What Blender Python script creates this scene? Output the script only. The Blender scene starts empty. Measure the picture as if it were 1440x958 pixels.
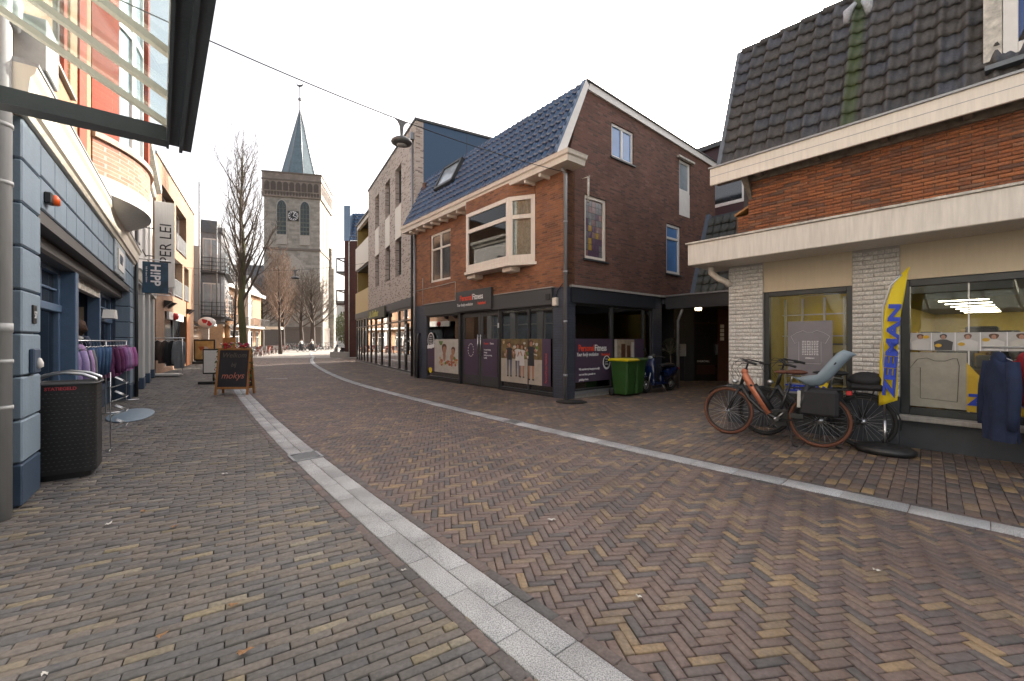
import bpy, math, random
import numpy as np
from mathutils import Matrix, Vector
PI = math.pi
random.seed(7)
S = bpy.context.scene
COL = S.collection

# ---------------- camera, sky, sun, exposure ----------------
cam_data = bpy.data.cameras.new('camera')
cam = bpy.data.objects.new('camera', cam_data)
COL.objects.link(cam)
cam_data.sensor_width = 36.0
cam_data.lens = 15.0
cam_data.clip_start = 0.05
cam_data.clip_end = 2000
cam.location = (0, 0, 1.55)
cam.rotation_euler = (math.radians(90), 0, 0)
S.camera = cam

SUN_EL = math.radians(26)
SUN_AZ = math.radians(35)            # clockwise from +Y
W = bpy.data.worlds.new('World')
S.world = W
W.use_nodes = True
nt = W.node_tree
for n in list(nt.nodes):
    nt.nodes.remove(n)
sky = nt.nodes.new('ShaderNodeTexSky')
sky.sky_type = 'NISHITA'
sky.sun_disc = False
sky.sun_elevation = SUN_EL
sky.sun_rotation = SUN_AZ
sky.air_density = 1.0
sky.dust_density = 6.0
sky.ozone_density = 1.0
bg = nt.nodes.new('ShaderNodeBackground')
bg.inputs[1].default_value = 0.15
hs = nt.nodes.new('ShaderNodeHueSaturation')
hs.inputs['Saturation'].default_value = 0.35
out = nt.nodes.new('ShaderNodeOutputWorld')
nt.links.new(sky.outputs[0], hs.inputs['Color'])
wb = nt.nodes.new('ShaderNodeVectorMath'); wb.operation = 'MULTIPLY'; wb.inputs[1].default_value = (1.05, 0.99, 0.955)
nt.links.new(hs.outputs[0], wb.inputs[0])
nt.links.new(wb.outputs[0], bg.inputs[0])
nt.links.new(bg.outputs[0], out.inputs[0])

sun_d = bpy.data.lights.new('sun', 'SUN')
sun_d.energy = 3.2
sun_d.angle = math.radians(0.5)
sun_d.color = (1.0, 0.93, 0.82)
sun = bpy.data.objects.new('sun', sun_d)
COL.objects.link(sun)
sd = Vector((math.sin(SUN_AZ) * math.cos(SUN_EL), math.cos(SUN_AZ) * math.cos(SUN_EL), math.sin(SUN_EL)))
sun.rotation_euler = sd.to_track_quat('Z', 'Y').to_euler()
sun.location = (20, 30, 40)

S.view_settings.view_transform = 'Standard'
S.view_settings.look = 'None'
S.view_settings.exposure = 1.66
S.view_settings.gamma = 1.0
S.cycles.max_bounces = 6
S.cycles.diffuse_bounces = 3
S.cycles.glossy_bounces = 3
S.cycles.transmission_bounces = 4
S.cycles.transparent_max_bounces = 12
S.cycles.caustics_reflective = False
S.cycles.caustics_refractive = False
S.cycles.sample_clamp_indirect = 5.0

# ---------------- helpers ----------------
def tag(o, label=None, cat=None, group=None, kind=None):
    if label: o['label'] = label
    if cat: o['category'] = cat
    if group: o['group'] = group
    if kind: o['kind'] = kind
    return o

def empty(name, loc=(0, 0, 0), rz=0.0, label=None, cat=None, group=None):
    o = bpy.data.objects.new(name, None)
    o.empty_display_size = 0.3
    o.location = loc
    o.rotation_euler = (0, 0, rz)
    COL.objects.link(o)
    return tag(o, label, cat, group)

def copy_tree(o, parent=None):
    c = o.copy()
    COL.objects.link(c)
    if parent is not None:
        c.parent = parent
    for ch in list(o.children):
        copy_tree(ch, c)
    return c

class G:
    """collects shapes, then links them as ONE mesh object"""
    def __init__(s):
        s.v = []; s.f = []; s.m = []; s.sm = []; s.cur = 0; s.T = None
    def add(s, vs, fs, smooth=False):
        b = len(s.v)
        if s.T is not None:
            vs = [tuple(s.T @ Vector(p)) for p in vs]
        s.v.extend([tuple(p) for p in vs])
        for f in fs:
            s.f.append(tuple(b + i for i in f)); s.m.append(s.cur); s.sm.append(smooth)
        return s
    def box(s, x0, x1, y0, y1, z0, z1):
        if x0 > x1: x0, x1 = x1, x0
        if y0 > y1: y0, y1 = y1, y0
        if z0 > z1: z0, z1 = z1, z0
        return s.add([(x0,y0,z0),(x1,y0,z0),(x1,y1,z0),(x0,y1,z0),(x0,y0,z1),(x1,y0,z1),(x1,y1,z1),(x0,y1,z1)],
              [(0,3,2,1),(4,5,6,7),(0,1,5,4),(1,2,6,5),(2,3,7,6),(3,0,4,7)])
    def cbox(s, x0, x1, y0, y1, z0, z1, b=0.01):
        """box with chamfered edges seen from outside"""
        if x0 > x1: x0, x1 = x1, x0
        if y0 > y1: y0, y1 = y1, y0
        if z0 > z1: z0, z1 = z1, z0
        vs = []
        for x, sx in ((x0, 1), (x1, -1)):
            for y, sy in ((y0, 1), (y1, -1)):
                for z, sz in ((z0, 1), (z1, -1)):
                    vs += [(x, y+sy*b, z+sz*b), (x+sx*b, y, z+sz*b), (x+sx*b, y+sy*b, z)]
        def I(i, j, k, a): return ((i*2+j)*2+k)*3+a
        fs = []
        for i in (0, 1):
            q = [I(i,0,0,0), I(i,1,0,0), I(i,1,1,0), I(i,0,1,0)]; fs.append(q if i else q[::-1])
            q = [I(0,i,0,1), I(0,i,1,1), I(1,i,1,1), I(1,i,0,1)]; fs.append(q if i else q[::-1])
            q = [I(0,0,i,2), I(1,0,i,2), I(1,1,i,2), I(0,1,i,2)]; fs.append(q if i else q[::-1])
        for i in (0, 1):
            for j in (0, 1):
                q = [I(i,j,0,0), I(i,j,1,0), I(i,j,1,1), I(i,j,0,1)]; fs.append(q if (i+j) % 2 else q[::-1])
                q = [I(i,0,j,0), I(i,0,j,2), I(i,1,j,2), I(i,1,j,0)]; fs.append(q if (i+j) % 2 else q[::-1])
                q = [I(0,i,j,1), I(1,i,j,1), I(1,i,j,2), I(0,i,j,2)]; fs.append(q if (i+j) % 2 else q[::-1])
                for k in (0, 1):
                    q = [I(i,j,k,0), I(i,j,k,1), I(i,j,k,2)]; fs.append(q if (i+j+k) % 2 else q[::-1])
        return s.add(vs, fs)
    def ext(s, pts, vec):
        """extrude a planar 3D polygon along vec"""
        n = len(pts); v = Vector(vec)
        a = [tuple(p) for p in pts]; b = [tuple(Vector(p) + v) for p in pts]
        return s.add(a + b, [tuple(range(n))[::-1], tuple(range(n, 2*n))] + [(i, (i+1) % n, n+(i+1) % n, n+i) for i in range(n)])
    def xz(s, pts, y0, y1): return s.ext([(a, y0, b) for a, b in pts], (0, y1-y0, 0))
    def yz(s, pts, x0, x1): return s.ext([(x0, a, b) for a, b in pts], (x1-x0, 0, 0))
    def xy(s, pts, z0, z1): return s.ext([(a, b, z0) for a, b in pts], (0, 0, z1-z0))
    def quad(s, *p): return s.add(p, [tuple(range(len(p)))])
    def tube(s, pts, r, n=8, closed=False, caps=True):
        pts = [Vector(p) for p in pts]; N = len(pts)
        rr = r if isinstance(r, (list, tuple)) else [r]*N
        vs = []; prev = None
        for i, p in enumerate(pts):
            if closed: t = pts[(i+1) % N] - pts[i-1]
            else: t = pts[min(i+1, N-1)] - pts[max(i-1, 0)]
            if t.length < 1e-9: t = Vector((0, 0, 1))
            t.normalize()
            if prev is None:
                a = Vector((0, 0, 1)) if abs(t.z) < 0.9 else Vector((1, 0, 0))
                u = t.cross(a).normalized()
            else:
                u = prev - t * prev.dot(t)
                u = u.normalized() if u.length > 1e-6 else t.orthogonal().normalized()
            prev = u; w = t.cross(u)
            for k in range(n):
                an = 2*PI*k/n
                vs.append(tuple(p + (u*math.cos(an) + w*math.sin(an))*rr[i]))
        fs = []
        for i in range(N if closed else N-1):
            j = (i+1) % N
            for k in range(n):
                fs.append((i*n+k, i*n+(k+1) % n, j*n+(k+1) % n, j*n+k))
        if caps and not closed:
            fs.append(tuple(range(n))[::-1]); fs.append(tuple((N-1)*n+k for k in range(n)))
        return s.add(vs, fs, True)
    def cyl(s, p0, p1, r0, r1=None, n=12): return s.tube([p0, p1], [r0, r0 if r1 is None else r1], n)
    def ring(s, c, R, r, axis='y', n=32, m=8):
        pts = []
        for i in range(n):
            a = 2*PI*i/n
            if axis == 'y': pts.append((c[0]+R*math.cos(a), c[1], c[2]+R*math.sin(a)))
            elif axis == 'x': pts.append((c[0], c[1]+R*math.cos(a), c[2]+R*math.sin(a)))
            else: pts.append((c[0]+R*math.cos(a), c[1]+R*math.sin(a), c[2]))
        return s.tube(pts, r, m, closed=True)
    def lathe(s, prof, c=(0, 0, 0), n=24, smooth=True):
        vs = []; fs = []
        for r, z in prof:
            for k in range(n):
                a = 2*PI*k/n
                vs.append((c[0]+r*math.cos(a), c[1]+r*math.sin(a), c[2]+z))
        for i in range(len(prof)-1):
            for k in range(n):
                fs.append((i*n+k, i*n+(k+1) % n, (i+1)*n+(k+1) % n, (i+1)*n+k))
        fs.append(tuple(range(n))[::-1]); fs.append(tuple((len(prof)-1)*n+k for k in range(n)))
        return s.add(vs, fs, smooth)
    def ball(s, c, r, n=14, m=9, warp=0.0):
        if not isinstance(r, (list, tuple)): r = (r, r, r)
        vs = []; fs = []
        for i in range(m+1):
            t = PI*i/m
            for k in range(n):
                a = 2*PI*k/n
                w = 1 + (random.uniform(-warp, warp) if warp else 0)
                vs.append((c[0]+r[0]*w*math.sin(t)*math.cos(a), c[1]+r[1]*w*math.sin(t)*math.sin(a), c[2]+r[2]*w*math.cos(t)))
        for i in range(m):
            for k in range(n):
                fs.append((i*n+k, (i+1)*n+k, (i+1)*n+(k+1) % n, i*n+(k+1) % n))
        return s.add(vs, fs, True)
    def wall(s, ax, u0, u1, z0, z1, c0, c1, holes=()):
        """wall slab along x or y with rectangular holes (u0,u1,z0,z1); c0 outer face, c1 inner"""
        us = sorted({u0, u1, *[min(max(h[i], u0), u1) for h in holes for i in (0, 1)]})
        zs = sorted({z0, z1, *[min(max(h[i], z0), z1) for h in holes for i in (2, 3)]})
        P = (lambda u, c, z: (u, c, z)) if ax == 'x' else (lambda u, c, z: (c, u, z))
        for i in range(len(us)-1):
            for k in range(len(zs)-1):
                um = (us[i]+us[i+1])/2; zm = (zs[k]+zs[k+1])/2
                if any(h[0] < um < h[1] and h[2] < zm < h[3] for h in holes): continue
                for c in (c0, c1):
                    s.quad(P(us[i], c, zs[k]), P(us[i+1], c, zs[k]), P(us[i+1], c, zs[k+1]), P(us[i], c, zs[k+1]))
        rects = [(u0, u1, z0, z1)] + list(holes)
        for a, b, e, f in rects:
            s.quad(P(a, c0, e), P(a, c1, e), P(a, c1, f), P(a, c0, f))
            s.quad(P(b, c0, e), P(b, c1, e), P(b, c1, f), P(b, c0, f))
            s.quad(P(a, c0, e), P(b, c0, e), P(b, c1, e), P(a, c1, e))
            s.quad(P(a, c0, f), P(b, c0, f), P(b, c1, f), P(a, c1, f))
        return s
    def build(s, name, mats, parent=None, label=None, loc=None, rot=None):
        me = bpy.data.meshes.new(name)
        me.from_pydata(s.v, [], s.f)
        if not isinstance(mats, (list, tuple)): mats = [mats]
        for m in mats: me.materials.append(m)
        me.polygons.foreach_set('material_index', s.m)
        me.polygons.foreach_set('use_smooth', s.sm)
        me.update()
        o = bpy.data.objects.new(name, me)
        COL.objects.link(o)
        if parent is not None: o.parent = parent
        if loc is not None: o.location = loc
        if rot is not None: o.rotation_euler = rot
        if label: o['label'] = label
        return o

def text(s, size, mat, parent, loc, rot, name='lettering', align='LEFT', bold=0.0, shear=0.0, sx=1.0, space=1.0, ext=0.002):
    cu = bpy.data.curves.new(name, 'FONT')
    cu.body = s; cu.size = size; cu.align_x = align; cu.shear = shear
    cu.offset = bold; cu.extrude = ext; cu.space_character = space; cu.resolution_u = 3
    tmp = bpy.data.objects.new(name, cu)
    COL.objects.link(tmp)
    bpy.context.view_layer.update()
    me = bpy.data.meshes.new_from_object(tmp.evaluated_get(bpy.context.evaluated_depsgraph_get()))
    bpy.data.objects.remove(tmp)
    bpy.data.curves.remove(cu)
    me.name = name
    me.materials.clear(); me.materials.append(mat)
    o = bpy.data.objects.new(name, me)
    COL.objects.link(o)
    if parent is not None: o.parent = parent
    o.location = loc; o.rotation_euler = rot; o.scale = (sx, 1, 1)
    return o
def text_end(o):
    return max(v.co.x for v in o.data.vertices)*o.scale.x
FRONT = (PI/2, 0, 0)            # text facing -y
SIDE = (PI/2, 0, PI/2)          # text facing +x

# ---------------- materials ----------------
MATS = {}
def newmat(name):
    m = bpy.data.materials.new(name); m.use_nodes = True
    t = m.node_tree; b = t.nodes['Principled BSDF']
    MATS[name] = m
    return m, t, b
def N(t, typ, **kw):
    n = t.nodes.new(typ)
    for k, v in kw.items(): setattr(n, k, v)
    return n
def col4(c): return (c[0], c[1], c[2], 1.0)
def mat(name, c, rough=0.6, metal=0.0, var=0.18, vs=6.0, bump=0.15, bs=60.0, spec=None, streak=False, emit=None, es=0.0, coat=0.0, dist=0.01):
    """plain surface with soft tonal variation, grime and fine bump"""
    m, t, b = newmat(name)
    co = N(t, 'ShaderNodeTexCoord')
    L = t.links.new
    n1 = N(t, 'ShaderNodeTexNoise'); n1.inputs['Scale'].default_value = vs; n1.inputs['Detail'].default_value = 6; n1.inputs['Roughness'].default_value = 0.65
    if streak:
        mp = N(t, 'ShaderNodeMapping'); mp.inputs['Scale'].default_value = (4, 4, 0.35)
        L(co.outputs['Object'], mp.inputs[0]); L(mp.outputs[0], n1.inputs['Vector'])
    else:
        L(co.outputs['Object'], n1.inputs['Vector'])
    r = N(t, 'ShaderNodeValToRGB')
    r.color_ramp.elements[0].position = 0.3; r.color_ramp.elements[1].position = 0.72
    r.color_ramp.elements[0].color = col4([x*(1-var) for x in c]); r.color_ramp.elements[1].color = col4([min(1, x*(1+var*0.6)) for x in c])
    L(n1.outputs['Fac'], r.inputs[0]); L(r.outputs[0], b.inputs['Base Color'])
    b.inputs['Metallic'].default_value = metal
    mr = N(t, 'ShaderNodeMapRange'); mr.inputs['To Min'].default_value = max(0.02, rough-0.1); mr.inputs['To Max'].default_value = min(1, rough+0.1)
    L(n1.outputs['Fac'], mr.inputs['Value']); L(mr.outputs[0], b.inputs['Roughness'])
    if bump:
        n2 = N(t, 'ShaderNodeTexNoise'); n2.inputs['Scale'].default_value = bs; n2.inputs['Detail'].default_value = 3
        L(co.outputs['Object'], n2.inputs['Vector'])
        bp = N(t, 'ShaderNodeBump'); bp.inputs['Strength'].default_value = bump; bp.inputs['Distance'].default_value = dist
        L(n2.outputs['Fac'], bp.inputs['Height']); L(bp.outputs[0], b.inputs['Normal'])
    if spec is not None: b.inputs['Specular IOR Level'].default_value = spec
    if coat: b.inputs['Coat Weight'].default_value = coat; b.inputs['Coat Roughness'].default_value = 0.08
    if emit: b.inputs['Emission Color'].default_value = col4(emit); b.inputs['Emission Strength'].default_value = es
    return m

def brick(name, cols, mortar, bw=0.21, bh=0.06, mort=0.01, rough=0.85, bump=0.6, big=0.35, squash=False, tint=None):
    """masonry in the object's own x+y / z frame; cols = list of brick colours"""
    m, t, b = newmat(name); L = t.links.new
    co = N(t, 'ShaderNodeTexCoord'); sp = N(t, 'ShaderNodeSeparateXYZ'); L(co.outputs['Object'], sp.inputs[0])
    ad = N(t, 'ShaderNodeMath', operation='ADD'); L(sp.outputs[0], ad.inputs[0]); L(sp.outputs[1], ad.inputs[1])
    cb = N(t, 'ShaderNodeCombineXYZ'); L(ad.outputs[0], cb.inputs[0]); L(sp.outputs[2], cb.inputs[1])
    # slightly wavy courses
    nz = N(t, 'ShaderNodeTexNoise'); nz.inputs['Scale'].default_value = 3; L(cb.outputs[0], nz.inputs['Vector'])
    vm = N(t, 'ShaderNodeVectorMath', operation='SCALE'); vm.inputs['Scale'].default_value = 0.006; L(nz.outputs['Color'], vm.inputs[0])
    va = N(t, 'ShaderNodeVectorMath', operation='ADD'); L(cb.outputs[0], va.inputs[0]); L(vm.outputs[0], va.inputs[1])
    bt = N(t, 'ShaderNodeTexBrick'); L(va.outputs[0], bt.inputs['Vector'])
    bt.inputs['Scale'].default_value = 1.0; bt.inputs['Brick Width'].default_value = bw; bt.inputs['Row Height'].default_value = bh
    bt.inputs['Mortar Size'].default_value = mort/2; bt.inputs['Mortar Smooth'].default_value = 0.25; bt.inputs['Bias'].default_value = 0.0
    bt.inputs['Color1'].default_value = (0, 0, 0, 1); bt.inputs['Color2'].default_value = (1, 1, 1, 1); bt.inputs['Mortar'].default_value = (0.5, 0.5, 0.5, 1)
    ramp = N(t, 'ShaderNodeValToRGB'); cr = ramp.color_ramp
    k = len(cols)
    cr.elements[0].position = 0.0; cr.elements[0].color = col4(cols[0]); cr.elements[1].position = 1.0; cr.elements[1].color = col4(cols[-1])
    for i in range(1, k-1):
        e = cr.elements.new(i/(k-1)); e.color = col4(cols[i])
    L(bt.outputs['Color'], ramp.inputs[0])
    n1 = N(t, 'ShaderNodeTexNoise'); n1.inputs['Scale'].default_value = 0.9; n1.inputs['Detail'].default_value = 8; n1.inputs['Roughness'].default_value = 0.7
    L(co.outputs['Object'], n1.inputs['Vector'])
    mr = N(t, 'ShaderNodeMapRange'); mr.inputs['From Min'].default_value = 0.3; mr.inputs['From Max'].default_value = 0.7
    mr.inputs['To Min'].default_value = 1-big; mr.inputs['To Max'].default_value = 1+big*0.4; L(n1.outputs['Fac'], mr.inputs['Value'])
    n3 = N(t, 'ShaderNodeTexNoise'); n3.inputs['Scale'].default_value = 38; n3.inputs['Detail'].default_value = 4; L(co.outputs['Object'], n3.inputs['Vector'])
    mr3 = N(t, 'ShaderNodeMapRange'); mr3.inputs['To Min'].default_value = 0.65; mr3.inputs['To Max'].default_value = 1.35; L(n3.outputs['Fac'], mr3.inputs['Value'])
    mm = N(t, 'ShaderNodeMath', operation='MULTIPLY'); L(mr.outputs[0], mm.inputs[0]); L(mr3.outputs[0], mm.inputs[1])
    mx = N(t, 'ShaderNodeMix', data_type='RGBA'); L(bt.outputs['Fac'], mx.inputs[0]); L(ramp.outputs[0], mx.inputs[6]); mx.inputs[7].default_value = col4(mortar)
    sc = N(t, 'ShaderNodeVectorMath', operation='SCALE'); L(mx.outputs[2], sc.inputs[0]); L(mm.outputs[0], sc.inputs['Scale'])
    L(sc.outputs[0], b.inputs['Base Color']); b.inputs['Roughness'].default_value = rough
    inv = N(t, 'ShaderNodeMath', operation='MULTIPLY_ADD'); inv.inputs[1].default_value = -1.0; inv.inputs[2].default_value = 1.0; L(bt.outputs['Fac'], inv.inputs[0])
    a2 = N(t, 'ShaderNodeMath', operation='MULTIPLY_ADD'); a2.inputs[1].default_value = 0.5; L(n3.outputs['Fac'], a2.inputs[0]); L(inv.outputs[0], a2.inputs[2])
    bp = N(t, 'ShaderNodeBump'); bp.inputs['Strength'].default_value = bump; bp.inputs['Distance'].default_value = 0.008
    L(a2.outputs[0], bp.inputs['Height']); L(bp.outputs[0], b.inputs['Normal'])
    return m

def tinted(name, stops, rough=0.8, nscale=45, bump=0.4, dirt=0.3, spec=0.5, gum=False):
    """per-piece colour picked by the 'tint' attribute (bricks, slabs, tiles)"""
    m, t, b = newmat(name); L = t.links.new
    at = N(t, 'ShaderNodeAttribute', attribute_name='tint')
    ramp = N(t, 'ShaderNodeValToRGB'); cr = ramp.color_ramp
    cr.elements[0].position = stops[0][0]; cr.elements[0].color = col4(stops[0][1])
    cr.elements[1].position = stops[-1][0]; cr.elements[1].color = col4(stops[-1][1])
    for p, c in stops[1:-1]:
        e = cr.elements.new(p); e.color = col4(c)
    L(at.outputs['Fac'], ramp.inputs[0])
    co = N(t, 'ShaderNodeTexCoord')
    n1 = N(t, 'ShaderNodeTexNoise'); n1.inputs['Scale'].default_value = nscale; n1.inputs['Detail'].default_value = 5; L(co.outputs['Object'], n1.inputs['Vector'])
    n2 = N(t, 'ShaderNodeTexNoise'); n2.inputs['Scale'].default_value = 0.8; n2.inputs['Detail'].default_value = 7; n2.inputs['Roughness'].default_value = 0.7; L(co.outputs['Object'], n2.inputs['Vector'])
    n4 = N(t, 'ShaderNodeTexNoise'); n4.inputs['Scale'].default_value = 9; n4.inputs['Detail'].default_value = 4; L(co.outputs['Object'], n4.inputs['Vector'])
    a = N(t, 'ShaderNodeMapRange'); a.inputs['From Min'].default_value = 0.3; a.inputs['From Max'].default_value = 0.7; a.inputs['To Min'].default_value = 0.72; a.inputs['To Max'].default_value = 1.25; L(n1.outputs['Fac'], a.inputs['Value'])
    c = N(t, 'ShaderNodeMapRange'); c.inputs['From Min'].default_value = 0.3; c.inputs['From Max'].default_value = 0.7; c.inputs['To Min'].default_value = 1-dirt; c.inputs['To Max'].default_value = 1+dirt*0.6; L(n2.outputs['Fac'], c.inputs['Value'])
    mm = N(t, 'ShaderNodeMath', operation='MULTIPLY'); L(a.outputs[0], mm.inputs[0]); L(c.outputs[0], mm.inputs[1])
    sc = N(t, 'ShaderNodeVectorMath', operation='SCALE'); L(ramp.outputs[0], sc.inputs[0]); L(mm.outputs[0], sc.inputs['Scale'])
    # dusty film in patches
    mx = N(t, 'ShaderNodeMix', data_type='RGBA'); mx.inputs[7].default_value = (0.17, 0.155, 0.14, 1)
    f = N(t, 'ShaderNodeMapRange'); f.inputs['From Min'].default_value = 0.45; f.inputs['From Max'].default_value = 0.8; f.inputs['To Max'].default_value = dirt; L(n4.outputs['Fac'], f.inputs['Value'])
    L(f.outputs[0], mx.inputs[0]); L(sc.outputs[0], mx.inputs[6]); L(mx.outputs[2], b.inputs['Base Color'])
    r = N(t, 'ShaderNodeMapRange'); r.inputs['To Min'].default_value = max(0.05, rough-0.15); r.inputs['To Max'].default_value = min(1, rough+0.15); L(n4.outputs['Fac'], r.inputs['Value']); L(r.outputs[0], b.inputs['Roughness'])
    if gum:      # trodden gum and paint spots
        vo = N(t, 'ShaderNodeTexVoronoi'); vo.inputs['Scale'].default_value = 1.6; L(co.outputs['Object'], vo.inputs['Vector'])
        lt = N(t, 'ShaderNodeMath', operation='LESS_THAN'); lt.inputs[1].default_value = 0.028; L(vo.outputs['Distance'], lt.inputs[0])
        m5 = N(t, 'ShaderNodeMix', data_type='RGBA'); m5.inputs[7].default_value = (.24, .23, .22, 1); L(lt.outputs[0], m5.inputs[0]); L(mx.outputs[2], m5.inputs[6]); L(m5.outputs[2], b.inputs['Base Color'])
    b.inputs['Specular IOR Level'].default_value = spec
    bp = N(t, 'ShaderNodeBump'); bp.inputs['Strength'].default_value = bump; bp.inputs['Distance'].default_value = 0.003
    L(n1.outputs['Fac'], bp.inputs['Height']); L(bp.outputs[0], b.inputs['Normal'])
    return m

def glass(name, tint=(0.85, 0.9, 0.9), boost=1.0, wav=0.0):
    m, t, b = newmat(name); t.nodes.remove(b); L = t.links.new
    o = t.nodes['Material Output']
    tr = N(t, 'ShaderNodeBsdfTransparent'); tr.inputs[0].default_value = col4(tint)
    gl = N(t, 'ShaderNodeBsdfGlossy'); gl.inputs['Roughness'].default_value = 0.0
    fr = N(t, 'ShaderNodeFresnel'); fr.inputs['IOR'].default_value = 1.5
    mu = N(t, 'ShaderNodeMath', operation='MULTIPLY', use_clamp=True); mu.inputs[1].default_value = boost; L(fr.outputs[0], mu.inputs[0])
    mx = N(t, 'ShaderNodeMixShader'); L(mu.outputs[0], mx.inputs[0]); L(tr.outputs[0], mx.inputs[1]); L(gl.outputs[0], mx.inputs[2])
    L(mx.outputs[0], o.inputs['Surface'])
    co = N(t, 'ShaderNodeTexCoord'); n1 = N(t, 'ShaderNodeTexNoise'); n1.inputs['Scale'].default_value = 0.9; L(co.outputs['Object'], n1.inputs['Vector'])
    bp = N(t, 'ShaderNodeBump'); bp.inputs['Strength'].default_value = 0.15; bp.inputs['Distance'].default_value = 0.01+wav
    L(n1.outputs['Fac'], bp.inputs['Height']); L(bp.outputs[0], gl.inputs['Normal']); L(bp.outputs[0], fr.inputs['Normal'])
    return m

def emitm(name, c, s):
    m, t, b = newmat(name)
    b.inputs['Base Color'].default_value = col4(c)
    b.inputs['Emission Color'].default_value = col4(c); b.inputs['Emission Strength'].default_value = s
    return m

# paint, plaster and metal
white = mat('white_paint', (0.72, 0.70, 0.66), 0.45, var=0.08, bump=0.05)
cream = mat('cream_paint', (0.78, 0.71, 0.61), 0.5, var=0.1, bump=0.05, streak=True)
cream2 = mat('cream_panel', (0.66, 0.60, 0.50), 0.5, var=0.06, bump=0.03, streak=True)
oldwhite = mat('weathered_white_paint', (0.6, 0.57, 0.5), 0.7, var=0.5, vs=9, bump=0.4, bs=30)
plaster_w = mat('white_plaster', (0.66, 0.65, 0.62), 0.85, var=0.1, bump=0.2, streak=True)
plaster_g = mat('light_grey_plaster', (0.5, 0.5, 0.48), 0.8, var=0.1, streak=True)
bluegrey = mat('blue_grey_painted_stone', (0.20, 0.265, 0.325), 0.6, var=0.14, vs=3, bump=0.35, bs=25, streak=True)
bluedark = mat('dark_blue_paint', (0.045, 0.075, 0.12), 0.5, var=0.15)
bluemid = mat('mid_blue_paint', (0.09, 0.15, 0.24), 0.4, var=0.12)
anthra = mat('anthracite_metal', (0.045, 0.05, 0.055), 0.45, var=0.12)
anthra2 = mat('anthracite_panel', (0.06, 0.063, 0.065), 0.55, var=0.1)
black = mat('black_plastic', (0.016, 0.017, 0.018), 0.45, var=0.2)
rubber = mat('black_rubber', (0.02, 0.02, 0.02), 0.8, var=0.2)
blackmetal = mat('black_frame_metal', (0.02, 0.021, 0.022), 0.35, var=0.1, bump=0.0)
steel = mat('brushed_steel', (0.55, 0.56, 0.57), 0.3, 1.0, var=0.1, bump=0.0)
zinc = mat('grey_zinc', (0.30, 0.31, 0.32), 0.5, 0.6, var=0.15, streak=True)
pvc = mat('grey_pvc_pipe', (0.36, 0.37, 0.37), 0.5, var=0.1, streak=True, bump=0.05)
stone = mat('granite_sill', (0.3, 0.29, 0.27), 0.8, var=0.2)
wood_o = mat('orange_wood', (0.42, 0.2, 0.065), 0.5, var=0.25, vs=12, streak=True)
wood_d = mat('dark_brown_wood', (0.045, 0.02, 0.012), 0.45, var=0.3, streak=True)
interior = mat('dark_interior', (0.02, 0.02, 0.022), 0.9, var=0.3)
interior_g = mat('grey_interior', (0.12, 0.12, 0.12), 0.9, var=0.2)
bluepanel = mat('blue_metal_cladding', (0.035, 0.08, 0.15), 0.5, 0.0, var=0.08, streak=True, bump=0.02)
concrete = mat('concrete', (0.36, 0.34, 0.31), 0.85, var=0.2, streak=True)
glassc = glass('clear_glass', (0.82, 0.86, 0.85), 1.3)
glassm = glass('mirroring_glass', (0.7, 0.74, 0.74), 4.0)
glassr = glass('canopy_glass', (0.86, 0.93, 0.93), 0.3)
darkglass = mat('dark_window_glass', (0.025, 0.03, 0.035), 0.08, var=0.5, vs=0.8, bump=0.05, bs=1.2, spec=1.0)
blueglass = mat('sky_blue_window_glass', (0.10, 0.24, 0.5), 0.1, var=0.2, vs=0.8, bump=0.03, bs=1.2, spec=1.0)
paleglass = mat('pale_window_glass', (0.32, 0.38, 0.42), 0.1, var=0.35, vs=1.2, bump=0.03, bs=1.2, spec=1.0)
curtain = mat('net_curtain', (0.4, 0.4, 0.38), 0.9, var=0.4, vs=14)
red = mat('red_paint', (0.5, 0.02, 0.02), 0.5, var=0.05)
orange_red = mat('orange_red_lettering', (0.75, 0.07, 0.03), 0.5, var=0.0, bump=0)
white_l = mat('white_lettering', (0.8, 0.8, 0.8), 0.5, var=0.0, bump=0)
blue_l = mat('blue_lettering', (0.01, 0.045, 0.42), 0.5, var=0.0, bump=0)
black_l = mat('black_lettering', (0.02, 0.02, 0.02), 0.5, var=0.0, bump=0)
purple = mat('purple_window_film', (0.075, 0.05, 0.085), 0.35, var=0.1, vs=1.5, bump=0)
yellow = mat('yellow_fabric', (0.75, 0.58, 0.015), 0.7, var=0.12, vs=3, bump=0.2, bs=8)

br_dark = brick('dark_red_brick', [(0.085,0.045,0.036),(0.135,0.056,0.038),(0.175,0.075,0.05),(0.155,0.062,0.04),(0.2,0.095,0.066)], (0.11,0.09,0.075), 0.21, 0.058, 0.011)
br_orange = brick('orange_red_brick', [(0.17,0.075,0.042),(0.28,0.11,0.05),(0.37,0.15,0.065),(0.31,0.125,0.055),(0.24,0.105,0.065)], (0.21,0.165,0.125), 0.21, 0.058, 0.011)
br_buff = brick('buff_grey_brick', [(0.13,0.09,0.07),(0.45,0.37,0.31),(0.50,0.425,0.36),(0.54,0.465,0.40),(0.46,0.385,0.325)], (0.5,0.45,0.4), 0.21, 0.05, 0.008, big=0.12)
br_red = brick('bright_red_brick', [(0.24,0.04,0.02),(0.32,0.055,0.024),(0.27,0.045,0.02)], (0.22,0.07,0.04), 0.21, 0.07, 0.008, big=0.2)
br_yel = brick('sandy_orange_brick', [(0.28,0.15,0.08),(0.36,0.20,0.105),(0.31,0.175,0.095)], (0.38,0.28,0.2), 0.21, 0.07, 0.01, big=0.15)
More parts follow.
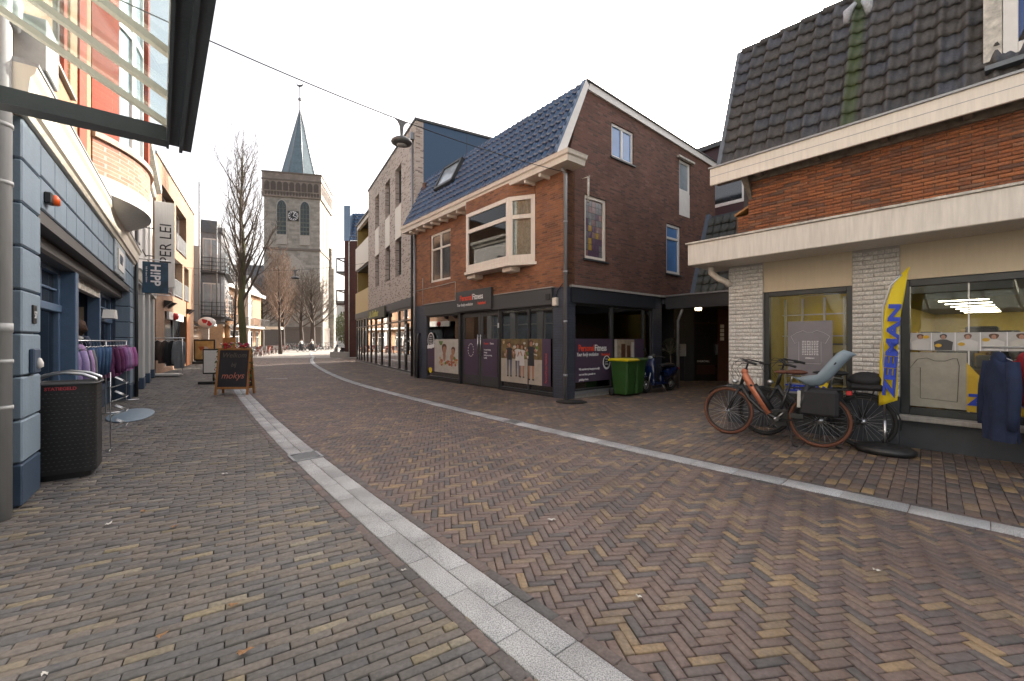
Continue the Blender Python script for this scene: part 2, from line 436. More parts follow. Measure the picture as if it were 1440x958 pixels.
br_tan = brick('tan_orange_brick', [(0.27,0.16,0.10),(0.34,0.20,0.12),(0.30,0.18,0.11)], (0.27,0.2,0.15), 0.21, 0.06, 0.01, big=0.2)
br_blue = brick('dark_blue_painted_brick', [(0.05,0.06,0.085),(0.06,0.072,0.10),(0.055,0.065,0.09)], (0.03,0.035,0.05), 0.21, 0.07, 0.012, rough=0.5)
br_church = brick('church_tuff_stone', [(0.25,0.235,0.205),(0.33,0.31,0.27),(0.38,0.355,0.31)], (0.3,0.28,0.25), 0.9, 0.42, 0.03, big=0.35)
br_churchb = brick('church_brown_brick', [(0.24,0.2,0.17),(0.3,0.25,0.21),(0.26,0.22,0.18)], (0.26,0.23,0.2), 0.5, 0.2, 0.03)
br_maroon = brick('maroon_brick', [(0.07,0.025,0.02),(0.10,0.035,0.026),(0.085,0.03,0.024)], (0.07,0.04,0.035), 0.21, 0.06, 0.01)
slate = mat('grey_slate_roof', (0.14, 0.145, 0.15), 0.6, var=0.35, vs=5, streak=True)
spire_m = mat('green_grey_slate_spire', (0.13, 0.19, 0.22), 0.5, var=0.25, vs=1.5)

# ---------------- ground and paving ----------------
def catmull(P, step=0.25):
    P = [np.array(p, float) for p in P]
    out = []
    for i in range(len(P)-1):
        p0 = P[max(i-1, 0)]; p1 = P[i]; p2 = P[i+1]; p3 = P[min(i+2, len(P)-1)]
        n = max(2, int(np.linalg.norm(p2-p1)/step))
        for k in range(n):
            t = k/n
            out.append(0.5*((2*p1)+(-p0+p2)*t+(2*p0-5*p1+4*p2-p3)*t*t+(-p0+3*p1-3*p2+p3)*t**3))
    out.append(P[-1])
    return np.array(out)
LEFTBAND = catmull([(2.9,-1.2),(1.4,0.65),(.325,1.95),(-.89,3.407),(-1.565,4.227),(-2.57,5.47),(-3.69,6.89),(-5.89,9.79),(-9.5,14.76),(-14.2,22),(-20.8,33),(-24.9,40.4),(-29.5,50),(-33.5,62)])
RIGHTBAND = catmull([(7.4,-.1),(5.6,1.8),(4.1,3.42),(3.3,4.306),(2.206,5.516),(.197,7.88),(-2.72,11.48),(-5.9,15.8),(-9.16,21.1),(-13.1,28.2),(-16.2,34.5),(-18.6,39.9),(-23.6,50),(-28.5,62)])

def inpoly(P, poly):
    x, y = P[:, 0], P[:, 1]; c = np.zeros(len(P), bool); n = len(poly)
    j = n-1
    for i in range(n):
        xi, yi = poly[i]; xj, yj = poly[j]
        if yi != yj:
            m = ((yi > y) != (yj > y)) & (x < (xj-xi)*(y-yi)/(yj-yi)+xi)
            c ^= m
        j = i
    return c
def attr_mesh(name, V, F, tint, mat_, parent=None, smooth=False):
    me = bpy.data.meshes.new(name)
    me.vertices.add(len(V)); me.vertices.foreach_set('co', np.asarray(V, np.float32).ravel())
    F = np.asarray(F, np.int32)
    me.loops.add(F.size); me.loops.foreach_set('vertex_index', F.ravel())
    me.polygons.add(len(F)); me.polygons.foreach_set('loop_start', np.arange(len(F), dtype=np.int32)*4)
    a = me.attributes.new('tint', 'FLOAT', 'POINT'); a.data.foreach_set('value', np.asarray(tint, np.float32))
    me.materials.append(mat_)
    me.update(calc_edges=True); me.validate()
    if smooth: me.polygons.foreach_set('use_smooth', np.ones(len(me.polygons), bool))
    o = bpy.data.objects.new(name, me); COL.objects.link(o)
    if parent is not None: o.parent = parent
    return o
rng = np.random.default_rng(3)
def bricks(C, A, L, Wd, z, bev=0.004, dep=0.03, jz=0.0015, tilt=0.007, gap=0.006):
    """slabs with chamfered tops at centres C, angles A; returns verts, faces, per-vertex tint"""
    n = len(C)
    L = np.broadcast_to(L, n)-gap; Wd = np.broadcast_to(Wd, n)-gap; z = np.broadcast_to(z, n)
    zz = z+rng.normal(0, jz, n)
    A = A+rng.normal(0, 0.006, n)
    C = C+rng.normal(0, 0.0008, (n, 2))
    ca, sa = np.cos(A), np.sin(A)
    sg = np.array([(-1, -1), (1, -1), (1, 1), (-1, 1)], float)
    tx = rng.normal(0, tilt, n); ty = rng.normal(0, tilt, n)
    def lvl(inset, dz):
        o = np.zeros((n, 4, 3))
        for k in range(4):
            u = sg[k, 0]*(L/2-inset); v = sg[k, 1]*(Wd/2-inset)
            o[:, k, 0] = C[:, 0]+u*ca-v*sa; o[:, k, 1] = C[:, 1]+u*sa+v*ca; o[:, k, 2] = zz+dz+u*tx+v*ty
        return o
    V = np.concatenate([lvl(0, -dep), lvl(0, -bev), lvl(bev, 0)], axis=1).reshape(-1, 3)
    f = []
    for a in (0, 4):
        for k in range(4):
            f.append((a+k, a+(k+1) % 4, a+4+(k+1) % 4, a+4+k))
    f.append((8, 9, 10, 11))
    F = (np.arange(n)[:, None, None]*12+np.array(f)[None]).reshape(-1, 4)
    T = np.repeat(rng.random(n), 12)
    return V, F, T
def grid_pts(x0, x1, y0, y1, origin, e1, e2):
    cs = np.array([(x0, y0), (x1, y0), (x0, y1), (x1, y1)])-origin
    return (cs@e1).min(), (cs@e1).max(), (cs@e2).min(), (cs@e2).max()
def visible(P):
    return (P[:, 1] > -1.0) & (np.abs(P[:, 0]) < 1.45*P[:, 1]+2.5) & (P[:, 1] < 38)
def running(poly, ang, L, Wd, bounds):
    e1 = np.array([math.cos(ang), math.sin(ang)]); e2 = np.array([-e1[1], e1[0]])
    a0, a1, b0, b1 = grid_pts(*bounds, np.zeros(2), e1, e2)
    i = np.arange(int(a0/L)-1, int(a1/L)+2); j = np.arange(int(b0/Wd)-1, int(b1/Wd)+2)
    I, J = np.meshgrid(i, j)
    U = (I+0.5*(J % 2))*L+0.012*np.sin(J*1.7); Vv = J*Wd+0.02*np.sin(I*0.12)
    C = U.ravel()[:, None]*e1+Vv.ravel()[:, None]*e2
    C = C[visible(C)]
    C = C[inpoly(C, poly)]
    return C, np.full(len(C), ang)
def herring(poly, ang, Wd, bounds):
    n = 3
    e1 = np.array([math.cos(ang), math.sin(ang)]); e2 = np.array([-e1[1], e1[0]])
    a0, a1, b0, b1 = grid_pts(*bounds, np.zeros(2), e1, e2)
    i = np.arange(int(a0/Wd)-3, int(a1/Wd)+3); j = np.arange(int(b0/Wd)-3, int(b1/Wd)+3)
    I, J = np.meshgrid(i, j); I = I.ravel(); J = J.ravel(); d = (I-J) % (2*n)
    h = d == 0; v = d == 2*n-1
    CH = ((I[h]+n/2)*Wd)[:, None]*e1+((J[h]+.5)*Wd)[:, None]*e2
    CV = ((I[v]+.5)*Wd)[:, None]*e1+((J[v]+n/2)*Wd)[:, None]*e2
    C = np.concatenate([CH, CV]); A = np.concatenate([np.full(len(CH), ang), np.full(len(CV), ang+PI/2)])
    k = visible(C); C = C[k]; A = A[k]
    k = inpoly(C, poly); return C[k], A[k]
def along(curve, off, L, Wd, phase=0.0):
    """bricks or slabs following a curve at a lateral offset"""
    d = np.gradient(curve, axis=0); d /= np.linalg.norm(d, axis=1)[:, None]
    c = curve+np.stack([-d[:, 1], d[:, 0]], 1)*off
    seg = np.linalg.norm(np.diff(c, axis=0), axis=1); s = np.concatenate([[0], np.cumsum(seg)])
    t = np.arange(phase*L+L/2, s[-1], L)
    X = np.stack([np.interp(t, s, c[:, 0]), np.interp(t, s, c[:, 1])], 1)
    dx = np.interp(t, s, d[:, 0]); dy = np.interp(t, s, d[:, 1])
    return X, np.arctan2(dy, dx)

road_cols = [(0.0,(0.082,0.075,0.074)),(0.1,(0.095,0.084,0.082)),(0.2,(0.12,0.092,0.086)),(0.5,(0.15,0.105,0.094)),(0.80,(0.172,0.122,0.096)),(0.86,(0.2,0.148,0.098)),(0.95,(0.24,0.173,0.105)),(1.0,(0.28,0.195,0.11))]
pave_cols = [(0.0,(0.085,0.085,0.088)),(0.3,(0.105,0.1,0.097)),(0.6,(0.128,0.113,0.102)),(0.88,(0.15,0.127,0.108)),(0.94,(0.19,0.16,0.11)),(0.98,(0.225,0.188,0.12)),(1.0,(0.21,0.2,0.18))]
right_cols = [(0.0,(0.085,0.075,0.07)),(0.4,(0.13,0.095,0.08)),(0.82,(0.165,0.115,0.085)),(0.9,(0.22,0.155,0.09)),(1.0,(0.29,0.20,0.10))]
M_road = tinted('road_clinker', road_cols, 0.62, dirt=0.36, gum=True)
M_pave = tinted('pavement_clinker', pave_cols, 0.66, dirt=0.38, gum=True)
M_right = tinted('right_pavement_clinker', right_cols, 0.62, dirt=0.36, gum=True)
M_edge = tinted('edge_clinker', [(0.0,(0.08,0.078,0.078)),(1.0,(0.14,0.10,0.09))], 0.7)
M_slab, _t, _b = newmat('granite_slab')
_co = N(_t, 'ShaderNodeTexCoord'); _v = N(_t, 'ShaderNodeTexNoise'); _v.inputs['Scale'].default_value = 130; _v.inputs['Detail'].default_value = 3; _v.inputs['Roughness'].default_value = 0.8
_t.links.new(_co.outputs['Object'], _v.inputs['Vector'])
_r = N(_t, 'ShaderNodeValToRGB'); _r.color_ramp.elements[0].position = 0.38; _r.color_ramp.elements[0].color = (0.16, 0.165, 0.17, 1); _r.color_ramp.elements[1].position = 0.6; _r.color_ramp.elements[1].color = (0.56, 0.57, 0.58, 1)
_t.links.new(_v.outputs['Fac'], _r.inputs[0])
_n = N(_t, 'ShaderNodeTexNoise'); _n.inputs['Scale'].default_value = 2.2; _n.inputs['Detail'].default_value = 6; _t.links.new(_co.outputs['Object'], _n.inputs['Vector'])
_m = N(_t, 'ShaderNodeMapRange'); _m.inputs['From Min'].default_value = 0.35; _m.inputs['From Max'].default_value = 0.7; _m.inputs['To Min'].default_value = 0.72; _m.inputs['To Max'].default_value = 1.1; _t.links.new(_n.outputs['Fac'], _m.inputs['Value'])
_a = N(_t, 'ShaderNodeAttribute', attribute_name='tint'); _am = N(_t, 'ShaderNodeMapRange'); _am.inputs['To Min'].default_value = 0.85; _am.inputs['To Max'].default_value = 1.1; _t.links.new(_a.outputs['Fac'], _am.inputs['Value'])
_mm = N(_t, 'ShaderNodeMath', operation='MULTIPLY'); _t.links.new(_m.outputs[0], _mm.inputs[0]); _t.links.new(_am.outputs[0], _mm.inputs[1])
_s = N(_t, 'ShaderNodeVectorMath', operation='SCALE'); _t.links.new(_r.outputs[0], _s.inputs[0]); _t.links.new(_mm.outputs[0], _s.inputs['Scale']); _t.links.new(_s.outputs[0], _b.inputs['Base Color'])
_b.inputs['Roughness'].default_value = 0.6

M_sand = mat('joint_sand', (0.016, 0.015, 0.013), 0.95, var=0.3, vs=20)
def sheet(name, pts, z, m):
    g = G(); g.add([(x, y, z) for x, y in pts], [tuple(range(len(pts)))])
    return tag(g.build(name, m), kind='structure')
sheet('ground', [(-900, -60), (900, -60), (900, 1500), (-900, 1500)], -0.06, mat('town_ground', (0.16, 0.13, 0.11), 0.9, var=0.3))
sheet('paving_bed', [(-70, -6), (30, -6), (30, 41), (-70, 41)], -0.012, M_sand)
M_far = brick('far_clinker', [(0.26,0.24,0.22),(0.32,0.29,0.26),(0.36,0.33,0.3),(0.4,0.36,0.32)], (0.2,0.18,0.16), 0.21, 0.07, 0.006)
_t = M_far.node_tree
for n_ in list(_t.nodes):
    if n_.bl_idname == 'ShaderNodeCombineXYZ':
        for l in list(n_.inputs[0].links)+list(n_.inputs[1].links): _t.links.remove(l)
        _sp = [q for q in _t.nodes if q.bl_idname == 'ShaderNodeSeparateXYZ'][0]
        _t.links.new(_sp.outputs[0], n_.inputs[0]); _t.links.new(_sp.outputs[1], n_.inputs[1])
sheet('square', [(-110, 37.5), (40, 37.5), (40, 150), (-110, 150)], -0.004, M_far)

LB_ = LEFTBAND; RB_ = RIGHTBAND
road_poly = np.concatenate([LB_, RB_[::-1]])
left_poly = np.concatenate([LB_, [(-60, 62), (-60, -3), (2.9, -3)]])
right_poly = np.concatenate([RB_, [(30, 62), (30, -3), (7.4, -3)]])
def pave(name, m, C, A, L, Wd, z, **k):
    V, F, T = bricks(C, A, L, Wd, z, **k)
    return tag(attr_mesh(name, V, F, T, m), kind='structure')
Cc, Aa = herring(road_poly, math.radians(9), 0.0585, (-32, 8, -1, 38)); pave('road', M_road, Cc, Aa, 0.1755, 0.0585, 0.0)
Cc, Aa = running(left_poly, math.radians(32), 0.198, 0.0625, (-32, 3, -1, 38)); pave('pavement', M_pave, Cc, Aa, 0.198, 0.0625, 0.0, jz=0.0025, tilt=0.009)
Cc, Aa = running(right_poly, math.radians(46), 0.212, 0.105, (-20, 16, 0, 38)); pave('pavement', M_right, Cc, Aa, 0.212, 0.105, 0.0, tilt=0.009)
# soldier edges and granite bands
V1 = []; F1 = []; T1 = []; b_ = 0
for cv, off in ((LB_, 0.21), (LB_, -0.21), (RB_, 0.165), (RB_, -0.165)):
    C1, A1 = along(cv, off, 0.212, 0.07)
    k = C1[:, 1] < 40
    v, f, t = bricks(C1[k], A1[k], 0.212, 0.078, 0.005)
    V1.append(v); F1.append(f+b_); T1.append(t); b_ += len(v)
tag(attr_mesh('kerb_edging', np.concatenate(V1), np.concatenate(F1), np.concatenate(T1), M_edge), kind='structure')
for cv, offs, L_, w_ in ((LB_, (0.084, -0.084), 0.5, 0.168), (RB_, (0.0,), 0.5, 0.25)):
    V1 = []; F1 = []; T1 = []; b_ = 0
    for i, off in enumerate(offs):
        C1, A1 = along(cv, off, L_, w_, 0.5*i)
        k = C1[:, 1] < 60
        v, f, t = bricks(C1[k], A1[k], L_, w_, 0.009, bev=0.003, jz=0.0008, tilt=0.002, gap=0.006)
        V1.append(v); F1.append(f+b_); T1.append(t); b_ += len(v)
    tag(attr_mesh('granite_kerb_band', np.concatenate(V1), np.concatenate(F1), np.concatenate(T1), M_slab), kind='structure')

def grate(name, x, y, a, l, w, label, slots=7):
    r = empty(name, (x, y, 0.016), a, label, 'drain')
    g = G(); g.box(-l/2, l/2, -w/2, w/2, -.02, -.006); g.build('pit', black, r)
    g = G()
    for s_ in (-1, 1):
        g.box(-l/2, l/2, s_*w/2-.015, s_*w/2+.015, -.02, 0.003)
        g.box(s_*l/2-.015, s_*l/2+.015, -w/2, w/2, -.02, 0.003)
    for i in range(slots):
        x_ = -l/2+(i+.5)*l/slots
        g.T = Matrix.Translation((x_, 0, 0)) @ Matrix.Rotation(0.5, 4, 'Z'); g.box(-.009, .009, -w*.55, w*.55, -.02, 0); g.T = None
    g.build('bars', zinc, r)
    return r
grate('drain_grate', -2.75, 5.68, math.radians(129), .36, .34, 'iron drain grate let into the double granite band near the bin')
grate('drain_grate', 0.03, 8.1, math.radians(129), .30, .22, 'iron drain grate in the granite band before the fitness shop corner')
g = G(); g.box(-.42, .42, -.06, .06, -.01, .012)
tag(g.build('drain_cover', zinc, loc=(-9.5, 17.2, 0), rot=(0, 0, .1)), 'long flat grey metal cover lying in the herringbone roadway', 'drain')
g = G(); g.lathe([(0.0, 0), (.38, 0), (.40, .004), (0.0, .012)], n=20)
tag(g.build('soil_patch', M_sand, loc=(1.5, 10.75, 0.004)), 'dark damp soil patch at the foot of the corner drainpipe', 'patch')
g = G(); g.lathe([(0, 0), (.62, 0), (.62, .012), (.60, .018), (0, .018)], n=40)
tag(g.build('entrance_disc', mat('blue_grey_disc', (.2, .27, .33), .5), loc=(-7.9, 8.85, 0.003), rot=(0, 0, math.atan2(.602,.799))), 'blue grey oval plate lying on the pavement behind the black bin', 'floor plate').scale = (.6, 1.6, 1)

M_leaf = mat('dry_leaf', (0.28, 0.15, 0.07), 0.8, var=0.4, vs=30)
M_lit = mat('white_litter', (0.6, 0.58, 0.54), 0.8, var=0.2)
def leaf(x, y, s, a, m, name, label, cat):
    g = G(); n = 9; vs = [(0, 0, .012)]
    for k in range(n):
        t = 2*PI*k/n; r = s*(1+.25*math.sin(3*t+a))*(1.5 if k in (0,) else 1)
        vs.append((r*math.cos(t), .62*r*math.sin(t), .006+.012*abs(math.sin(2*t+a))))
    g.add(vs, [(0, 1+k, 1+(k+1) % n) for k in range(n)])
    tag(g.build(name, m, loc=(x, y, .004), rot=(0, 0, a)), label, cat, 'litter and leaves on the paving')
def gp(px, py):
    D = 930/(py-480.); return ((px-720)/600.*D, D)
LV = [(342, 922, .03, 'large curled brown leaf at the bottom of the left pavement'), (328, 855, .022, 'dark crumpled leaf on the left pavement above the large curled one'),
      (226, 899, .022, 'crumpled brown leaf left of the large curled one'), (201, 722, .028, 'tan leaf lying in the middle of the left pavement'), (244, 744, .022, 'small tan leaf right of the tan leaf on the left pavement')]
for px, py, s_, lb in LV: leaf(*gp(px, py), s_, px*.7, M_leaf, 'fallen_leaf', lb, 'leaf')
LT = [(153, 740, .03, 'pale stick of litter on the left pavement in front of the bin'), (775, 734, .03, 'white scrap of paper in the middle of the herringbone road'), (898, 843, .018, 'pink cigarette stub on the road right of centre'),
      (315, 669, .028, 'grey scrap of litter on the pavement between bin and granite band'), (62, 953, .016, 'pale scrap at the bottom left corner of the pavement'), (1233, 806, .02, 'white scrap on the road below the bicycles'), (567, 806, .015, 'small pale stub lying beside the granite band')]
for px, py, s_, lb in LT: leaf(*gp(px, py), s_, px*.3, M_lit, 'litter_scrap', lb, 'litter')

# ---------------- building helpers ----------------
def ang(dx, dy): return math.atan2(dy, dx)
def add_pane(parent, ax, u0, u1, z0, z1, c, m, label=None, th=0.006, name='pane'):
    g = G()
    if ax == 'x': g.box(u0, u1, c-th/2, c+th/2, z0, z1)
    else: g.box(c-th/2, c+th/2, u0, u1, z0, z1)
    return g.build(name, m, parent, label)
def window(parent, ax, u0, u1, z0, z1, c, inn, fm, gm, mull=(), tran=(), fw=0.07, dep=0.07, sill=None, label=None, name='window', back=None):
    """frame in a hole: c = outer face of the frame, inn = +1/-1 inward direction; panes as sub-part"""
    g = G()
    def b(a0, a1, e0, e1, p=0.0):
        cc = sorted((c-inn*p, c+inn*dep))
        if ax == 'x': g.cbox(a0, a1, cc[0], cc[1], e0, e1, .006)
        else: g.cbox(cc[0], cc[1], a0, a1, e0, e1, .006)
    b(u0, u0+fw, z0, z1); b(u1-fw, u1, z0, z1); b(u0+fw, u1-fw, z0, z0+fw); b(u0+fw, u1-fw, z1-fw, z1)
    for t in mull:
        x = u0+(u1-u0)*t; b(x-fw*.5, x+fw*.5, z0+fw, z1-fw, .004)
    for t in tran:
        z = z0+(z1-z0)*t; b(u0+fw, u1-fw, z-fw*.4, z+fw*.4, .002)
    f = g.build(name, fm, parent, label)
    add_pane(f, ax, u0+fw*.5, u1-fw*.5, z0+fw*.5, z1-fw*.5, c+inn*dep*.55, gm)
    if sill is not None:
        g = G()
        if ax == 'x': g.box(u0-.06, u1+.06, c-inn*.09 if inn < 0 else c-.09, c+inn*.05, z0-.05, z0-.005)
        else: g.box(c-inn*.09, c+inn*.05, u0-.06, u1+.06, z0-.05, z0-.005)
        g.build('sill', sill, f)
    return f
def pantiles(parent, name, m, P0, U, Wd, V, L, tw, tl, amp=0.03, step=0.025, cols=8, gloss=False, clipf=None):
    """field of wavy roof tiles: origin P0, across U, up-slope V"""
    P0 = np.array(P0, float); U = np.array(U, float); U /= np.linalg.norm(U); V = np.array(V, float); V /= np.linalg.norm(V); Nn = np.cross(U, V)
    nu = int(round(Wd/tw)); tw = Wd/nu; nv = int(round(L/tl)); tl = L/nv
    us = np.arange(nu*cols+1)/cols
    fr = us % 1.0
    h = amp*(np.cos(2*PI*fr)*0.6+0.35*np.cos(4*PI*fr+0.9))
    Vs = []; F = []; T = []
    b = 0
    for r in range(nv):
        jit = np.repeat(rng.normal(0, 0.0025, nu+1), cols)[:len(us)]
        lv = []
        for q, (fv, hh) in enumerate(((0.0, 0.0), (0.0, step), (0.55, step*0.5), (1.03, 0.0))):
            # the tile's low edge follows a shallow wave so that each course reads as a scalloped line
            sag = (-0.018*np.cos(2*PI*fr) if q < 3 else 0)
            p = P0+np.outer(us*tw, U)+np.outer((r+fv)*tl+sag, V)+np.outer(h+hh+jit, Nn)
            lv.append(p)
        P = np.concatenate(lv); n = len(us)
        Vs.append(P); T.append(np.tile(np.repeat(rng.random(nu+1), cols)[:n], 4))
        for q in range(3):
            i = np.arange(n-1)
            F.append(np.stack([b+q*n+i, b+q*n+i+1, b+(q+1)*n+i+1, b+(q+1)*n+i], 1))
        b += len(P)
    return attr_mesh(name, np.concatenate(Vs), np.concatenate(F), np.concatenate(T), m, parent, smooth=False)
M_tileblue = tinted('glazed_blue_tile', [(0, (0.008, 0.036, 0.095)), (1, (0.015, 0.062, 0.15))], 0.18, bump=0.03, dirt=0.03, spec=1.0)
M_tiledark = tinted('weathered_dark_tile', [(0, (0.05, 0.05, 0.052)), (0.5, (0.075, 0.068, 0.062)), (1, (0.065, 0.07, 0.085))], 0.55, dirt=0.3)
_t = M_tiledark.node_tree; _b = _t.nodes['Principled BSDF']; _src = _b.inputs['Base Color'].links[0].from_socket
_co = N(_t, 'ShaderNodeTexCoord'); _sx = N(_t, 'ShaderNodeSeparateXYZ'); _t.links.new(_co.outputs['Object'], _sx.inputs[0])
_ab = N(_t, 'ShaderNodeMath', operation='SUBTRACT'); _ab.inputs[1].default_value = 1.88; _t.links.new(_sx.outputs[0], _ab.inputs[0])
_a2 = N(_t, 'ShaderNodeMath', operation='ABSOLUTE'); _t.links.new(_ab.outputs[0], _a2.inputs[0])
_mr = N(_t, 'ShaderNodeMapRange'); _mr.inputs['From Min'].default_value = .11; _mr.inputs['From Max'].default_value = .05; _mr.inputs['To Max'].default_value = .7; _t.links.new(_a2.outputs[0], _mr.inputs['Value'])
_mm = N(_t, 'ShaderNodeMix', data_type='RGBA'); _mm.inputs[7].default_value = (.055, .085, .02, 1); _t.links.new(_mr.outputs[0], _mm.inputs[0]); _t.links.new(_src, _mm.inputs[6]); _t.links.new(_mm.outputs[2], _b.inputs['Base Color'])
M_tilegreen = tinted('mossy_dark_tile', [(0, (0.045, 0.052, 0.05)), (1, (0.075, 0.085, 0.075))], 0.6, dirt=0.3)

# ---------------- fitness studio corner house ----------------
XA = ang(.632, -.775)
PF = empty('corner_house', (1.44, 11.2, 0), XA, 'orange brick corner house with glazed blue tile roof above the dark fitness studio shopfront', 'building')
WX = -8.65; DP = 8.2
g = G()
g.wall('x', WX, 0, 2.98, 6.2, 0, .3, [(-7.42, -5.87, 3.83, 5.72), (-4.55, -1.5, 3.95, 5.65)])
g.build('front_wall', br_orange, PF)
g = G()
g.wall('y', 0.001, .7, 2.98, 6.2, 0.0, -.3)
g.wall('y', .7, DP, 2.98, 8.2, 0.0, -.3, [(.7+.0, 1.64, 3.8, 5.56), (1.87, 2.95, 6.9, 7.9), (4.78, 5.68, 3.8, 5.48), (5.59, 6.36, 5.9, 7.83)])
g.yz([(0.001, 6.2), (.7, 6.2), (.7, 8.48)], 0, -.3)
g.yz([(.7, 8.2), (DP, 8.2), (.7, 8.48)], 0, -.3)
g.build('side_wall', br_dark, PF)
g = G()
g.wall('x', WX, -.3, 2.98, 8.2, DP-.2, DP); g.wall('y', .3, DP-.2, 0, 8.2, WX, WX+.2)
g.build('back_wall', br_dark, PF)
g = G(); g.xy([(WX, .7), (-.02, .7), (-.02, DP), (WX, DP)], 8.32, 8.4)
g.box(WX+.2, -.3, .3, DP-.2, 3.0, 3.15); g.box(WX+.2, -.3, .3, DP-.2, 5.95, 6.1)
g.build('roof_deck', anthra, PF)
# windows
window(PF, 'x', -7.42, -5.87, 3.83, 5.72, .05, 1, cream, darkglass, (.5,), (.68,), .09, .07, None)
g = G(); g.box(-7.3, -6.75, .16, .18, 3.95, 5.0); g.box(-6.5, -6.0, .16, .18, 3.95, 5.55); 
# gable windows
window(PF, 'y', .7, 1.64, 3.8, 5.56, -.04, -1, cream, mat('stained_glass_placeholder', (.3, .25, .2), .2), (), (), .09, .07, anthra, label='tall window with purple and yellow leaded glass')
w_ = window(PF, 'y', 1.87, 2.95, 6.9, 7.9, -.04, -1, white, blueglass, (.5,), (), .08, .07, anthra, label='white attic window with two blue sashes')
window(PF, 'y', 4.78, 5.68, 3.8, 5.48, -.04, -1, white, blueglass, (), (.72,), .1, .07, anthra, label='narrow white window with blue lower pane')
window(PF, 'y', 5.59, 6.36, 6.75, 7.83, -.04, -1, white, paleglass, (), (), .09, .07, None, label='white window above a flat white panel')
g = G(); g.box(-.09, -.03, 5.59, 6.36, 5.9, 6.74); g.build('panel', white, PF)
g = G(); g.box(-.02, .1, 5.45, 6.5, 7.84, 7.9); g.build('window_hood', oldwhite, PF)
# leaded glass cells
SG = [w for w in PF.children if w.get('label', '').startswith('tall window')][0]
pn = SG.children[0]; bpy.data.objects.remove(pn)
gm_ = [mat('leaded_glass_'+n_, c_, .15, var=.25, vs=20, spec=.9) for n_, c_ in (('grey', (.17, .165, .17)), ('yellow', (.42, .27, .06)), ('purple', (.13, .08, .12)), ('pink', (.25, .15, .14)))]
g = G(); nc, nr = 5, 9
random.seed(5)
for i in range(nc):
    for j in range(nr):
        y0 = .79+.76*i/nc; z0 = 3.89+1.58*j/nr
        g.cur = random.choice([1, 2, 3, 2, 1]) if j < 5 and 0 < i < 4 else random.choice([0, 0, 3, 2])
        t_ = random.uniform(-.004, .004)
        g.add([(-.085+t_, y0+.006, z0+.006), (-.085-t_, y0+.76/nc-.006, z0+.006), (-.085+t_, y0+.76/nc-.006, z0+1.58/nr-.006), (-.085-t_, y0+.006, z0+1.58/nr-.006)], [(0, 1, 2, 3)])
g.build('leaded_panes', gm_, SG)
g = G(); g.box(-.11, -.09, .78, 1.56, 3.88, 5.48); g.build('lead_grid', black, SG)
# bay window
by0 = -.44; bx = [(-4.75, -.02), (-4.15, by0), (-1.9, by0), (-1.22, -.02)]
B = empty('bay_window', (0, 0, 0)); B.parent = PF; B['label'] = 'large cream bay window over the studio entrance'
def seg_frame(g, p, q, z0, z1, cols, trans, fw=.125, th=.08, topcol=True):
    """frame along plan segment p->q, boxes in a rotated frame; returns local matrix"""
    d = Vector((q[0]-p[0], q[1]-p[1], 0)); L = d.length
    T = Matrix.Translation((p[0], p[1], 0)) @ Matrix.Rotation(math.atan2(d.y, d.x), 4, 'Z')
    g.T = T
    g.cbox(0, L, 0, th, z0, z0+fw*1.3, .006); g.cbox(0, L, 0, th, z1-fw, z1, .006)
    g.cbox(0, fw, -.002, th, z0+fw*1.3, z1-fw, .006); g.cbox(L-fw, L, -.002, th, z0+fw*1.3, z1-fw, .006)
    for c in cols: g.cbox(L*c-fw/2, L*c+fw/2, -.004, th, z0+fw*1.3, z1-fw, .006)
    for z in trans: g.cbox(fw, L-fw, .002, th, z-fw/2, z+fw/2, .006)
    g.T = None
    return T, L
g = G(); segs = []
for i in range(3):
    segs.append(seg_frame(g, bx[i], bx[i+1], 3.86, 5.72, (), (5.12,)))
g.build('window_frame', cream, B)
g = G()
for T, L in segs:
    g.T = T; g.box(.06, L-.06, .035, .042, 3.95, 5.65); g.T = None
g.build('pane', glassc, B)
g = G(); g.xy(bx, 3.78, 3.86); g.xy([(bx[0][0]-.03, 0), (bx[1][0]-.03, by0-.05), (bx[2][0]+.03, by0-.05), (bx[3][0]+.05, 0)], 3.72, 3.80)
g.build('base', cream, B)
for x_ in (-4.0, -2.1):
    g = G(); g.cbox(x_-.22, x_+.22, -.36, .0, 3.58, 3.72, .02); g.build('corbel', cream, B)
g = G(); g.xy(bx, 5.72, 6.19); g.build('brick_head', br_orange, B)
g = G()
for k in range(40):   # pleated curtains behind the canted pane and at the left edge
    pass
def pleats(g, p, q, z0, z1, n, amp=.02):
    d = Vector((q[0]-p[0], q[1]-p[1], 0)); nrm = Vector((-d.y, d.x, 0)).normalized()
    vs = []; 
    for i in range(n+1):
        pt = Vector((p[0], p[1], 0))+d*(i/n)+nrm*amp*math.sin(i*1.9)
        vs += [(pt.x, pt.y, z0), (pt.x, pt.y, z1)]
    g.add(vs, [(2*i, 2*i+2, 2*i+3, 2*i+1) for i in range(n)], True)
pleats(g, (-1.95, -.22), (-1.4, .0), 3.95, 5.05, 40); pleats(g, (-1.9, -.22), (-1.4, .0), 5.18, 5.62, 30, .03)
pleats(g, (-4.1, -.25), (-3.7, -.25), 3.95, 5.05, 18)
g.build('curtain', curtain, B)
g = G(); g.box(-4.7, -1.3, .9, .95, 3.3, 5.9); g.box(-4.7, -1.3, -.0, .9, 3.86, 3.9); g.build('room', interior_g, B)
g = G(); g.lathe([(.05, 0), (.07, .1), (.05, .3), (.06, .32)], (-3.0, -.2, 3.9), 12)
for i in range(22):
    a = random.uniform(0, 2*PI); r = random.uniform(.05, .22)
    g.tube([(-3.0, -.2, 4.2), (-3.0+r*math.cos(a), -.2+.4*r*math.sin(a), 4.35+random.uniform(.05, .25))], .004, 4)
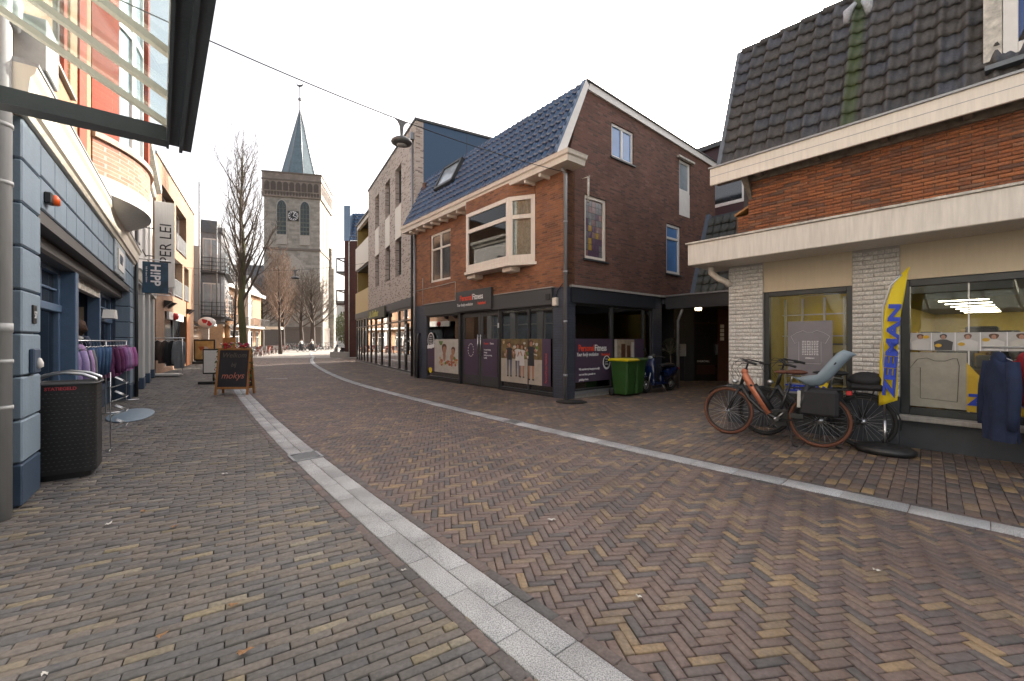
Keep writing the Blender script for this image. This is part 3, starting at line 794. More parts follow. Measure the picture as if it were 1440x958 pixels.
tag(g.build('vase', mat('glass_vase', (.25, .32, .3), .15), PF and None, loc=None), 'vase of dried twigs on the sill inside the cream bay window', 'vase')
vz = bpy.data.objects['vase']; vz.location = PF.location; vz.rotation_euler = PF.rotation_euler
cm_ = mat('wax', (.6, .55, .45), .5)
for i, x_ in enumerate((-3.75, -3.62)):
    g = G(); g.lathe([(.045, 0), (.045, .22+.08*i), (.01, .27+.08*i), (.0, .3+.08*i)], (x_, -.25, 3.9), 10)
    o = tag(g.build('candle', cm_), ('shorter' if i == 0 else 'taller')+' pale candle on the bay window sill left of the vase', 'candle', 'candles in the bay window'); o.location = PF.location; o.rotation_euler = PF.rotation_euler
# cornice
def sweep(g, path, prof, closed=False):
    """prof (out, z) swept along plan path with mitres; out measured to the right of travel"""
    n = len(path); vs = []; k = len(prof)
    for i in range(n):
        p = Vector(path[i]+(0,)) if len(path[i]) == 2 else Vector(path[i])
        d0 = (Vector((path[i][0]-path[i-1][0], path[i][1]-path[i-1][1], 0))).normalized() if i > 0 else None
        d1 = (Vector((path[i+1][0]-path[i][0], path[i+1][1]-path[i][1], 0))).normalized() if i < n-1 else None
        if d0 is None: d0 = d1
        if d1 is None: d1 = d0
        n0 = Vector((d0.y, -d0.x, 0)); n1 = Vector((d1.y, -d1.x, 0)); m = (n0+n1); m = m/(m.dot(n0)) if m.length > .01 else n0
        for o_, z_ in prof: vs.append((p.x+m.x*o_, p.y+m.y*o_, z_))
    fs = [(i*k+j, i*k+(j+1) % k, (i+1)*k+(j+1) % k, (i+1)*k+j) for i in range(n-1) for j in range(k)]
    fs += [tuple(range(k)), tuple((n-1)*k+j for j in range(k))[::-1]]
    g.add(vs, fs)
g = G()
prof = [(0, 6.05), (.42, 6.05), (.43, 6.09), (.455, 6.17), (.50, 6.20), (.52, 6.26), (.535, 6.29), (.50, 6.31), (0, 6.34)]
sweep(g, [(WX-.45, 0), (0, 0), (0.0, .22)], prof)
g.build('cornice', cream, PF)
for i in range(15):
    x_ = WX+.2+i*.6
    if x_ < -.1:
        g = G(); g.cbox(x_-.04, x_+.04, -.38, 0, 5.95, 6.048, .01); g.build('cornice_bracket', cream, PF)
# roof
pantiles(PF, 'tiled_roof', M_tileblue, (WX-.2, -.42, 6.33), (1, 0, 0), -WX+.2, (0, 1.12, 2.28), 2.52, .235, .31, amp=.05, step=.05, cols=12)
g = G(); g.add([(WX-.2, -.42, 6.26), (0, -.42, 6.26), (0, .7, 8.5), (WX-.2, .7, 8.5)], [(0, 1, 2, 3)]); g.add([(WX-.2, -.4, 6.3), (WX-.2, .7, 8.5), (WX-.2, .7, 6.3)], [(0, 1, 2)]); g.build('roof_boarding', anthra, PF)
g = G()
for i in range(28):
    x_ = WX-.15+i*.315
    g.tube([(x_, .73, 8.56), (x_+.32, .73, 8.545)], [.085, .072], 10)
g.tube([(0, .73, 8.56), (.07, .73, 8.55)], .1, 12)
g.build('ridge_tiles', mat('ridge_tile', (.04, .045, .055), .4), PF)
g = G(); g.ext([(0, -.44, 6.36), (0, .66, 8.62), (0, .78, 8.50), (0, -.18, 6.34)], (.09, 0, 0)); g.build('verge_board', white, PF)
g = G(); g.ext([(-.06, -.47, 6.36), (-.06, .64, 8.63), (-.06, .72, 8.6), (-.06, -.40, 6.34)], (.14, 0, 0)); g.build('verge_flashing', bluemid, PF)
g = G(); g.ext([(0.001, .70, 8.62), (0.001, DP+.05, 8.33), (0.001, DP+.05, 8.13), (0.001, .70, 8.42)], (.06, 0, 0)); g.build('gable_fascia', white, PF)
g = G(); g.ext([(-.1, .70, 8.625), (-.1, DP+.05, 8.335), (-.1, DP+.05, 8.37), (-.1, .70, 8.66)], (.2, 0, 0)); g.build('gable_capping', anthra, PF)
# skylight: on roof plane
up = Vector((0, 1.12, 2.28)).normalized(); nr_ = Vector((1, 0, 0)).cross(up)
T = Matrix(((1, up.x, nr_.x, 0), (0, up.y, nr_.y, -.42), (0, up.z, nr_.z, 6.33), (0, 0, 0, 1)))
g = G(); g.T = T
x0, x1, v0, v1 = -7.1, -5.75, 1.15, 2.25
for a, b_, c_, d_ in ((x0, x0+.09, v0, v1), (x1-.09, x1, v0, v1), (x0, x1, v0, v0+.12), (x0, x1, v1-.1, v1)): g.box(a, b_, c_, d_, .02, .16)
sk = g.build('skylight', anthra2, PF)
g = G(); g.T = T; g.box(x0+.08, x1-.08, v0+.1, v1-.08, .1, .11); g.build('pane', paleglass, sk)
# ground floor shopfront
for b4 in ((-.5, 0, 0, .3), (WX, -7.72, 0, .3), (-.3, 0, 3.98, 4.5)):
    g = G(); g.box(*b4, 0, 2.98); g.build('painted_pier', br_blue, PF)
g = G(); g.box(-7.76, -.5, -.07, .25, 2.53, 2.98); g.build('fascia', anthra2, PF)
g = G(); g.box(-.25, .07, .14, 4.02, 2.56, 2.96); g.build('side_fascia', mat('navy_black_panel', (.022, .026, .034), .5), PF)
for b6 in ((-.05, .1, .1, 4.6, 2.961, 3.02), (-7.8, -5.36, -.1, 0, 2.981, 3.01), (-3.1, -.45, -.1, 0, 2.981, 3.01)):
    g = G(); g.box(*b6); g.build('ledge', concrete, PF)
sb = G(); sb.cbox(-5.31, -3.18, -.13, -.06, 2.56, 3.26, .008); SB = sb.build('sign_board', mat('charcoal_board', (.05, .053, .055), .5), PF)
o_ = text('Personal', .27, orange_red, SB, (-5.02, -.135, 2.93), FRONT, bold=.006, sx=.83)
text('Fitness', .27, white_l, SB, (-5.0+text_end(o_), -.135, 2.93), FRONT, bold=.004, sx=.83)
text('Your body evolution', .15, white_l, SB, (-5.22, -.135, 2.74), FRONT, shear=.3, sx=.8)
text('Nederland', .13, orange_red, SB, (-3.92, -.135, 2.745), FRONT, bold=.004, sx=.8)
dark_fr = mat('shopfront_frame', (.03, .031, .033), .4, var=.1)
def shopwin(parent, ax, u0, u1, z0, z1, c, inn, mull=(), fm=dark_fr, gm=glassm, fw=.06, label=None):
    return window(parent, ax, u0, u1, z0, z1, c, inn, fm, gm, mull, (), fw, .09, None, label, 'shop_window')
w1 = shopwin(PF, 'x', -7.72, -5.30, .1, 2.53, .02, 1)
w2 = shopwin(PF, 'x', -2.9, -.5, .06, 2.53, .02, 1, (.56,))
g = G(); g.box(-7.72, -5.3, .0, .2, 0, .1); g.box(-2.9, -.5, .0, .2, 0, .06); g.box(-5.3, -5.22, .0, .12, 0, 2.53); g.box(-2.98, -2.9, .0, .12, 0, 2.53); g.box(-4.99, -2.98, .05, .2, 2.49, 2.53); g.build('shopfront_base', dark_fr, PF)
for i, (a, b_) in enumerate(((-5.2, -4.08), (-4.06, -2.99))):
    d = window(PF, 'x', a, b_, .03, 2.49, .09, 1, mat('door_grey_metal', (.055, .058, .06), .4) if i == 0 else MATS['door_grey_metal'], glassm, (), (), .13, .06, None, ('left' if i == 0 else 'right')+' leaf of the dark double door', 'door')
    g = G(); g.box(a+.1, b_-.1, .085, .15, .16, .36); g.build('kick_panel', MATS['door_grey_metal'], d)
    g = G(); xh = b_-.07 if i == 0 else a+.07
    g.tube([(xh, .03, 1.05), (xh, .03, 1.75)], .016, 8); g.tube([(xh, .09, 1.1), (xh, .03, 1.1)], .01, 6); g.tube([(xh, .09, 1.7), (xh, .03, 1.7)], .01, 6)
    g.build('handle', steel, d)
    g = G(); g.box(a+.13, b_-.13, .082, .088, .36, 1.6); pf_ = g.build('window_film', purple, d)
    if i == 0:
        g = G(); pts = [((a+b_)/2+.17*math.cos(k*PI/14), .078, 1.22+.22*math.sin(k*PI/14)) for k in range(28)]
        for k in range(0, 28, 2): g.tube([pts[k], pts[(k+1) % 28]], .012, 4)
        g.build('dotted_ring', white_l, pf_)
    else:
        text('Personal', .1, orange_red, pf_, (a+.2, .078, 1.42), FRONT, sx=.75); text('Fitness', .1, white_l, pf_, (a+.54, .078, 1.42), FRONT, sx=.75)
        for q, s_ in enumerate(('Personal training', 'Voeding', 'Small group training', 'Leefstijl')): text(s_, .075, white_l, pf_, (a+.2, .078, 1.22-.09*q), FRONT, sx=.75)
g = G(); g.box(.0, -.0+.001, 0, .001, 0, .001)
wy1 = shopwin(PF, 'y', .3, 1.93, .18, 2.56, -.02, -1)
wy2 = shopwin(PF, 'y', 1.93, 3.98, .18, 2.56, -.02, -1, (.78,))
g = G(); g.box(-.25, 0.02, .3, 3.98, .1, .18); g.build('side_sill', zinc, PF)
g = G(); g.box(-.25, -.01, .3, 3.98, 0, .1); g.build('plinth', stone, PF)
# interior
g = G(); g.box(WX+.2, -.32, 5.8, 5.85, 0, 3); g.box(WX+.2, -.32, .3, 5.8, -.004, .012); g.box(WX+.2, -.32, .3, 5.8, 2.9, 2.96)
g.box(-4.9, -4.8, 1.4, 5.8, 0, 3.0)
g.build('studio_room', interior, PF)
# window film posters
def rect(g, x0, x1, z0, z1, y): g.quad((x0, y, z0), (x1, y, z0), (x1, y, z1), (x0, y, z1))
def blob(g, cx, cz, rx, rz, y, n=14, ph=0.0, wob=0.12):
    g.add([(cx+rx*(1+wob*math.sin(3*a+ph))*math.cos(a), y, cz+rz*(1+wob*math.cos(2*a+ph))*math.sin(a)) for a in [2*PI*k/n for k in range(n)]], [tuple(range(n))])
pm = {k: mat('print_'+k, c, .4, var=v, vs=5, bump=0) for k, c, v in (('skin', (.38, .2, .13), .1), ('dark', (.03, .03, .035), .1), ('jean', (.1, .12, .17), .1), ('white', (.55, .54, .52), .1), ('hair', (.1, .045, .025), .2),
      ('tree', (.17, .12, .05), .7), ('path', (.42, .38, .32), .15), ('pale', (.5, .48, .43), .15), ('food', (.45, .13, .05), .6), ('bread', (.5, .36, .2), .4), ('green', (.12, .22, .04), .4), ('wall', (.35, .28, .2), .5), ('fur', (.6, .42, .2), .3))}
PK = list(pm); PMS = [pm[k] for k in PK]
def P_(k): return PK.index(k)
# (a) outdoor group walking
g = G(); yy = .0
x0, x1 = -2.84, -.62
g.cur = P_('path'); rect(g, x0, x1-.35, .28, 1.0, .018)
g.cur = P_('tree'); rect(g, x0, x1-.35, 1.0, 1.6, .018)
for k in range(30):
    g.cur = P_(random.choice(['tree', 'green', 'pale', 'bread'])); blob(g, random.uniform(x0+.1, x1-.5), random.uniform(1.05, 1.52), random.uniform(.03, .09), random.uniform(.02, .06), .0165-.0001*k)
def fig(cx, z0, h, top, leg, skirt=False, arm=0, hair='hair', y=.012):
    u = h/8.
    g.cur = P_(leg)
    for s_ in (-1, 1):
        g.add([(cx+s_*u*.15, y, z0+u*4.1), (cx+s_*u*.95, y, z0+u*4.1), (cx+s_*u*.75, y, z0+u*.3), (cx+s_*u*.35, y, z0+u*.3)], [(0, 1, 2, 3)])
    g.cur = P_('dark')
    for s_ in (-1, 1): g.add([(cx+s_*u*.3, y, z0+u*.3), (cx+s_*u*.85, y, z0+u*.3), (cx+s_*u*.9, y, z0), (cx+s_*u*.3, y, z0)], [(0, 1, 2, 3)])
    g.cur = P_(top)
    zt = z0+u*(2.9 if skirt else 3.9)
    g.add([(cx-u*.95, y-.0004, zt), (cx+u*.95, y-.0004, zt), (cx+u*.8, y-.0004, z0+u*5.4), (cx+u*1.25, y-.0004, z0+u*6.5), (cx+u*.35, y-.0004, z0+u*6.75), (cx-u*.35, y-.0004, z0+u*6.75), (cx-u*1.25, y-.0004, z0+u*6.5), (cx-u*.8, y-.0004, z0+u*5.4)], [tuple(range(8))])
    g.cur = P_('skin')
    for s_ in (-1, 1):
        g.add([(cx+s_*u*1.2, y-.0008, z0+u*6.4), (cx+s_*u*.85, y-.0008, z0+u*6.0), (cx+s_*u*1.5, y-.0008, z0+u*(4.4+arm)), (cx+s_*u*1.8, y-.0008, z0+u*(4.5+arm))], [(0, 1, 2, 3)])
    g.cur = P_(hair); blob(g, cx, z0+u*7.5, u*.62, u*.66, y-.0010)
    g.cur = P_('skin'); blob(g, cx, z0+u*7.3, u*.40, u*.5, y-.0014, wob=.0)
fig(-2.42, .45, 1.05, 'dark', 'jean'); fig(-2.02, .47, .98, 'white', 'jean', arm=.6); fig(-1.83, .45, .98, 'white', 'skin', True, arm=.6); fig(-1.42, .4, 1.15, 'dark', 'skin', True, arm=1.2, hair='hair')
g.build('window_poster', PMS, w2, 'poster of four people walking outdoors')
g = G(); rect(g, x1-.42, x1, .28, 1.6, .0185); pp = g.build('window_film', purple, w2)
text('PersonalFitness Nederland', .085, orange_red, pp, (-.78, .016, .36), (PI/2, -PI/2, 0), sx=.9)
# (b) left window meal photo
g = G(); g.cur = P_('pale'); rect(g, -7.1, -5.36, .34, 1.6, .018)
for k in range(26):
    g.cur = P_(random.choice(['food', 'bread', 'food', 'green'])); blob(g, random.uniform(-6.7, -5.45), random.uniform(.62, .95), random.uniform(.04, .13), random.uniform(.03, .08), .0165-.0001*k, ph=k)
g.cur = P_('hair'); blob(g, -6.35, 1.25, .17, .2, .0125); blob(g, -5.7, 1.18, .13, .16, .0125)
g.cur = P_('skin'); blob(g, -6.33, 1.18, .12, .17, .012); blob(g, -5.72, 1.12, .11, .14, .012); blob(g, -6.35, .95, .1, .2, .0119); blob(g, -5.8, .92, .12, .14, .0119)
g.cur = P_('green'); blob(g, -6.6, 1.45, .12, .12, .0118, wob=.4)
g.build('window_poster', PMS, w1, 'poster of people above bowls of food')
g = G(); rect(g, -7.66, -7.1, .34, 1.35, .0182); g.build('window_film', purple, w1)
g = G(); blob(g, -7.38, 1.55, .27, .32, .010, 24, wob=0.0); bd = g.build('round_sticker', white_l, w1)
g = G(); blob(g, -7.38, 1.56, .22, .27, .008, 24, wob=0.0); g.build('sticker_centre', dark_fr, bd)
for q in range(4): text('Gratis proefles'[:9+q], .07, white_l, bd, (-7.38, .006, 1.7-.09*q), FRONT, align='CENTER', sx=.8)
g = G(); g.add([(-7.66, .004, 1.22), (-7.1, .004, 1.28), (-7.1, .004, 1.42), (-7.66, .004, 1.36)], [(0, 1, 2, 3)]); g.build('sticker_band', white_l, bd)
g = G(); blob(g, -7.42, .38, .13, .12, .008, 12, wob=.1); g.build('small_sticker', yellow, w1)
# side films (facing +x, y = along)
def qy(g, y0, y1, z0, z1, x): g.quad((x, y0, z0), (x, y1, z0), (x, y1, z1), (x, y0, z1))
g = G(); qy(g, .34, 1.90, .42, 1.6, -.016); f1 = g.build('window_film', purple, wy1)
o_ = text('Personal', .25, orange_red, f1, (-.01, .46, 1.26), SIDE, bold=.005, sx=.76); text('Fitness', .25, white_l, f1, (-.01, .48+text_end(o_), 1.26), SIDE, bold=.003, sx=.76)
text('Your body evolution', .15, white_l, f1, (-.01, .38, 1.12), SIDE, shear=.3, sx=.72); text('Nederland', .11, orange_red, f1, (-.01, 1.42, 1.12), SIDE, sx=.8)
for q, s_ in enumerate(('Wij waarderen je hoogstpersoonlijk', 'voor een fitter, gezonder en', 'gelukkiger leven')): text(s_, .085, white_l, f1, (-.01, .48, .74-.14*q), SIDE, sx=.7, bold=.001)
g = G(); g.add([(-.012, 1.66+.17*math.cos(a), .92+.2*math.sin(a)) for a in [2*PI*k/24 for k in range(24)]], [tuple(range(24))]); bd = g.build('round_sticker', white_l, f1)
g = G(); g.add([(-.010, 1.66+.13*math.cos(a), .94+.16*math.sin(a)) for a in [2*PI*k/24 for k in range(24)]], [tuple(range(24))]); g.build('sticker_centre', dark_fr, bd)
for q in range(3): text(('Gratis', 'proef', 'training')[q], .06, white_l, bd, (-.008, 1.66, 1.0-.07*q), SIDE, align='CENTER', sx=.8)
g = G(); qy(g, 2.0, 3.5, .42, 1.6, -.016); f2 = g.build('window_film', purple, wy2)
g = G()
g.cur = P_('wall'); qy(g, 2.02, 3.0, .9, 1.58, -.013)
g.cur = P_('hair'); qy(g, 2.35, 2.55, .9, 1.45, -.012); qy(g, 2.62, 2.8, .9, 1.4, -.012)
g.cur = P_('pale'); qy(g, 2.04, 2.15, .9, 1.58, -.0125); qy(g, 2.85, 2.99, 1.0, 1.5, -.0125)
g.build('window_poster', PMS, f2)
g = G(); g.ball((-1.0, .95, 1.78), .33, 20, 14)
o = tag(g.build('gym_ball', mat('grey_rubber_ball', (.22, .24, .26), .35)), 'large grey exercise ball behind the side window above the purple film', 'exercise ball'); o.matrix_world = PF.matrix_basis.copy()
o.location = PF.location; o.rotation_euler = PF.rotation_euler
g = G(); g.box(-1.5, -.4, .4, 1.6, 1.35, 1.45); g.build('ball_shelf', interior, PF)
# pipes, cable box, lights on house
g = G(); g.tube([(.02, -.08, 0), (.02, -.08, 5.9), (.0, -.2, 6.02)], .05, 12)
for z_ in (.6, 2.0, 3.3, 4.6): g.tube([(.02, -.08, z_), (.02, -.08, z_+.07)], .058, 12)
g.build('drainpipe', zinc, PF)
g = G(); g.tube([(.05, .5, 5.88), (.35, .5, 5.88)], .015, 6); g.tube([(.3, .5, 5.2), (.3, .5, 5.86)], .03, 8); g.build('bracket_rod', oldwhite, PF)
g = G(); g.cbox(-.46, -.3, -.1, 0, 2.48, 2.7, .01); g.build('alarm_box', cream, PF)
g = G(); g.tube([(-.38, -.03, 2.7), (-.3, -.03, 2.9), (-.1, -.05, 3.05), (0.05, -.03, 3.03)], .012, 6); g.build('cable', black, PF)
g = G(); g.box(-.72, -.55, -.09, -.07, 2.66, 2.82); g.build('junction_box', black, PF)
g = G(); g.tube([(WX+.02, -.07, .0), (WX+.02, -.07, 6.0)], .045, 10); g.build('drainpipe', zinc, PF)
g = G(); g.tube([(WX+.35, -.08, .0), (WX+.35, -.08, 1.75), (WX+.35, 0, 1.85)], .05, 10); g.build('standpipe', black, PF)
g = G(); g.tube([(WX, -.02, 3.62), (-6.5, -.02, 3.65), (-5.5, -.02, 3.68), (-5.5, -.02, 3.0)], .012, 5); g.tube([(-8.0, -.02, 3.0), (-8.0, -.02, 4.1)], .012, 5); g.build('cable', oldwhite, PF)
g = G(); g.cbox(-2.965, -2.915, -.03, 0, 1.95, 2.1, .004); g.build('door_bell', white, PF)

# ---------------- grey brick building with blue side, next to the studio ----------------
MB = empty('apartment_building', (-4.2, 18.6, 0), ang(.493, -.87), 'buff grey brick building with blue clad side wall and glass cafe front', 'building')
ML = -10.3
hol = []
for a, b_ in ((-3.5, -2.35), (-5.65, -4.6), (-8.25, -7.2)):
    hol += [(a, b_, 4.75, 6.6), (a, b_, 8.25, 10.15)]
g = G(); g.wall('x', ML, 0, 3.5, 11.15, 0, .35, hol); g.wall('y', 0, .35, 3.5, 11.15, 0.001, -.02); g.build('brick_wall', br_buff, MB)
g = G(); g.box(-.25, 0, .35, 9.5, 2.9, 11.15); g.box(ML, -.25, 9.2, 9.5, 0, 11.1); g.build('blue_side_wall', bluepanel, MB)
g = G()
for y_ in (2.4, 4.6, 6.8): g.box(0, .006, y_, y_+.02, 2.9, 11.1)
g.build('panel_joints', anthra, MB)
g = G(); g.box(ML-.03, .05, -.04, 9.6, 11.16, 11.26); g.box(ML, -.1, .4, 9.2, 10.95, 11.1); g.build('roof_edge', anthra2, MB)
for h in hol:
    w_ = window(MB, 'x', h[0], h[1], h[2], h[3], .2, 1, anthra, darkglass, (.45,), (), .07, .06, anthra)
for a, b_ in ((-3.5, -2.35), (-5.65, -4.6), (-8.25, -7.2)):
    g = G(); g.box(a+.02, b_-.02, -.012, .01, 6.62, 8.18); g.build('cream_panel', cream2, MB)
g = G(); g.tube([(-.3, -.07, 4.5), (-.3, -.07, 10.7)], .045, 10); g.box(-.42, -.18, -.16, 0, 10.4, 10.7); g.build('drainpipe', zinc, MB)
# lower left balcony wing
ZL = -15.06
M_och = mat('ochre_panel', (.48, .34, .12), .5, var=.06, streak=True)
M_och2 = mat('ochre_slats', (.34, .24, .075), .5, var=.12, streak=True)
g = G(); g.box(ZL, ML, 0.001, .12, 3.5, 5.0); g.build('ochre_parapet', M_och, MB)
g = G(); g.box(ZL, ML, 0.001, .12, 6.7, 8.3); g.build('cream_parapet', cream2, MB)
g = G(); g.box(ZL, ML, 1.6, 1.7, 3.4, 9.95)
for i in range(24): g.box(ZL+.02+i*.2, ZL+.06+i*.2, 1.56, 1.6, 5, 9.9)
g.box(ZL, ZL+.12, .12, 1.6, 3.5, 9.95)
g.build('recessed_wall', M_och2, MB)
g = G(); g.box(ZL, ML, .0, 1.7, 9.96, 10.06); g.box(ZL, ML, .12, 1.6, 6.6, 6.7); g.box(ZL, ML, .12, 1.6, 4.9, 5.0); g.build('balcony_slabs', anthra, MB)
g = G(); g.box(ML-.5, ML-.05, .4, .9, 5.5, 6.4); g.build('parasol', black, MB)
g = G(); g.box(ZL, ML, .1, .3, 9.7, 9.96); g.build('balcony_beam', cream2, MB)
# shop front
g = G(); g.box(ZL, -.1, -.02, .3, 3.1, 3.5); g.box(-.45, -.05, -.0, .3, 0, 3.1); g.build('shop_fascia', anthra2, MB)
xs = [ZL, -14.1, -13.2, -12.2, -11.1, -9.9, -8.5, -6.9, -5.1, -3.1, -1.9, -.45]
for i in range(len(xs)-1):
    window(MB, 'x', xs[i], xs[i+1], .06, 3.1, .05, 1, blackmetal, glassm, (), (.8,), .09, .1, name='shop_window')
g = G(); g.box(ZL, -.1, .0, .3, 0, .06); g.build('threshold', stone, MB)
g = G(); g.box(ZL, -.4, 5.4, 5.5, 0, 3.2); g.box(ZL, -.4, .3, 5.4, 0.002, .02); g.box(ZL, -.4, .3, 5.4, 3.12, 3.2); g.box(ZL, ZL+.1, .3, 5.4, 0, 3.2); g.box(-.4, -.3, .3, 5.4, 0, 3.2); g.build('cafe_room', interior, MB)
g = G(); g.box(-9.75, -5.4, -.12, -.03, 2.85, 3.42); sb_ = g.build('cafe_sign', mat('olive_sign', (.09, .09, .06), .6), MB)
text("L.A. Graffeur", .52, mat('yellow_lettering', (.6, .55, .08), .5, bump=0), sb_, (-9.4, -.125, 2.98), FRONT, bold=.012, sx=.92)
g = G(); g.cbox(-1.35, -.95, -.12, .0, 1.55, 2.35, .01); g.cbox(-1.35, -.95, -.12, .0, .9, 1.5, .01); mb_ = g.build('letterboxes', black, MB)
g = G()
for q in range(4):
    g.box(-1.27, -1.08, -.127, -.12, 1.62+.18*q, 1.74+.18*q)
    g.box(-1.27, -1.08, -.127, -.12, .95+.14*q, 1.04+.14*q)
g.build('name_plates', white_l, mb_)
g = G(); g.tube([(.1, -.2, 0), (.1, -.2, 6.2)], .05, 10); g.build('corner_pipe', black, MB)

# maroon brick building beyond
RB = empty('brick_block', (-15.7, 40, 0), 0, 'maroon brick block far down the right side with steel balconies at its corner', 'building')
g = G(); g.box(0, 9, 0, 14, 0, 10.9); g.build('wall', br_maroon, RB)
g = G(); g.box(-.05, .55, -.02, .6, 10.9, 14.2); g.build('roof_edge', mat('pale_blue_board', (.16, .24, .34), .5), RB)
pantiles(RB, 'tiled_roof', M_tileblue, (.5, -.1, 10.9), (1, 0, 0), 3, (0, .3, 1), 2.9, .3, .35, cols=5)
g = G(); g.tube([(.45, -.08, 0), (.45, -.08, 10.8)], .05, 8); g.build('drainpipe', oldwhite, RB)
for zb in (5.0, 8.0):
    g = G()
    for x_ in (-.75, 0):
        g.box(x_-.04, x_+.04, .0, .06, zb, zb+1.3); g.box(x_-.04, x_+.04, 2.0, 2.06, zb, zb+1.3)
    g.box(-.79, 0, 0, 2.06, zb-.12, zb+.05); g.box(-.79, .0, 0, .07, zb+1.2, zb+1.3); g.box(-.79, -.7, 0, 2.06, zb+1.2, zb+1.3)
    bo = g.build('balcony', anthra2 if zb > 6 else wood_d, RB)

# ---------------- passage annexe between the two right-hand houses ----------------
AN = empty('passage_annexe', (1.44, 11.2, 0), XA, 'low dark annexe with mossy tile roof and porch closing the alley', 'building')
# local frame of the corner house: x away from its side wall, y deeper
g = G(); g.box(0.08, 7.5, 4.6, 4.75, 2.58, 2.98); g.box(.08, 7.5, 4.75, 9.0, 2.75, 2.9); g.build('porch_fascia', mat('porch_fascia_paint', (.035, .038, .042), .5), AN)
g = G(); g.box(.08, 7.5, 4.55, 4.8, 2.985, 3.03); g.build('porch_capping', zinc, AN)
pantiles(AN, 'tiled_roof', M_tilegreen, (.95, 4.85, 3.03), (1, 0, 0), 6.5, (0, 1.0, 2.55), 2.75, .24, .31, amp=.03, step=.035)
g = G(); g.ext([(.95, 4.8, 3.03), (.95, 5.85, 5.75), (.95, 5.95, 5.7), (.95, 5.0, 3.0)], (-.14, 0, 0)); g.build('verge', mat('blue_grey_verge', (.1, .13, .17), .5), AN)
g = G(); g.add([(.95, 5.0, 3.03), (7.4, 5.0, 3.03), (7.4, 6.0, 5.7), (.95, 6.0, 5.7)], [(0, 1, 2, 3)]); g.box(.95, 7.4, 6.0, 6.1, 3.0, 5.7); g.build('roof_boarding', anthra, AN)
AT = (Matrix.Translation((1.44, 11.2, 0)) @ Matrix.Rotation(XA, 4, 'Z')).inverted()
FW = (PI/2, 0, -XA)
def aw(x, y, z): return AT @ Vector((x, y, z))
g = G(); g.T = AT; g.box(4.9, 7.0, 16.4, 16.55, 0, 2.9); g.box(4.85, 4.95, 14.3, 16.4, 0, 2.9)
for q in range(5): g.box(5.1+q*.38, 5.13+q*.38, 16.38, 16.4, 0, 2.9)
g.build('porch_wall', mat('dark_slate_paint', (.03, .034, .04), .6), AN)
g = G(); g.T = AT; g.box(7.9, 10.5, 16.4, 16.5, 0, 2.9); g.build('brown_panel_wall', mat('brown_boards', (.09, .035, .02), .5, var=.3, streak=True), AN)
g = G(); g.T = AT; g.box(7.0, 7.9, 16.42, 16.5, 0, 2.9); dr = g.build('door', mat('black_door', (.012, .01, .01), .3), AN)
g = G(); g.T = AT; g.box(6.98, 7.92, 16.39, 16.42, 2.2, 2.25); g.box(7.1, 7.8, 16.39, 16.42, .25, .6); g.build('door_trim', wood_d, dr)
text('CHURCHILL', .1, white_l, dr, aw(7.1, 16.38, .72), FW, sx=.9)
g = G(); g.T = AT; g.box(7.82, 7.86, 16.3, 16.4, 1.0, 1.4); g.build('handle', steel, dr)
g = G(); g.box(-1.6, .08, 4.5, 10, 2.75, 2.9); g.build('porch_soffit', anthra, AN)
g = G()
g.T = AT
for q in range(4): g.box(8.0, 8.13, 16.36, 16.4, 1.55+.16*q, 1.68+.16*q)
g.build('name_plates', cream, AN)
g = G(); g.T = AT; g.cbox(5.98, 6.24, 16.36, 16.4, 1.65, 1.98, .005); sg = g.build('notice', white, AN)
text('NIET', .1, red, sg, aw(6.0, 16.35, 1.84), FW, bold=.003, sx=.8); text('PARKEREN', .055, red, sg, aw(5.99, 16.35, 1.72), FW, bold=.003, sx=.7)
g = G(); g.tube([(.35, 4.9, 0), (.35, 4.9, 2.2), (.6, 4.75, 2.58)], .05, 10); g.build('drainpipe', zinc, AN)
g = G(); g.T = AT; g.cbox(6.3, 6.62, 16.2, 16.38, .95, 1.42, .02); tag(g.build('letterbox', mat('pale_grey_box', (.35, .36, .37), .5)), 'pale grey letterbox on the porch wall behind the olive tree', 'letterbox')
o = bpy.data.objects['letterbox']; o.location = AN.location; o.rotation_euler = AN.rotation_euler
lamp_w = emitm('warm_lamp', (1.0, .62, .28), 6)
PLm = empty('ceiling_lamp', AN.matrix_basis @ Vector((0, 0, 0)) if False else (0, 0, 0))
PLm.location = (6.55, 15.0, 2.76); tag(PLm, 'small glowing lamp under the dark porch roof', 'lamp')
g = G(); g.lathe([(.0, -.16), (.1, -.15), (.11, -.06), (.0, -.05)], n=14); g.build('lamp_glass', lamp_w, PLm)
g = G(); g.lathe([(.12, -.06), (.12, 0), (.0, 0)], n=14); g.build('lamp_mount', anthra, PLm)

# dark red house wall behind, seen over the annexe
BH = empty('back_house', (8.6, 18.8, 0), XA, 'dark maroon panelled house with white window behind the annexe', 'building')
g = G(); g.wall('x', -1.6, 6, 0, 9.9, 0, .3, [(-.5, 1.6, 7.3, 8.9)]); g.box(-1.6, -1.3, .3, 6, 0, 9.9); g.build('wall', mat('maroon_boards', (.05, .02, .025), .6, streak=True), BH)
window(BH, 'x', -.5, 1.6, 7.3, 8.9, -.02, 1, white, darkglass, (), (), .14, .1)
g = G(); g.box(-1.7, 6.1, -.15, 6.2, 9.9, 10.1); g.build('roof_edge', anthra2, BH)

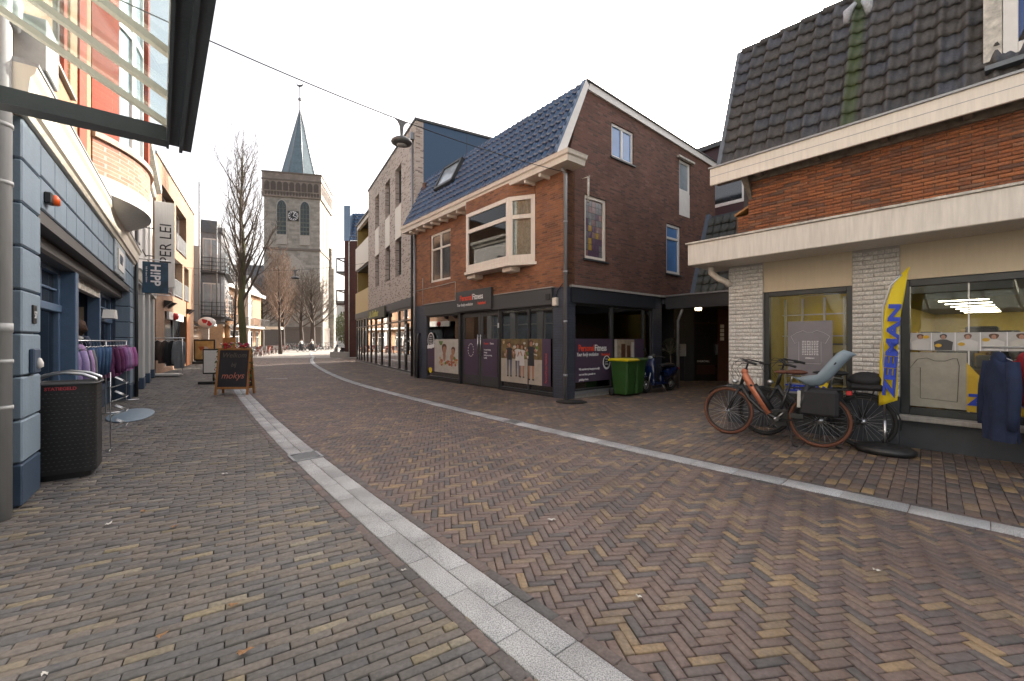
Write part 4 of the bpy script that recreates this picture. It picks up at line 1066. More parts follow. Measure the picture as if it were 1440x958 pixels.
# ---------------- clothing shop on the right ----------------
XZ = ang(.636, -.771)
ZB = empty('clothing_shop', (4.15, 8.17, 0), XZ, 'shop with white brick piers, cream canopy and steep dark tile roof on the right', 'building')
RX = 7.6
def brickfield(name, m, x0, x1, z0, z1, y, L, H, parent, gap=.011, dep=.05, jy=.004, ax='x', holes=(), axc=0.0, soldier=False):
    """every brick of a rough face laid as real relief on a mortar bed"""
    Cx = []; Cz = []; Ls = []
    j = 0; z = z0
    while z < z1-.02:
        x = x0-(0.5*L if j % 2 else 0)
        while x < x1:
            a = max(x, x0); b = min(x+L, x1)
            if b-a > .03:
                if not any(h[0] < (a+b)/2 < h[1] and h[2] < z+H/2 < h[3] for h in holes):
                    Cx.append((a+b)/2); Cz.append(z+H/2); Ls.append(b-a)
            x += L
        z += H; j += 1
    n = len(Cx); Cx = np.array(Cx); Cz = np.array(Cz); Ls = np.array(Ls)-gap; Hh = (H-gap)*(1+rng.normal(0, .03, n))
    yy = rng.normal(0, jy, n); rot = rng.normal(0, .006, n); tl = rng.normal(0, .03, n)
    sg = [(-1, -1), (1, -1), (1, 1), (-1, 1)]
    def lv(ins, d):
        o = np.zeros((n, 4, 3))
        for k, (a, b) in enumerate(sg):
            u = a*(Ls/2-ins); v = b*(Hh/2-ins)
            if ax == 'x':
                o[:, k, 0] = Cx+u; o[:, k, 1] = y-d-yy-v*tl; o[:, k, 2] = Cz+v+u*rot
            else:
                o[:, k, 0] = axc-d-yy-v*tl; o[:, k, 1] = Cx+u; o[:, k, 2] = Cz+v+u*rot
        return o
    ins = .007
    V = np.concatenate([lv(0, -.01), lv(0, .008), lv(ins, .016)], 1).reshape(-1, 3)
    V += rng.normal(0, .0012, V.shape)
    f = [(a+k, a+(k+1) % 4, a+4+(k+1) % 4, a+4+k) for a in (0, 4) for k in range(4)]+[(8, 9, 10, 11)]
    F = (np.arange(n)[:, None, None]*12+np.array(f)[None]).reshape(-1, 4)
    return attr_mesh(name, V, F, np.repeat(rng.random(n), 12), m, parent)
M_whbrick = tinted('whitewashed_brick', [(0, (.58, .56, .52)), (1, (.68, .66, .62))], .75, dirt=.12)
M_orbrick = tinted('long_orange_brick', [(0, (.13, .065, .045)), (.2, (.22, .08, .035)), (.6, (.31, .105, .04)), (.9, (.36, .13, .05)), (1, (.2, .11, .07))], .85, dirt=.3, bump=.8)
M_mort_w = mat('white_mortar', (.42, .40, .37), .9)
M_mort_o = mat('brown_mortar', (.12, .075, .05), .9, vs=20)
g = G(); g.box(0, .6, 0, .3, .72, 2.96); g.box(1.89, 2.45, 0, .3, .72, 2.96); g.box(0, .3, .3, 7, 0, 2.96); g.build('pier_core', M_mort_w, ZB)
brickfield('pier_brick_face', M_whbrick, 0, .6, .88, 2.92, 0, .26, .068, ZB); brickfield('pier_brick_face', M_whbrick, 1.89, 2.45, .88, 2.92, 0, .26, .068, ZB)
brickfield('pier_brick_face', M_whbrick, 0, .6, .72, .88, 0, .062, .16, ZB); brickfield('pier_brick_face', M_whbrick, 1.89, 2.45, .72, .88, 0, .062, .16, ZB)
g = G(); g.box(-.012, .6, -.03, .3, 0, .72); g.box(1.89, 2.45, -.03, .3, 0, .72); g.box(.6, 1.89, -.01, .3, 0, .55); g.box(2.45, RX, -.01, .3, 0, .40); g.build('plinth', mat('blue_black_plinth', (.045, .052, .062), .5), ZB)
g = G(); g.box(.6, 1.89, .02, .3, 2.42, 2.96); g.box(2.45, RX, .02, .3, 2.44, 2.96); g.build('shutter_panel', mat('yellowish_cream_panel', (.55, .46, .32), .5, var=.06, streak=True), ZB)
g = G(); g.cbox(2.44, RX, -.16, .05, .40, .47, .01); g.build('sill', concrete, ZB)
# canopy
g = G(); g.cbox(-.42, RX+.5, -.76, -.02, 2.952, 3.345, .012); g.box(-.42, RX+.5, -.02, .4, 2.955, 3.33)
g.build('canopy', mat('cream_canopy', (.70, .655, .585), .45, var=.15, streak=True), ZB)
g = G(); g.box(-.45, RX+.5, -.79, .02, 3.346, 3.375); g.build('canopy_trim', oldwhite, ZB)
# upper wall
g = G(); g.wall('x', .35, RX, 3.3, 4.6, .016, .3); g.box(.35, .65, .3, 6.5, 3.3, 4.7); g.build('upper_wall_core', M_mort_o, ZB)
brickfield('upper_wall_brick_face', M_orbrick, .35, RX, 3.34, 4.56, .016, .235, .052, ZB, gap=.009, jy=.005)
brickfield('upper_wall_brick_face', M_orbrick, .02, .36, 3.34, 3.95, .35, .235, .052, ZB, gap=.009)
g = G(); g.box(0.0, .35, .34, .6, 3.3, 3.97); g.build('low_wall_core', M_mort_o, ZB)
g = G(); g.ext([(-.02, .3, 3.98), (.36, .3, 4.16), (.36, .3, 4.2), (-.02, .3, 4.02)], (0, .3, 0)); g.build('wooden_coping', wood_o, ZB)
# gutter and soffit
g = G(); g.cbox(-.2, RX+.3, -.34, -.30, 4.49, 4.80, .004); g.box(-.2, RX+.3, -.30, .1, 4.60, 4.63); g.build('gutter_fascia', cream, ZB)
g = G(); g.box(-.21, RX+.3, -.343, -.341, 4.645, 4.652); g.box(-.22, RX+.3, -.37, .1, 4.801, 4.83); g.build('gutter_lead', zinc, ZB)
g = G(); g.box(-.2, RX, -.3, .015, 4.56, 4.60); g.box(.35, RX, -.06, .015, 4.46, 4.56); g.build('soffit', mat('weathered_soffit', (.16, .13, .1), .9, var=.5, vs=10), ZB)
g = G()
for i in range(9):
    x_ = .55+i*.85; g.box(x_, x_+.09, -.3, 0, 4.5, 4.56); g.build('rafter_end', MATS['weathered_soffit'], ZB); g = G()
g.ext([(.3, -.25, 4.56), (.42, -.25, 4.56), (.42, .0, 4.16), (.36, .0, 4.16)], (0, .08, 0)); g.build('strut', MATS['weathered_soffit'], ZB)
pantiles(ZB, 'tiled_roof', M_tiledark, (-.02, -.22, 4.83), (1, 0, 0), RX+.3, (0, .85, 2.45), 2.62, .262, .262, amp=.055, step=.045, cols=12)
g = G(); g.add([(0, -.2, 4.78), (RX+.3, -.2, 4.78), (RX+.3, .68, 7.3), (0, .68, 7.3)], [(0, 1, 2, 3)]); g.add([(0, -.2, 4.78), (0, .68, 7.3), (0, .68, 4.78)], [(0, 1, 2)]); g.box(0, RX, .68, 7, 7.2, 7.3); g.box(0, .1, .68, 7, 3.3, 7.2); g.build('roof_boarding', anthra, ZB)
g = G(); g.ext([(-.02, -.30, 4.83), (-.02, .60, 7.36), (-.02, .75, 7.30), (-.02, -.1, 4.83)], (-.08, 0, 0)); g.build('verge', mat('lead_verge', (.13, .15, .17), .45), ZB)
g = G()
for i in range(24): g.tube([(i*.34-.02, .68, 7.36), (i*.34+.33, .68, 7.345)], [.08, .066], 10)
g.build('ridge_tiles', MATS['weathered_dark_tile'], ZB)
# lead vent in the roof
def onroof(x, v, h):
    u_ = Vector((0, .85, 2.45)).normalized(); n_ = Vector((1, 0, 0)).cross(u_); return Vector((x, -.22, 4.83))+u_*v+n_*h
g = G(); g.tube([onroof(1.72, 2.12, .02), onroof(1.74, 2.28, .10), onroof(1.84, 2.38, .12)], [.05, .07, .03], 8); g.tube([onroof(2.02, 2.12, .02), onroof(2.0, 2.28, .10), onroof(1.93, 2.36, .12)], [.05, .07, .03], 8)
g.build('roof_vent', mat('pale_lead', (.42, .44, .47), .5, .0, var=.3, vs=30), ZB)
# dormer
g = G(); g.box(3.28, 3.44, -.12, 1.5, 5.16, 8.2); g.build('dormer_cheek', oldwhite, ZB)
g = G(); g.box(3.28, 6.6, -.06, 1.5, 5.05, 5.16); g.box(3.28, 6.6, .1, 1.6, 8.2, 8.35); dsl = g.build('dormer_base', cream, ZB)
window(ZB, 'x', 3.445, 5.2, 5.17, 8.15, -.1, 1, white, mat('deep_blue_blind', (.012, .06, .22), .25, var=.1), (), (), .13, .1, label='dormer window with deep blue pane')
window(ZB, 'x', 5.2, 6.6, 5.17, 8.15, -.1, 1, white, MATS['deep_blue_blind'], (), (), .13, .1)
g = G(); g.box(3.3, 6.7, -.3, -.05, 4.98, 5.04); g.build('dormer_flashing', MATS['lead_verge'], ZB)
# small white pipe under the canopy
g = G(); g.tube([(-.2, -.3, 2.95), (-.2, -.28, 2.84), (-.12, -.2, 2.74), (.0, -.1, 2.66), (.02, -.04, 2.6)], .055, 10); g.build('overflow_pipe', cream, ZB)
# shop windows
zf = mat('green_black_window_frame', (.028, .033, .034), .4)
glz = glass('shop_pane_glass', (.9, .9, .86), .8)
z1 = window(ZB, 'x', .6, 1.89, .55, 2.42, .05, 1, zf, glz, (), (), .085, .1, name='shop_window')
z2 = window(ZB, 'x', 2.45, 7.6, .47, 2.44, .05, 1, zf, glz, (), (), .1, .1, name='shop_window')
g = G(); g.box(3.13, 3.145, .09, .11, .57, 2.34); g.build('glass_joint', white, z2)
# interior
ywall = mat('yellow_shop_wall', (.5, .38, .08), .8, var=.15)
g = G(); g.box(.3, 16, 24.0, 24.1, 0, 3.0); g.box(.3, .4, .3, 24, 0, 3.0); g.box(16, 16.1, .3, 24, 0, 3.0); g.build('shop_room', ywall, ZB)
g = G(); g.box(.3, 16, .3, 24.0, .0, .02); g.build('shop_floor', mat('shop_floor', (.2, .17, .13), .5), ZB)
g = G(); g.box(.3, 16, .3, 24.0, 2.95, 2.953+.04); g.build('shop_ceiling', mat('shop_ceiling', (.15, .125, .05), .8), ZB)
tubem = emitm('shop_tube_light', (1.0, .93, .75), 9.0)
g = G()
for i in range(12):
    for j in range(6):
        x_ = 1.6+j*2.3; y_ = 1.6+i*1.9
        g.box(x_, x_+1.2, y_, y_+.08, 2.93, 2.95)
g.build('ceiling_tubes', tubem, ZB)
g = G()   # shelves full of folded goods
gc = [ywall, mat('goods_dark', (.05, .05, .055), .9), mat('goods_yellow', (.42, .28, .07), .9), mat('goods_grey', (.2, .2, .2), .9), mat('goods_brown', (.16, .09, .05), .9), mat('goods_red', (.3, .03, .03), .9)]
random.seed(11)
for row in range(5):
    for lev in range(4):
        y_ = 1.6+row*2.6; z_ = .35+lev*.38
        g.cur = 3; g.box(1.2, 8.8, y_, y_+.5, z_-.03, z_)
        x_ = 1.2
        while x_ < 8.6:
            w = random.uniform(.18, .4); g.cur = random.choice([1, 1, 2, 3, 4, 1, 2])
            g.cbox(x_, x_+w, y_+.02, y_+.45, z_, z_+random.uniform(.12, .3), .02); x_ += w+.03
g.build('shop_shelves', gc, ZB)
# hanging goods behind the second window
g = G()
for i in range(16):
    g.cur = random.choice([1, 1, 1, 3, 4]); x_ = 3.4+i*.12; g.ball((x_, 1.1+random.uniform(-.1, .1), 1.3+random.uniform(-.1, .1)), (.1, .16, .32), 8, 6, .12)
g.build('hanging_goods', gc, ZB)
# window 1 stickers
g = G(); rect(g, .97, 1.62, .95, 1.88, .078); ps = g.build('window_poster', mat('mauve_grey_poster', (.2, .19, .21), .5, var=.15, vs=2, bump=0), z1, 'grey poster with a white t-shirt outline')
def outline(name, pts, y, r, m, parent, closed=True):
    g = G(); g.tube([(a, y, b) for a, b in pts], r, 4, closed=closed); return g.build(name, m, parent)
TS = [(.0, .62), (.08, .68), (.18, .72), (.24, .69), (.32, .69), (.38, .72), (.48, .68), (.56, .62), (.5, .5), (.44, .53), (.44, .16), (.12, .16), (.12, .53), (.06, .5)]
outline('shirt_outline', [(1.02+a, 1.0+b) for a, b in TS], .074, .0025, white_l, ps)
for q in range(9): 
    g = G(); 
    for k in range(7): g.box(1.19+k*.034, 1.19+k*.034+random.uniform(.018, .03), .073, .075, 1.53-.028*q, 1.542-.028*q)
    g.build('small_print', white_l, ps)
text('ZEEMAN', .034, white_l, ps, (1.3, .073, 1.24), FRONT, align='CENTER', bold=.001)
g = G(); rect(g, .97, 1.62, .62, .82, .078); pl = g.build('window_strip', mat('grey_strip', (.25, .25, .26), .5, bump=0), z1)
text('ZEEMAN', .15, blue_l, pl, (.94, .073, .68), FRONT, bold=.008, sx=1.15)
g = G(); blob(g, 1.5, .76, .1, .1, .0765, 18, wob=0); g.build('yellow_dot', yellow, z1)
# white frames and boards inside window 1
g = G()
for x_ in (.78, 1.05, 1.38, 1.66): g.box(x_, x_+.03, .5, .53, .6, 2.3)
for z_ in (1.2, 1.62, 2.0): g.box(.75, 1.7, .5, .52, z_, z_+.02)
g.build('display_grid', white, z1)
g = G(); g.box(1.0, 1.85, .62, .64, 1.5, 2.35); g.build('yellow_backdrop', yellow, z1)
# window 2 poster strip
g = G(); rect(g, 2.52, 7.5, 1.41, 1.66, .078); st = g.build('window_strip', mat('pale_strip', (.46, .45, .44), .5, bump=0), z2)
g = G(); yy = .074
random.seed(2)
for i in range(5):
    cx = 2.66+i*.235
    h_ = .22
    top = ['white', 'dark', 'white', 'white', 'pale'][i]
    g.cur = P_(top); g.add([(cx-.085, yy, 1.415), (cx+.085, yy, 1.415), (cx+.095, yy, 1.53), (cx+.03, yy, 1.565), (cx-.03, yy, 1.565), (cx-.095, yy, 1.53)], [tuple(range(6))])
    g.cur = P_('hair' if i != 1 else 'dark'); blob(g, cx, 1.607, .036 if i < 3 else .045, .04, yy-.0006)
    g.cur = P_('skin'); blob(g, cx, 1.597, .022, .03, yy-.001, wob=0)
    if i in (1, 2): pass
g.build('portraits', PMS, st)
g = G()
for i, (dx, dz) in enumerate(((.06, 1.6), (-.05, 1.48), (-.06, 1.5), (-.07, 1.56))): blob(g, 2.66+i*.235+dx, dz, .036, .026, .0725, 8, wob=0)
g.build('price_tags', mat('tag_orange', (.6, .36, .03), .5, bump=0), st)
g = G()
for i in range(1, 6): g.box(2.54+i*.235-.004, 2.54+i*.235+.004, .0735, .0745, 1.41, 1.66)
g.build('strip_dividers', white_l, st)
text('Iedereen', .075, black_l, st, (3.76, .0735, 1.55), FRONT, bold=.002, sx=1.15); text('lekker basic', .075, black_l, st, (3.76, .0735, 1.475), FRONT, bold=.002, sx=1.15)
g = G(); rect(g, 2.52, 3.12, .6, 1.38, .078); tp = g.build('window_poster', mat('cream_poster', (.35, .33, .27), .6, bump=0), z2, 'cream poster with a black t-shirt outline')
TS2 = [(.02, .55), (.1, .68), (.2, .70), (.28, .66), (.38, .66), (.46, .70), (.5, .70), (.52, .6), (.5, .1), (.13, .12), (.13, .56)]
outline('shirt_outline', [(2.53+a, .6+b) for a, b in TS2], .074, .003, black_l, tp)
g = G(); g.add([(3.12, .08, .58), (3.75, .08, .58), (3.75, .08, .72), (3.5, .08, .8), (3.3, .08, .98), (3.12, .08, 1.25)], [tuple(range(6))]); yl = g.build('yellow_decal', mat('yellow_decal', (.55, .36, .02), .5, bump=0), z2)
text('ZEEMAN', .2, blue_l, yl, (3.14, .074, .68), FRONT, bold=.012, sx=1.1)

# beach flag
FL = empty('feather_flag', (5.13, 5.87, 0), math.radians(-50), 'tall yellow feather flag with blue letters on a black water filled base', 'flag')
bx_, by_ = 5.05, 5.95
g = G(); g.lathe([(0, 0), (.30, 0), (.33, .03), (.33, .07), (.27, .11), (.1, .14), (0, .14)], n=36); g.build('base', black, FL).scale = (1, .8, 1)
g = G(); g.tube([(0, 0, .1), (0, 0, .45)], .02, 8); g.tube([(0, 0, .4), (-.01, 0, 1.0), (-.03, 0, 1.6), (-.02, 0, 2.0), (.06, 0, 2.3), (.17, 0, 2.44)], .012, 8); g.tube([(-.07, 0, .3), (.03, 0, .3)], .008, 6); g.build('pole', steel, FL)
lft = [(-.07, .64), (-.065, 1.0), (-.055, 1.4), (-.03, 1.75), (.0, 2.0), (.06, 2.24), (.14, 2.42), (.24, 2.53)]
rgt = [(.13, .74), (.13, 1.0), (.135, 1.4), (.15, 1.75), (.175, 2.0), (.205, 2.24), (.225, 2.42), (.25, 2.53)]
vs = []; nU = 10
for i in range(len(lft)*4-3):
    t = i/4.; k = min(int(t), len(lft)-2); f = t-k
    a = (lft[k][0]*(1-f)+lft[k+1][0]*f, lft[k][1]*(1-f)+lft[k+1][1]*f); b_ = (rgt[k][0]*(1-f)+rgt[k+1][0]*f, rgt[k][1]*(1-f)+rgt[k+1][1]*f)
    for j in range(nU+1):
        u = j/nU; z = a[1]*(1-u)+b_[1]*u; x = a[0]*(1-u)+b_[0]*u
        vs.append((x, .035*math.sin(z*5+u*3)*u+.02*math.sin(u*9+z*2)*(2.5-z)/1.8, z))
n_ = nU+1
g = G(); g.add(vs, [(i*n_+j, i*n_+j+1, (i+1)*n_+j+1, (i+1)*n_+j) for i in range(len(lft)*4-4) for j in range(nU)], True)
fg = g.build('flag_cloth', yellow, FL); md = fg.modifiers.new('t', 'SOLIDIFY'); md.thickness = .003
tx = text('ZEEMAN', .165, blue_l, fg, (.105, -.078, .80), (PI/2, -PI/2+.055, 0), bold=.007, sx=1.95, ext=.02)
# bend the lettering to follow the cloth
for v in tx.data.vertices:
    v.co.z += 0

# ---------------- blue-grey clothing shop on the left ----------------
XL = ang(-.602, .799)
LS = empty('corner_shop', (-4.95, 4.43, 0), XL, 'old shop with blue grey stone block front and rounded brick bay on the left', 'building')
# local: x along the street away from camera, -y towards the street, z up
g = G()
def blockrow(g, x0, x1, z0, z1, n, y=-.04, d=.3):
    w = (x1-x0)/n
    for i in range(n): g.cbox(x0+i*w+.008, x0+(i+1)*w-.008, y, y+d, z0+.008, z1-.008, .013)
for k in range(9):                     # near pier
    g.cur = 1 if k == 0 else 0
    blockrow(g, -.62, .0, k*.405, (k+1)*.405, 1)
g.build('pier_blocks', [bluegrey, bluedark], LS)
g = G()
for k in range(9):                     # far pier
    g.cur = 1 if k == 0 else 0
    blockrow(g, 8.3, 9.1, k*.405, min(2.93, (k+1)*.405), 1) if k < 8 else None
g.build('pier_blocks', [bluegrey, bluedark], LS)
g = G()
blockrow(g, .0, 5.2, 2.93, 3.27, 9); blockrow(g, .0, 5.2, 3.27, 3.62, 9); g.build('stone_blocks', [bluegrey, bluedark], LS)
g = G(); blockrow(g, 6.9, 9.1, 2.93, 3.27, 4); blockrow(g, 6.9, 9.1, 3.27, 3.62, 4)
g.build('stone_blocks', [bluegrey, bluedark], LS)
g = G(); g.box(-.61, 9.09, .01, .3, 2.93, 3.62); g.box(-.6, -.02, .01, .35, 0, 3); g.box(8.32, 9.09, .01, .35, 0, 3); g.build('block_backing', bluedark, LS)
g = G(); g.cbox(5.2, 6.9, -.07, 0.0, 2.95, 3.62, .01); fs = g.build('fascia_sign', mat('grey_blue_sign', (.3, .36, .4), .3), LS)
g = G(); g.cbox(5.6, 6.5, -.09, -.07, 3.05, 3.5, .01); g.build('sign_plate', white, fs)
text('H!PP', .26, bluedark, fs, (5.72, -.095, 3.2), FRONT, bold=.01)
# cornice/gutter
g = G(); sweep(g, [(-.9, 0), (9.2, 0)], [(0, 3.63), (.08, 3.63), (.10, 3.68), (.13, 3.70), (.15, 3.90), (.18, 3.94), (.19, 4.0), (0, 4.0)]); g.build('cornice', cream2, LS)
g = G(); sweep(g, [(-.9, 0), (9.2, 0)], [(0, 4.001), (.20, 4.001), (.20, 4.03), (0, 4.05)]); g.build('cornice_lead', zinc, LS)
# soffit of the recessed front and roller box
g = G(); g.box(0, 8.3, -.02, .6, 2.80, 2.93); g.cbox(0, 8.3, .12, .42, 2.62, 2.80, .03); g.build('shutter_box', mat('taupe_metal', (.10, .095, .09), .6), LS)
# recessed shop front: window A, entrance, window B
SR = empty('shopfront', (0, 0, 0)); SR.parent = LS
def shopunit(x0, x1, y0, label):
    g = G()
    for a, b_ in ((x0, x0+.09), (x1-.14, x1)): g.cbox(a, b_, y0, y0+.12, .5, 2.62, .008)
    g.cbox(x0, x1, y0-.01, y0+.13, .42, .54, .008); g.cbox(x0, x1, y0-.02, y0+.12, 1.98, 2.09, .008); g.cbox(x0, x1, y0, y0+.12, 2.55, 2.63, .008)
    n = 3
    for i in range(1, n): g.cbox(x0+(x1-x0)*i/n-.02, x0+(x1-x0)*i/n+.02, y0+.02, y0+.09, 2.09, 2.55, .004)
    g.cbox(x0+.09, x1-.14, y0+.02, y0+.09, 2.30, 2.33, .004)
    f = g.build('shop_window', bluemid, LS, label)
    add_pane(f, 'x', x0+.05, x1-.1, .54, 1.98, y0+.06, glassc); add_pane(f, 'x', x0+.05, x1-.1, 2.09, 2.55, y0+.06, darkglass)
    g = G(); g.box(x0, x1, y0+.01, y0+.3, 0, .42); g.build('stall_riser', bluedark, f)
    return f
fA = shopunit(.0, 3.0, .32, 'shop window left of the entrance'); fB = shopunit(6.1, 8.3, .32, 'shop window right of the entrance')
g = G(); g.cbox(2.95, 3.17, .15, .42, 0, 2.8, .01); g.build('entrance_post', bluemid, LS)
g = G(); g.cbox(5.98, 6.12, .25, .45, 0, 2.8, .01); g.build('entrance_post', bluemid, LS)
g = G(); g.box(3.0, 3.06, 1.0, 2.6, 0, 2.8); g.box(6.05, 6.1, .45, 2.6, 0, 2.8); g.box(0, 8.3, 2.6, 2.7, 0, 2.8); g.box(3.1, 6.0, .4, 2.6, 2.72, 2.79); g.box(0, .05, .3, 2.6, 0, 2.8); g.box(8.25, 8.3, .3, 2.6, 0, 2.8); g.box(0, 8.3, .3, 2.6, 2.63, 2.66); g.build('lobby_walls', mat('navy_interior', (.03, .045, .075), .6), LS)
g = G(); g.box(3.17, 5.98, .25, .35, 2.45, 2.8); g.build('entrance_header', oldwhite, LS)
g = G(); g.box(6.02, 6.048, .5, 1.0, .9, 2.25); pt = g.build('wall_picture', mat('picture_ground', (.3, .24, .17), .6, var=.2, vs=2), LS)
g = G(); g.box(.02, 8.28, .4, 2.6, 0.0, .02); g.build('shop_floor', mat('lobby_floor', (.2, .19, .18), .5), LS)
g = G(); g.box(.6, 1.7, 1.5, 1.55, 1.72, 1.8); g.box(1.5, 2.3, 1.3, 1.35, 1.6, 1.66); g.build('shop_lights', emitm('shop_strip', (1, .85, .6), 1.5), LS)
g = G(); g.ext([(6.5, .28, 2.05), (7.1, .28, 2.05), (6.95, .28, 2.25), (6.65, .28, 2.25)], (0, -.2, 0)); g.build('white_awning', white, LS)
g = G(); g.cbox(-.33, -.22, -.056, -.04, 1.72, 1.9, .004); nb = g.build('house_number_plate', black_l, LS)
text('57', .1, white_l, nb, (-.325, -.06, 1.77), FRONT, sx=.8)
g = G(); g.cbox(-.42, -.2, -.08, -.04, 1.23, 1.47, .01); ib = g.build('key_box', bluedark, LS)
g = G(); g.lathe([(.0, 0), (.03, .02), (.03, .06), (.015, .1), (0, .11)], (-.31, -.09, 1.27), 10); g.build('bell', white, ib)
g = G(); g.cbox(.1, .22, -.10, -.04, 3.02, 3.14, .01); al = g.build('alarm_base', black, LS)
g = G(); g.lathe([(.055, 0), (.055, .07), (.04, .1), (0, .11)], (.22, -.09, 3.03), 14); g.build('alarm_beacon', mat('orange_beacon', (.8, .12, .02), .3), al)
# upper storey
bay_c, bay_r = 5.0, 1.95
g = G(); g.wall('x', -4, 9.1, 4.0, 9.6, 0.02, .35, [(.8, 1.75, 4.9, 8.8)]); g.build('upper_wall', br_yel, LS)
g = G(); g.box(1.15, 1.32, -.02, .02, 4.9, 9.0); g.box(2.2, 2.75, -.004, .02, 4.05, 9.6); g.build('red_brick_strips', br_red, LS)
window(LS, 'x', .8, 1.75, 4.9, 8.8, .06, 1, cream, paleglass, (.5,), (.55,), .09, .1, stone)
g = G(); g.box(-4, 9.1, -.25, .4, 9.6, 9.75); g.box(9.05, 9.1, .35, 8, 0, 9.6); g.box(-4, 9.1, 7.9, 8, 0, 9.6); g.build('roof_edge', oldwhite, LS)
# round bay
chord = 1.75; proj = .62
R_ = (chord**2+proj**2)/(2*proj)
def arc(n, dr=0.0, x0=-1, x1=1):
    th = math.asin(chord/R_); out = []
    for i in range(n+1):
        t = -th+2*th*((x0+1)/2+(x1-x0)/2*i/n)
        out.append((bay_c+(R_+dr)*math.sin(t), (R_-proj)-(R_+dr)*math.cos(t)))
    return out
def ring_band(g, z0, z1, dr=0, n=40, x0=-1, x1=1, th=.25):
    o = arc(n, dr, x0, x1); i_ = arc(n, dr-th, x0, x1)
    g.xy(o+i_[::-1], z0, z1) if n < 2 else [g.add([(a[0], a[1], z0), (b[0], b[1], z0), (b[0], b[1], z1), (a[0], a[1], z1), (c[0], c[1], z0), (d[0], d[1], z0), (d[0], d[1], z1), (c[0], c[1], z1)],
        [(0, 1, 2, 3), (7, 6, 5, 4), (0, 4, 5, 1), (3, 2, 6, 7)]+([(0, 3, 7, 4)] if k == 0 else [])+([(1, 5, 6, 2)] if k == n-1 else [])) for k, (a, b, c, d) in enumerate(zip(o[:-1], o[1:], i_[:-1], i_[1:]))]
BAY = empty('round_bay', (0, 0, 0)); BAY.parent = LS; BAY['label'] = 'rounded brick bay with white underside'
g = G(); ring_band(g, 4.32, 4.92, 0); g.build('bay_brick', brick('pinkish_bay_brick', [(.38, .15, .10), (.48, .24, .16), (.42, .19, .12)], (.5, .42, .36), .2, .07, .012), BAY)
g = G(); ring_band(g, 4.92, 5.02, .05, th=.35); g.build('bay_sill', mat('sandstone', (.42, .37, .3), .85, var=.4, vs=8), BAY)
g = G(); ring_band(g, 4.05, 4.32, .02)
arcs = [(arc(40, .02), 4.05), (arc(40, -.12), 3.98), (arc(40, -.35), 3.93), ([(bay_c+(p[0]-bay_c)*.8, 0) for p in arc(40)], 3.92)]
vs = []
for a, z_ in arcs:
    for p in a: vs.append((p[0], min(p[1], 0.0), z_))
g.add(vs, [(k*41+i, k*41+i+1, (k+1)*41+i+1, (k+1)*41+i) for k in range(3) for i in range(40)], True)
g.build('bay_underside', plaster_w, BAY)
g = G()
for (a, b_) in ((-1, -.72), (-.1, .08), (.6, 1)): ring_band(g, 5.02, 9.6, -.01, 10, a, b_)
g.build('bay_piers', br_red, BAY)
for (a, b_) in ((-.72, -.1), (.08, .6)):
    g = G(); ring_band(g, 5.02, 5.14, -.08, 12, a, b_, .08); ring_band(g, 7.2, 7.32, -.08, 12, a, b_, .08); ring_band(g, 9.4, 9.5, -.08, 12, a, b_, .08)
    for q in (0, .5, 1): 
        m_ = a+(b_-a)*q; ring_band(g, 5.14, 9.4, -.078, 2, max(a, m_-.035), min(b_, m_+.035), .09)
    wf = g.build('bay_window', white, BAY)
    g = G(); ring_band(g, 5.14, 9.4, -.12, 12, a, b_, .01); g.build('pane', paleglass, wf)
# white downpipe on the near corner
g = G(); g.tube([(-.9, .03, 0), (-.9, .03, 9.6)], .072, 20)
for z_ in (.95, 1.35, 2.9, 3.4, 4.6): g.tube([(-.9, .03, z_), (-.9, .03, z_+.035)], .08, 20)
g.tube([(-.9, .03, 1.62), (-.9, .03, 1.7)], .078, 20)
g.build('downpipe', pvc, LS)
g = G(); g.tube([(-.88, -.03, 4.3), (-.8, -.03, 4.55), (-.72, .02, 4.72)], .06, 12); g.build('pipe_branch', pvc, LS)
g = G(); g.cbox(-.72, -.3, -.22, .0, 3.86+.2, 4.55, .01); g.build('wall_cabinet', mat('pale_grey_cabinet', (.42, .43, .42), .4), LS)
# neighbouring near building (mostly out of frame) that carries the canopy
NB = empty('near_shop', (-4.95, 4.43, 0), XL, 'near shop wall at the left edge carrying the glass canopy', 'building')
g = G(); g.wall('x', -9, -.99, 0, 9.6, .02, 6, [(-6.2, -1.3, 3.5, 5.2)]); g.build('wall', plaster_g, NB)
sunm, _t, _b = newmat('added_sun_mirror'); _b.inputs['Base Color'].default_value = (.6, .56, .5, 1); _b.inputs['Metallic'].default_value = 1; _b.inputs['Roughness'].default_value = .1
for q in range(3): window(NB, 'x', -6.2+q*1.635, -6.2+(q+1)*1.635, 3.5, 5.2, .05, 1, white, sunm, (), (), .08, .1)  # added mirror panes, meant to bounce sunlight onto the right pavement
CN = empty('glass_canopy', (-2.42, 3.01, 0), ang(-.636, .771), 'steel framed glass canopy with white rafters overhead at top left', 'canopy')
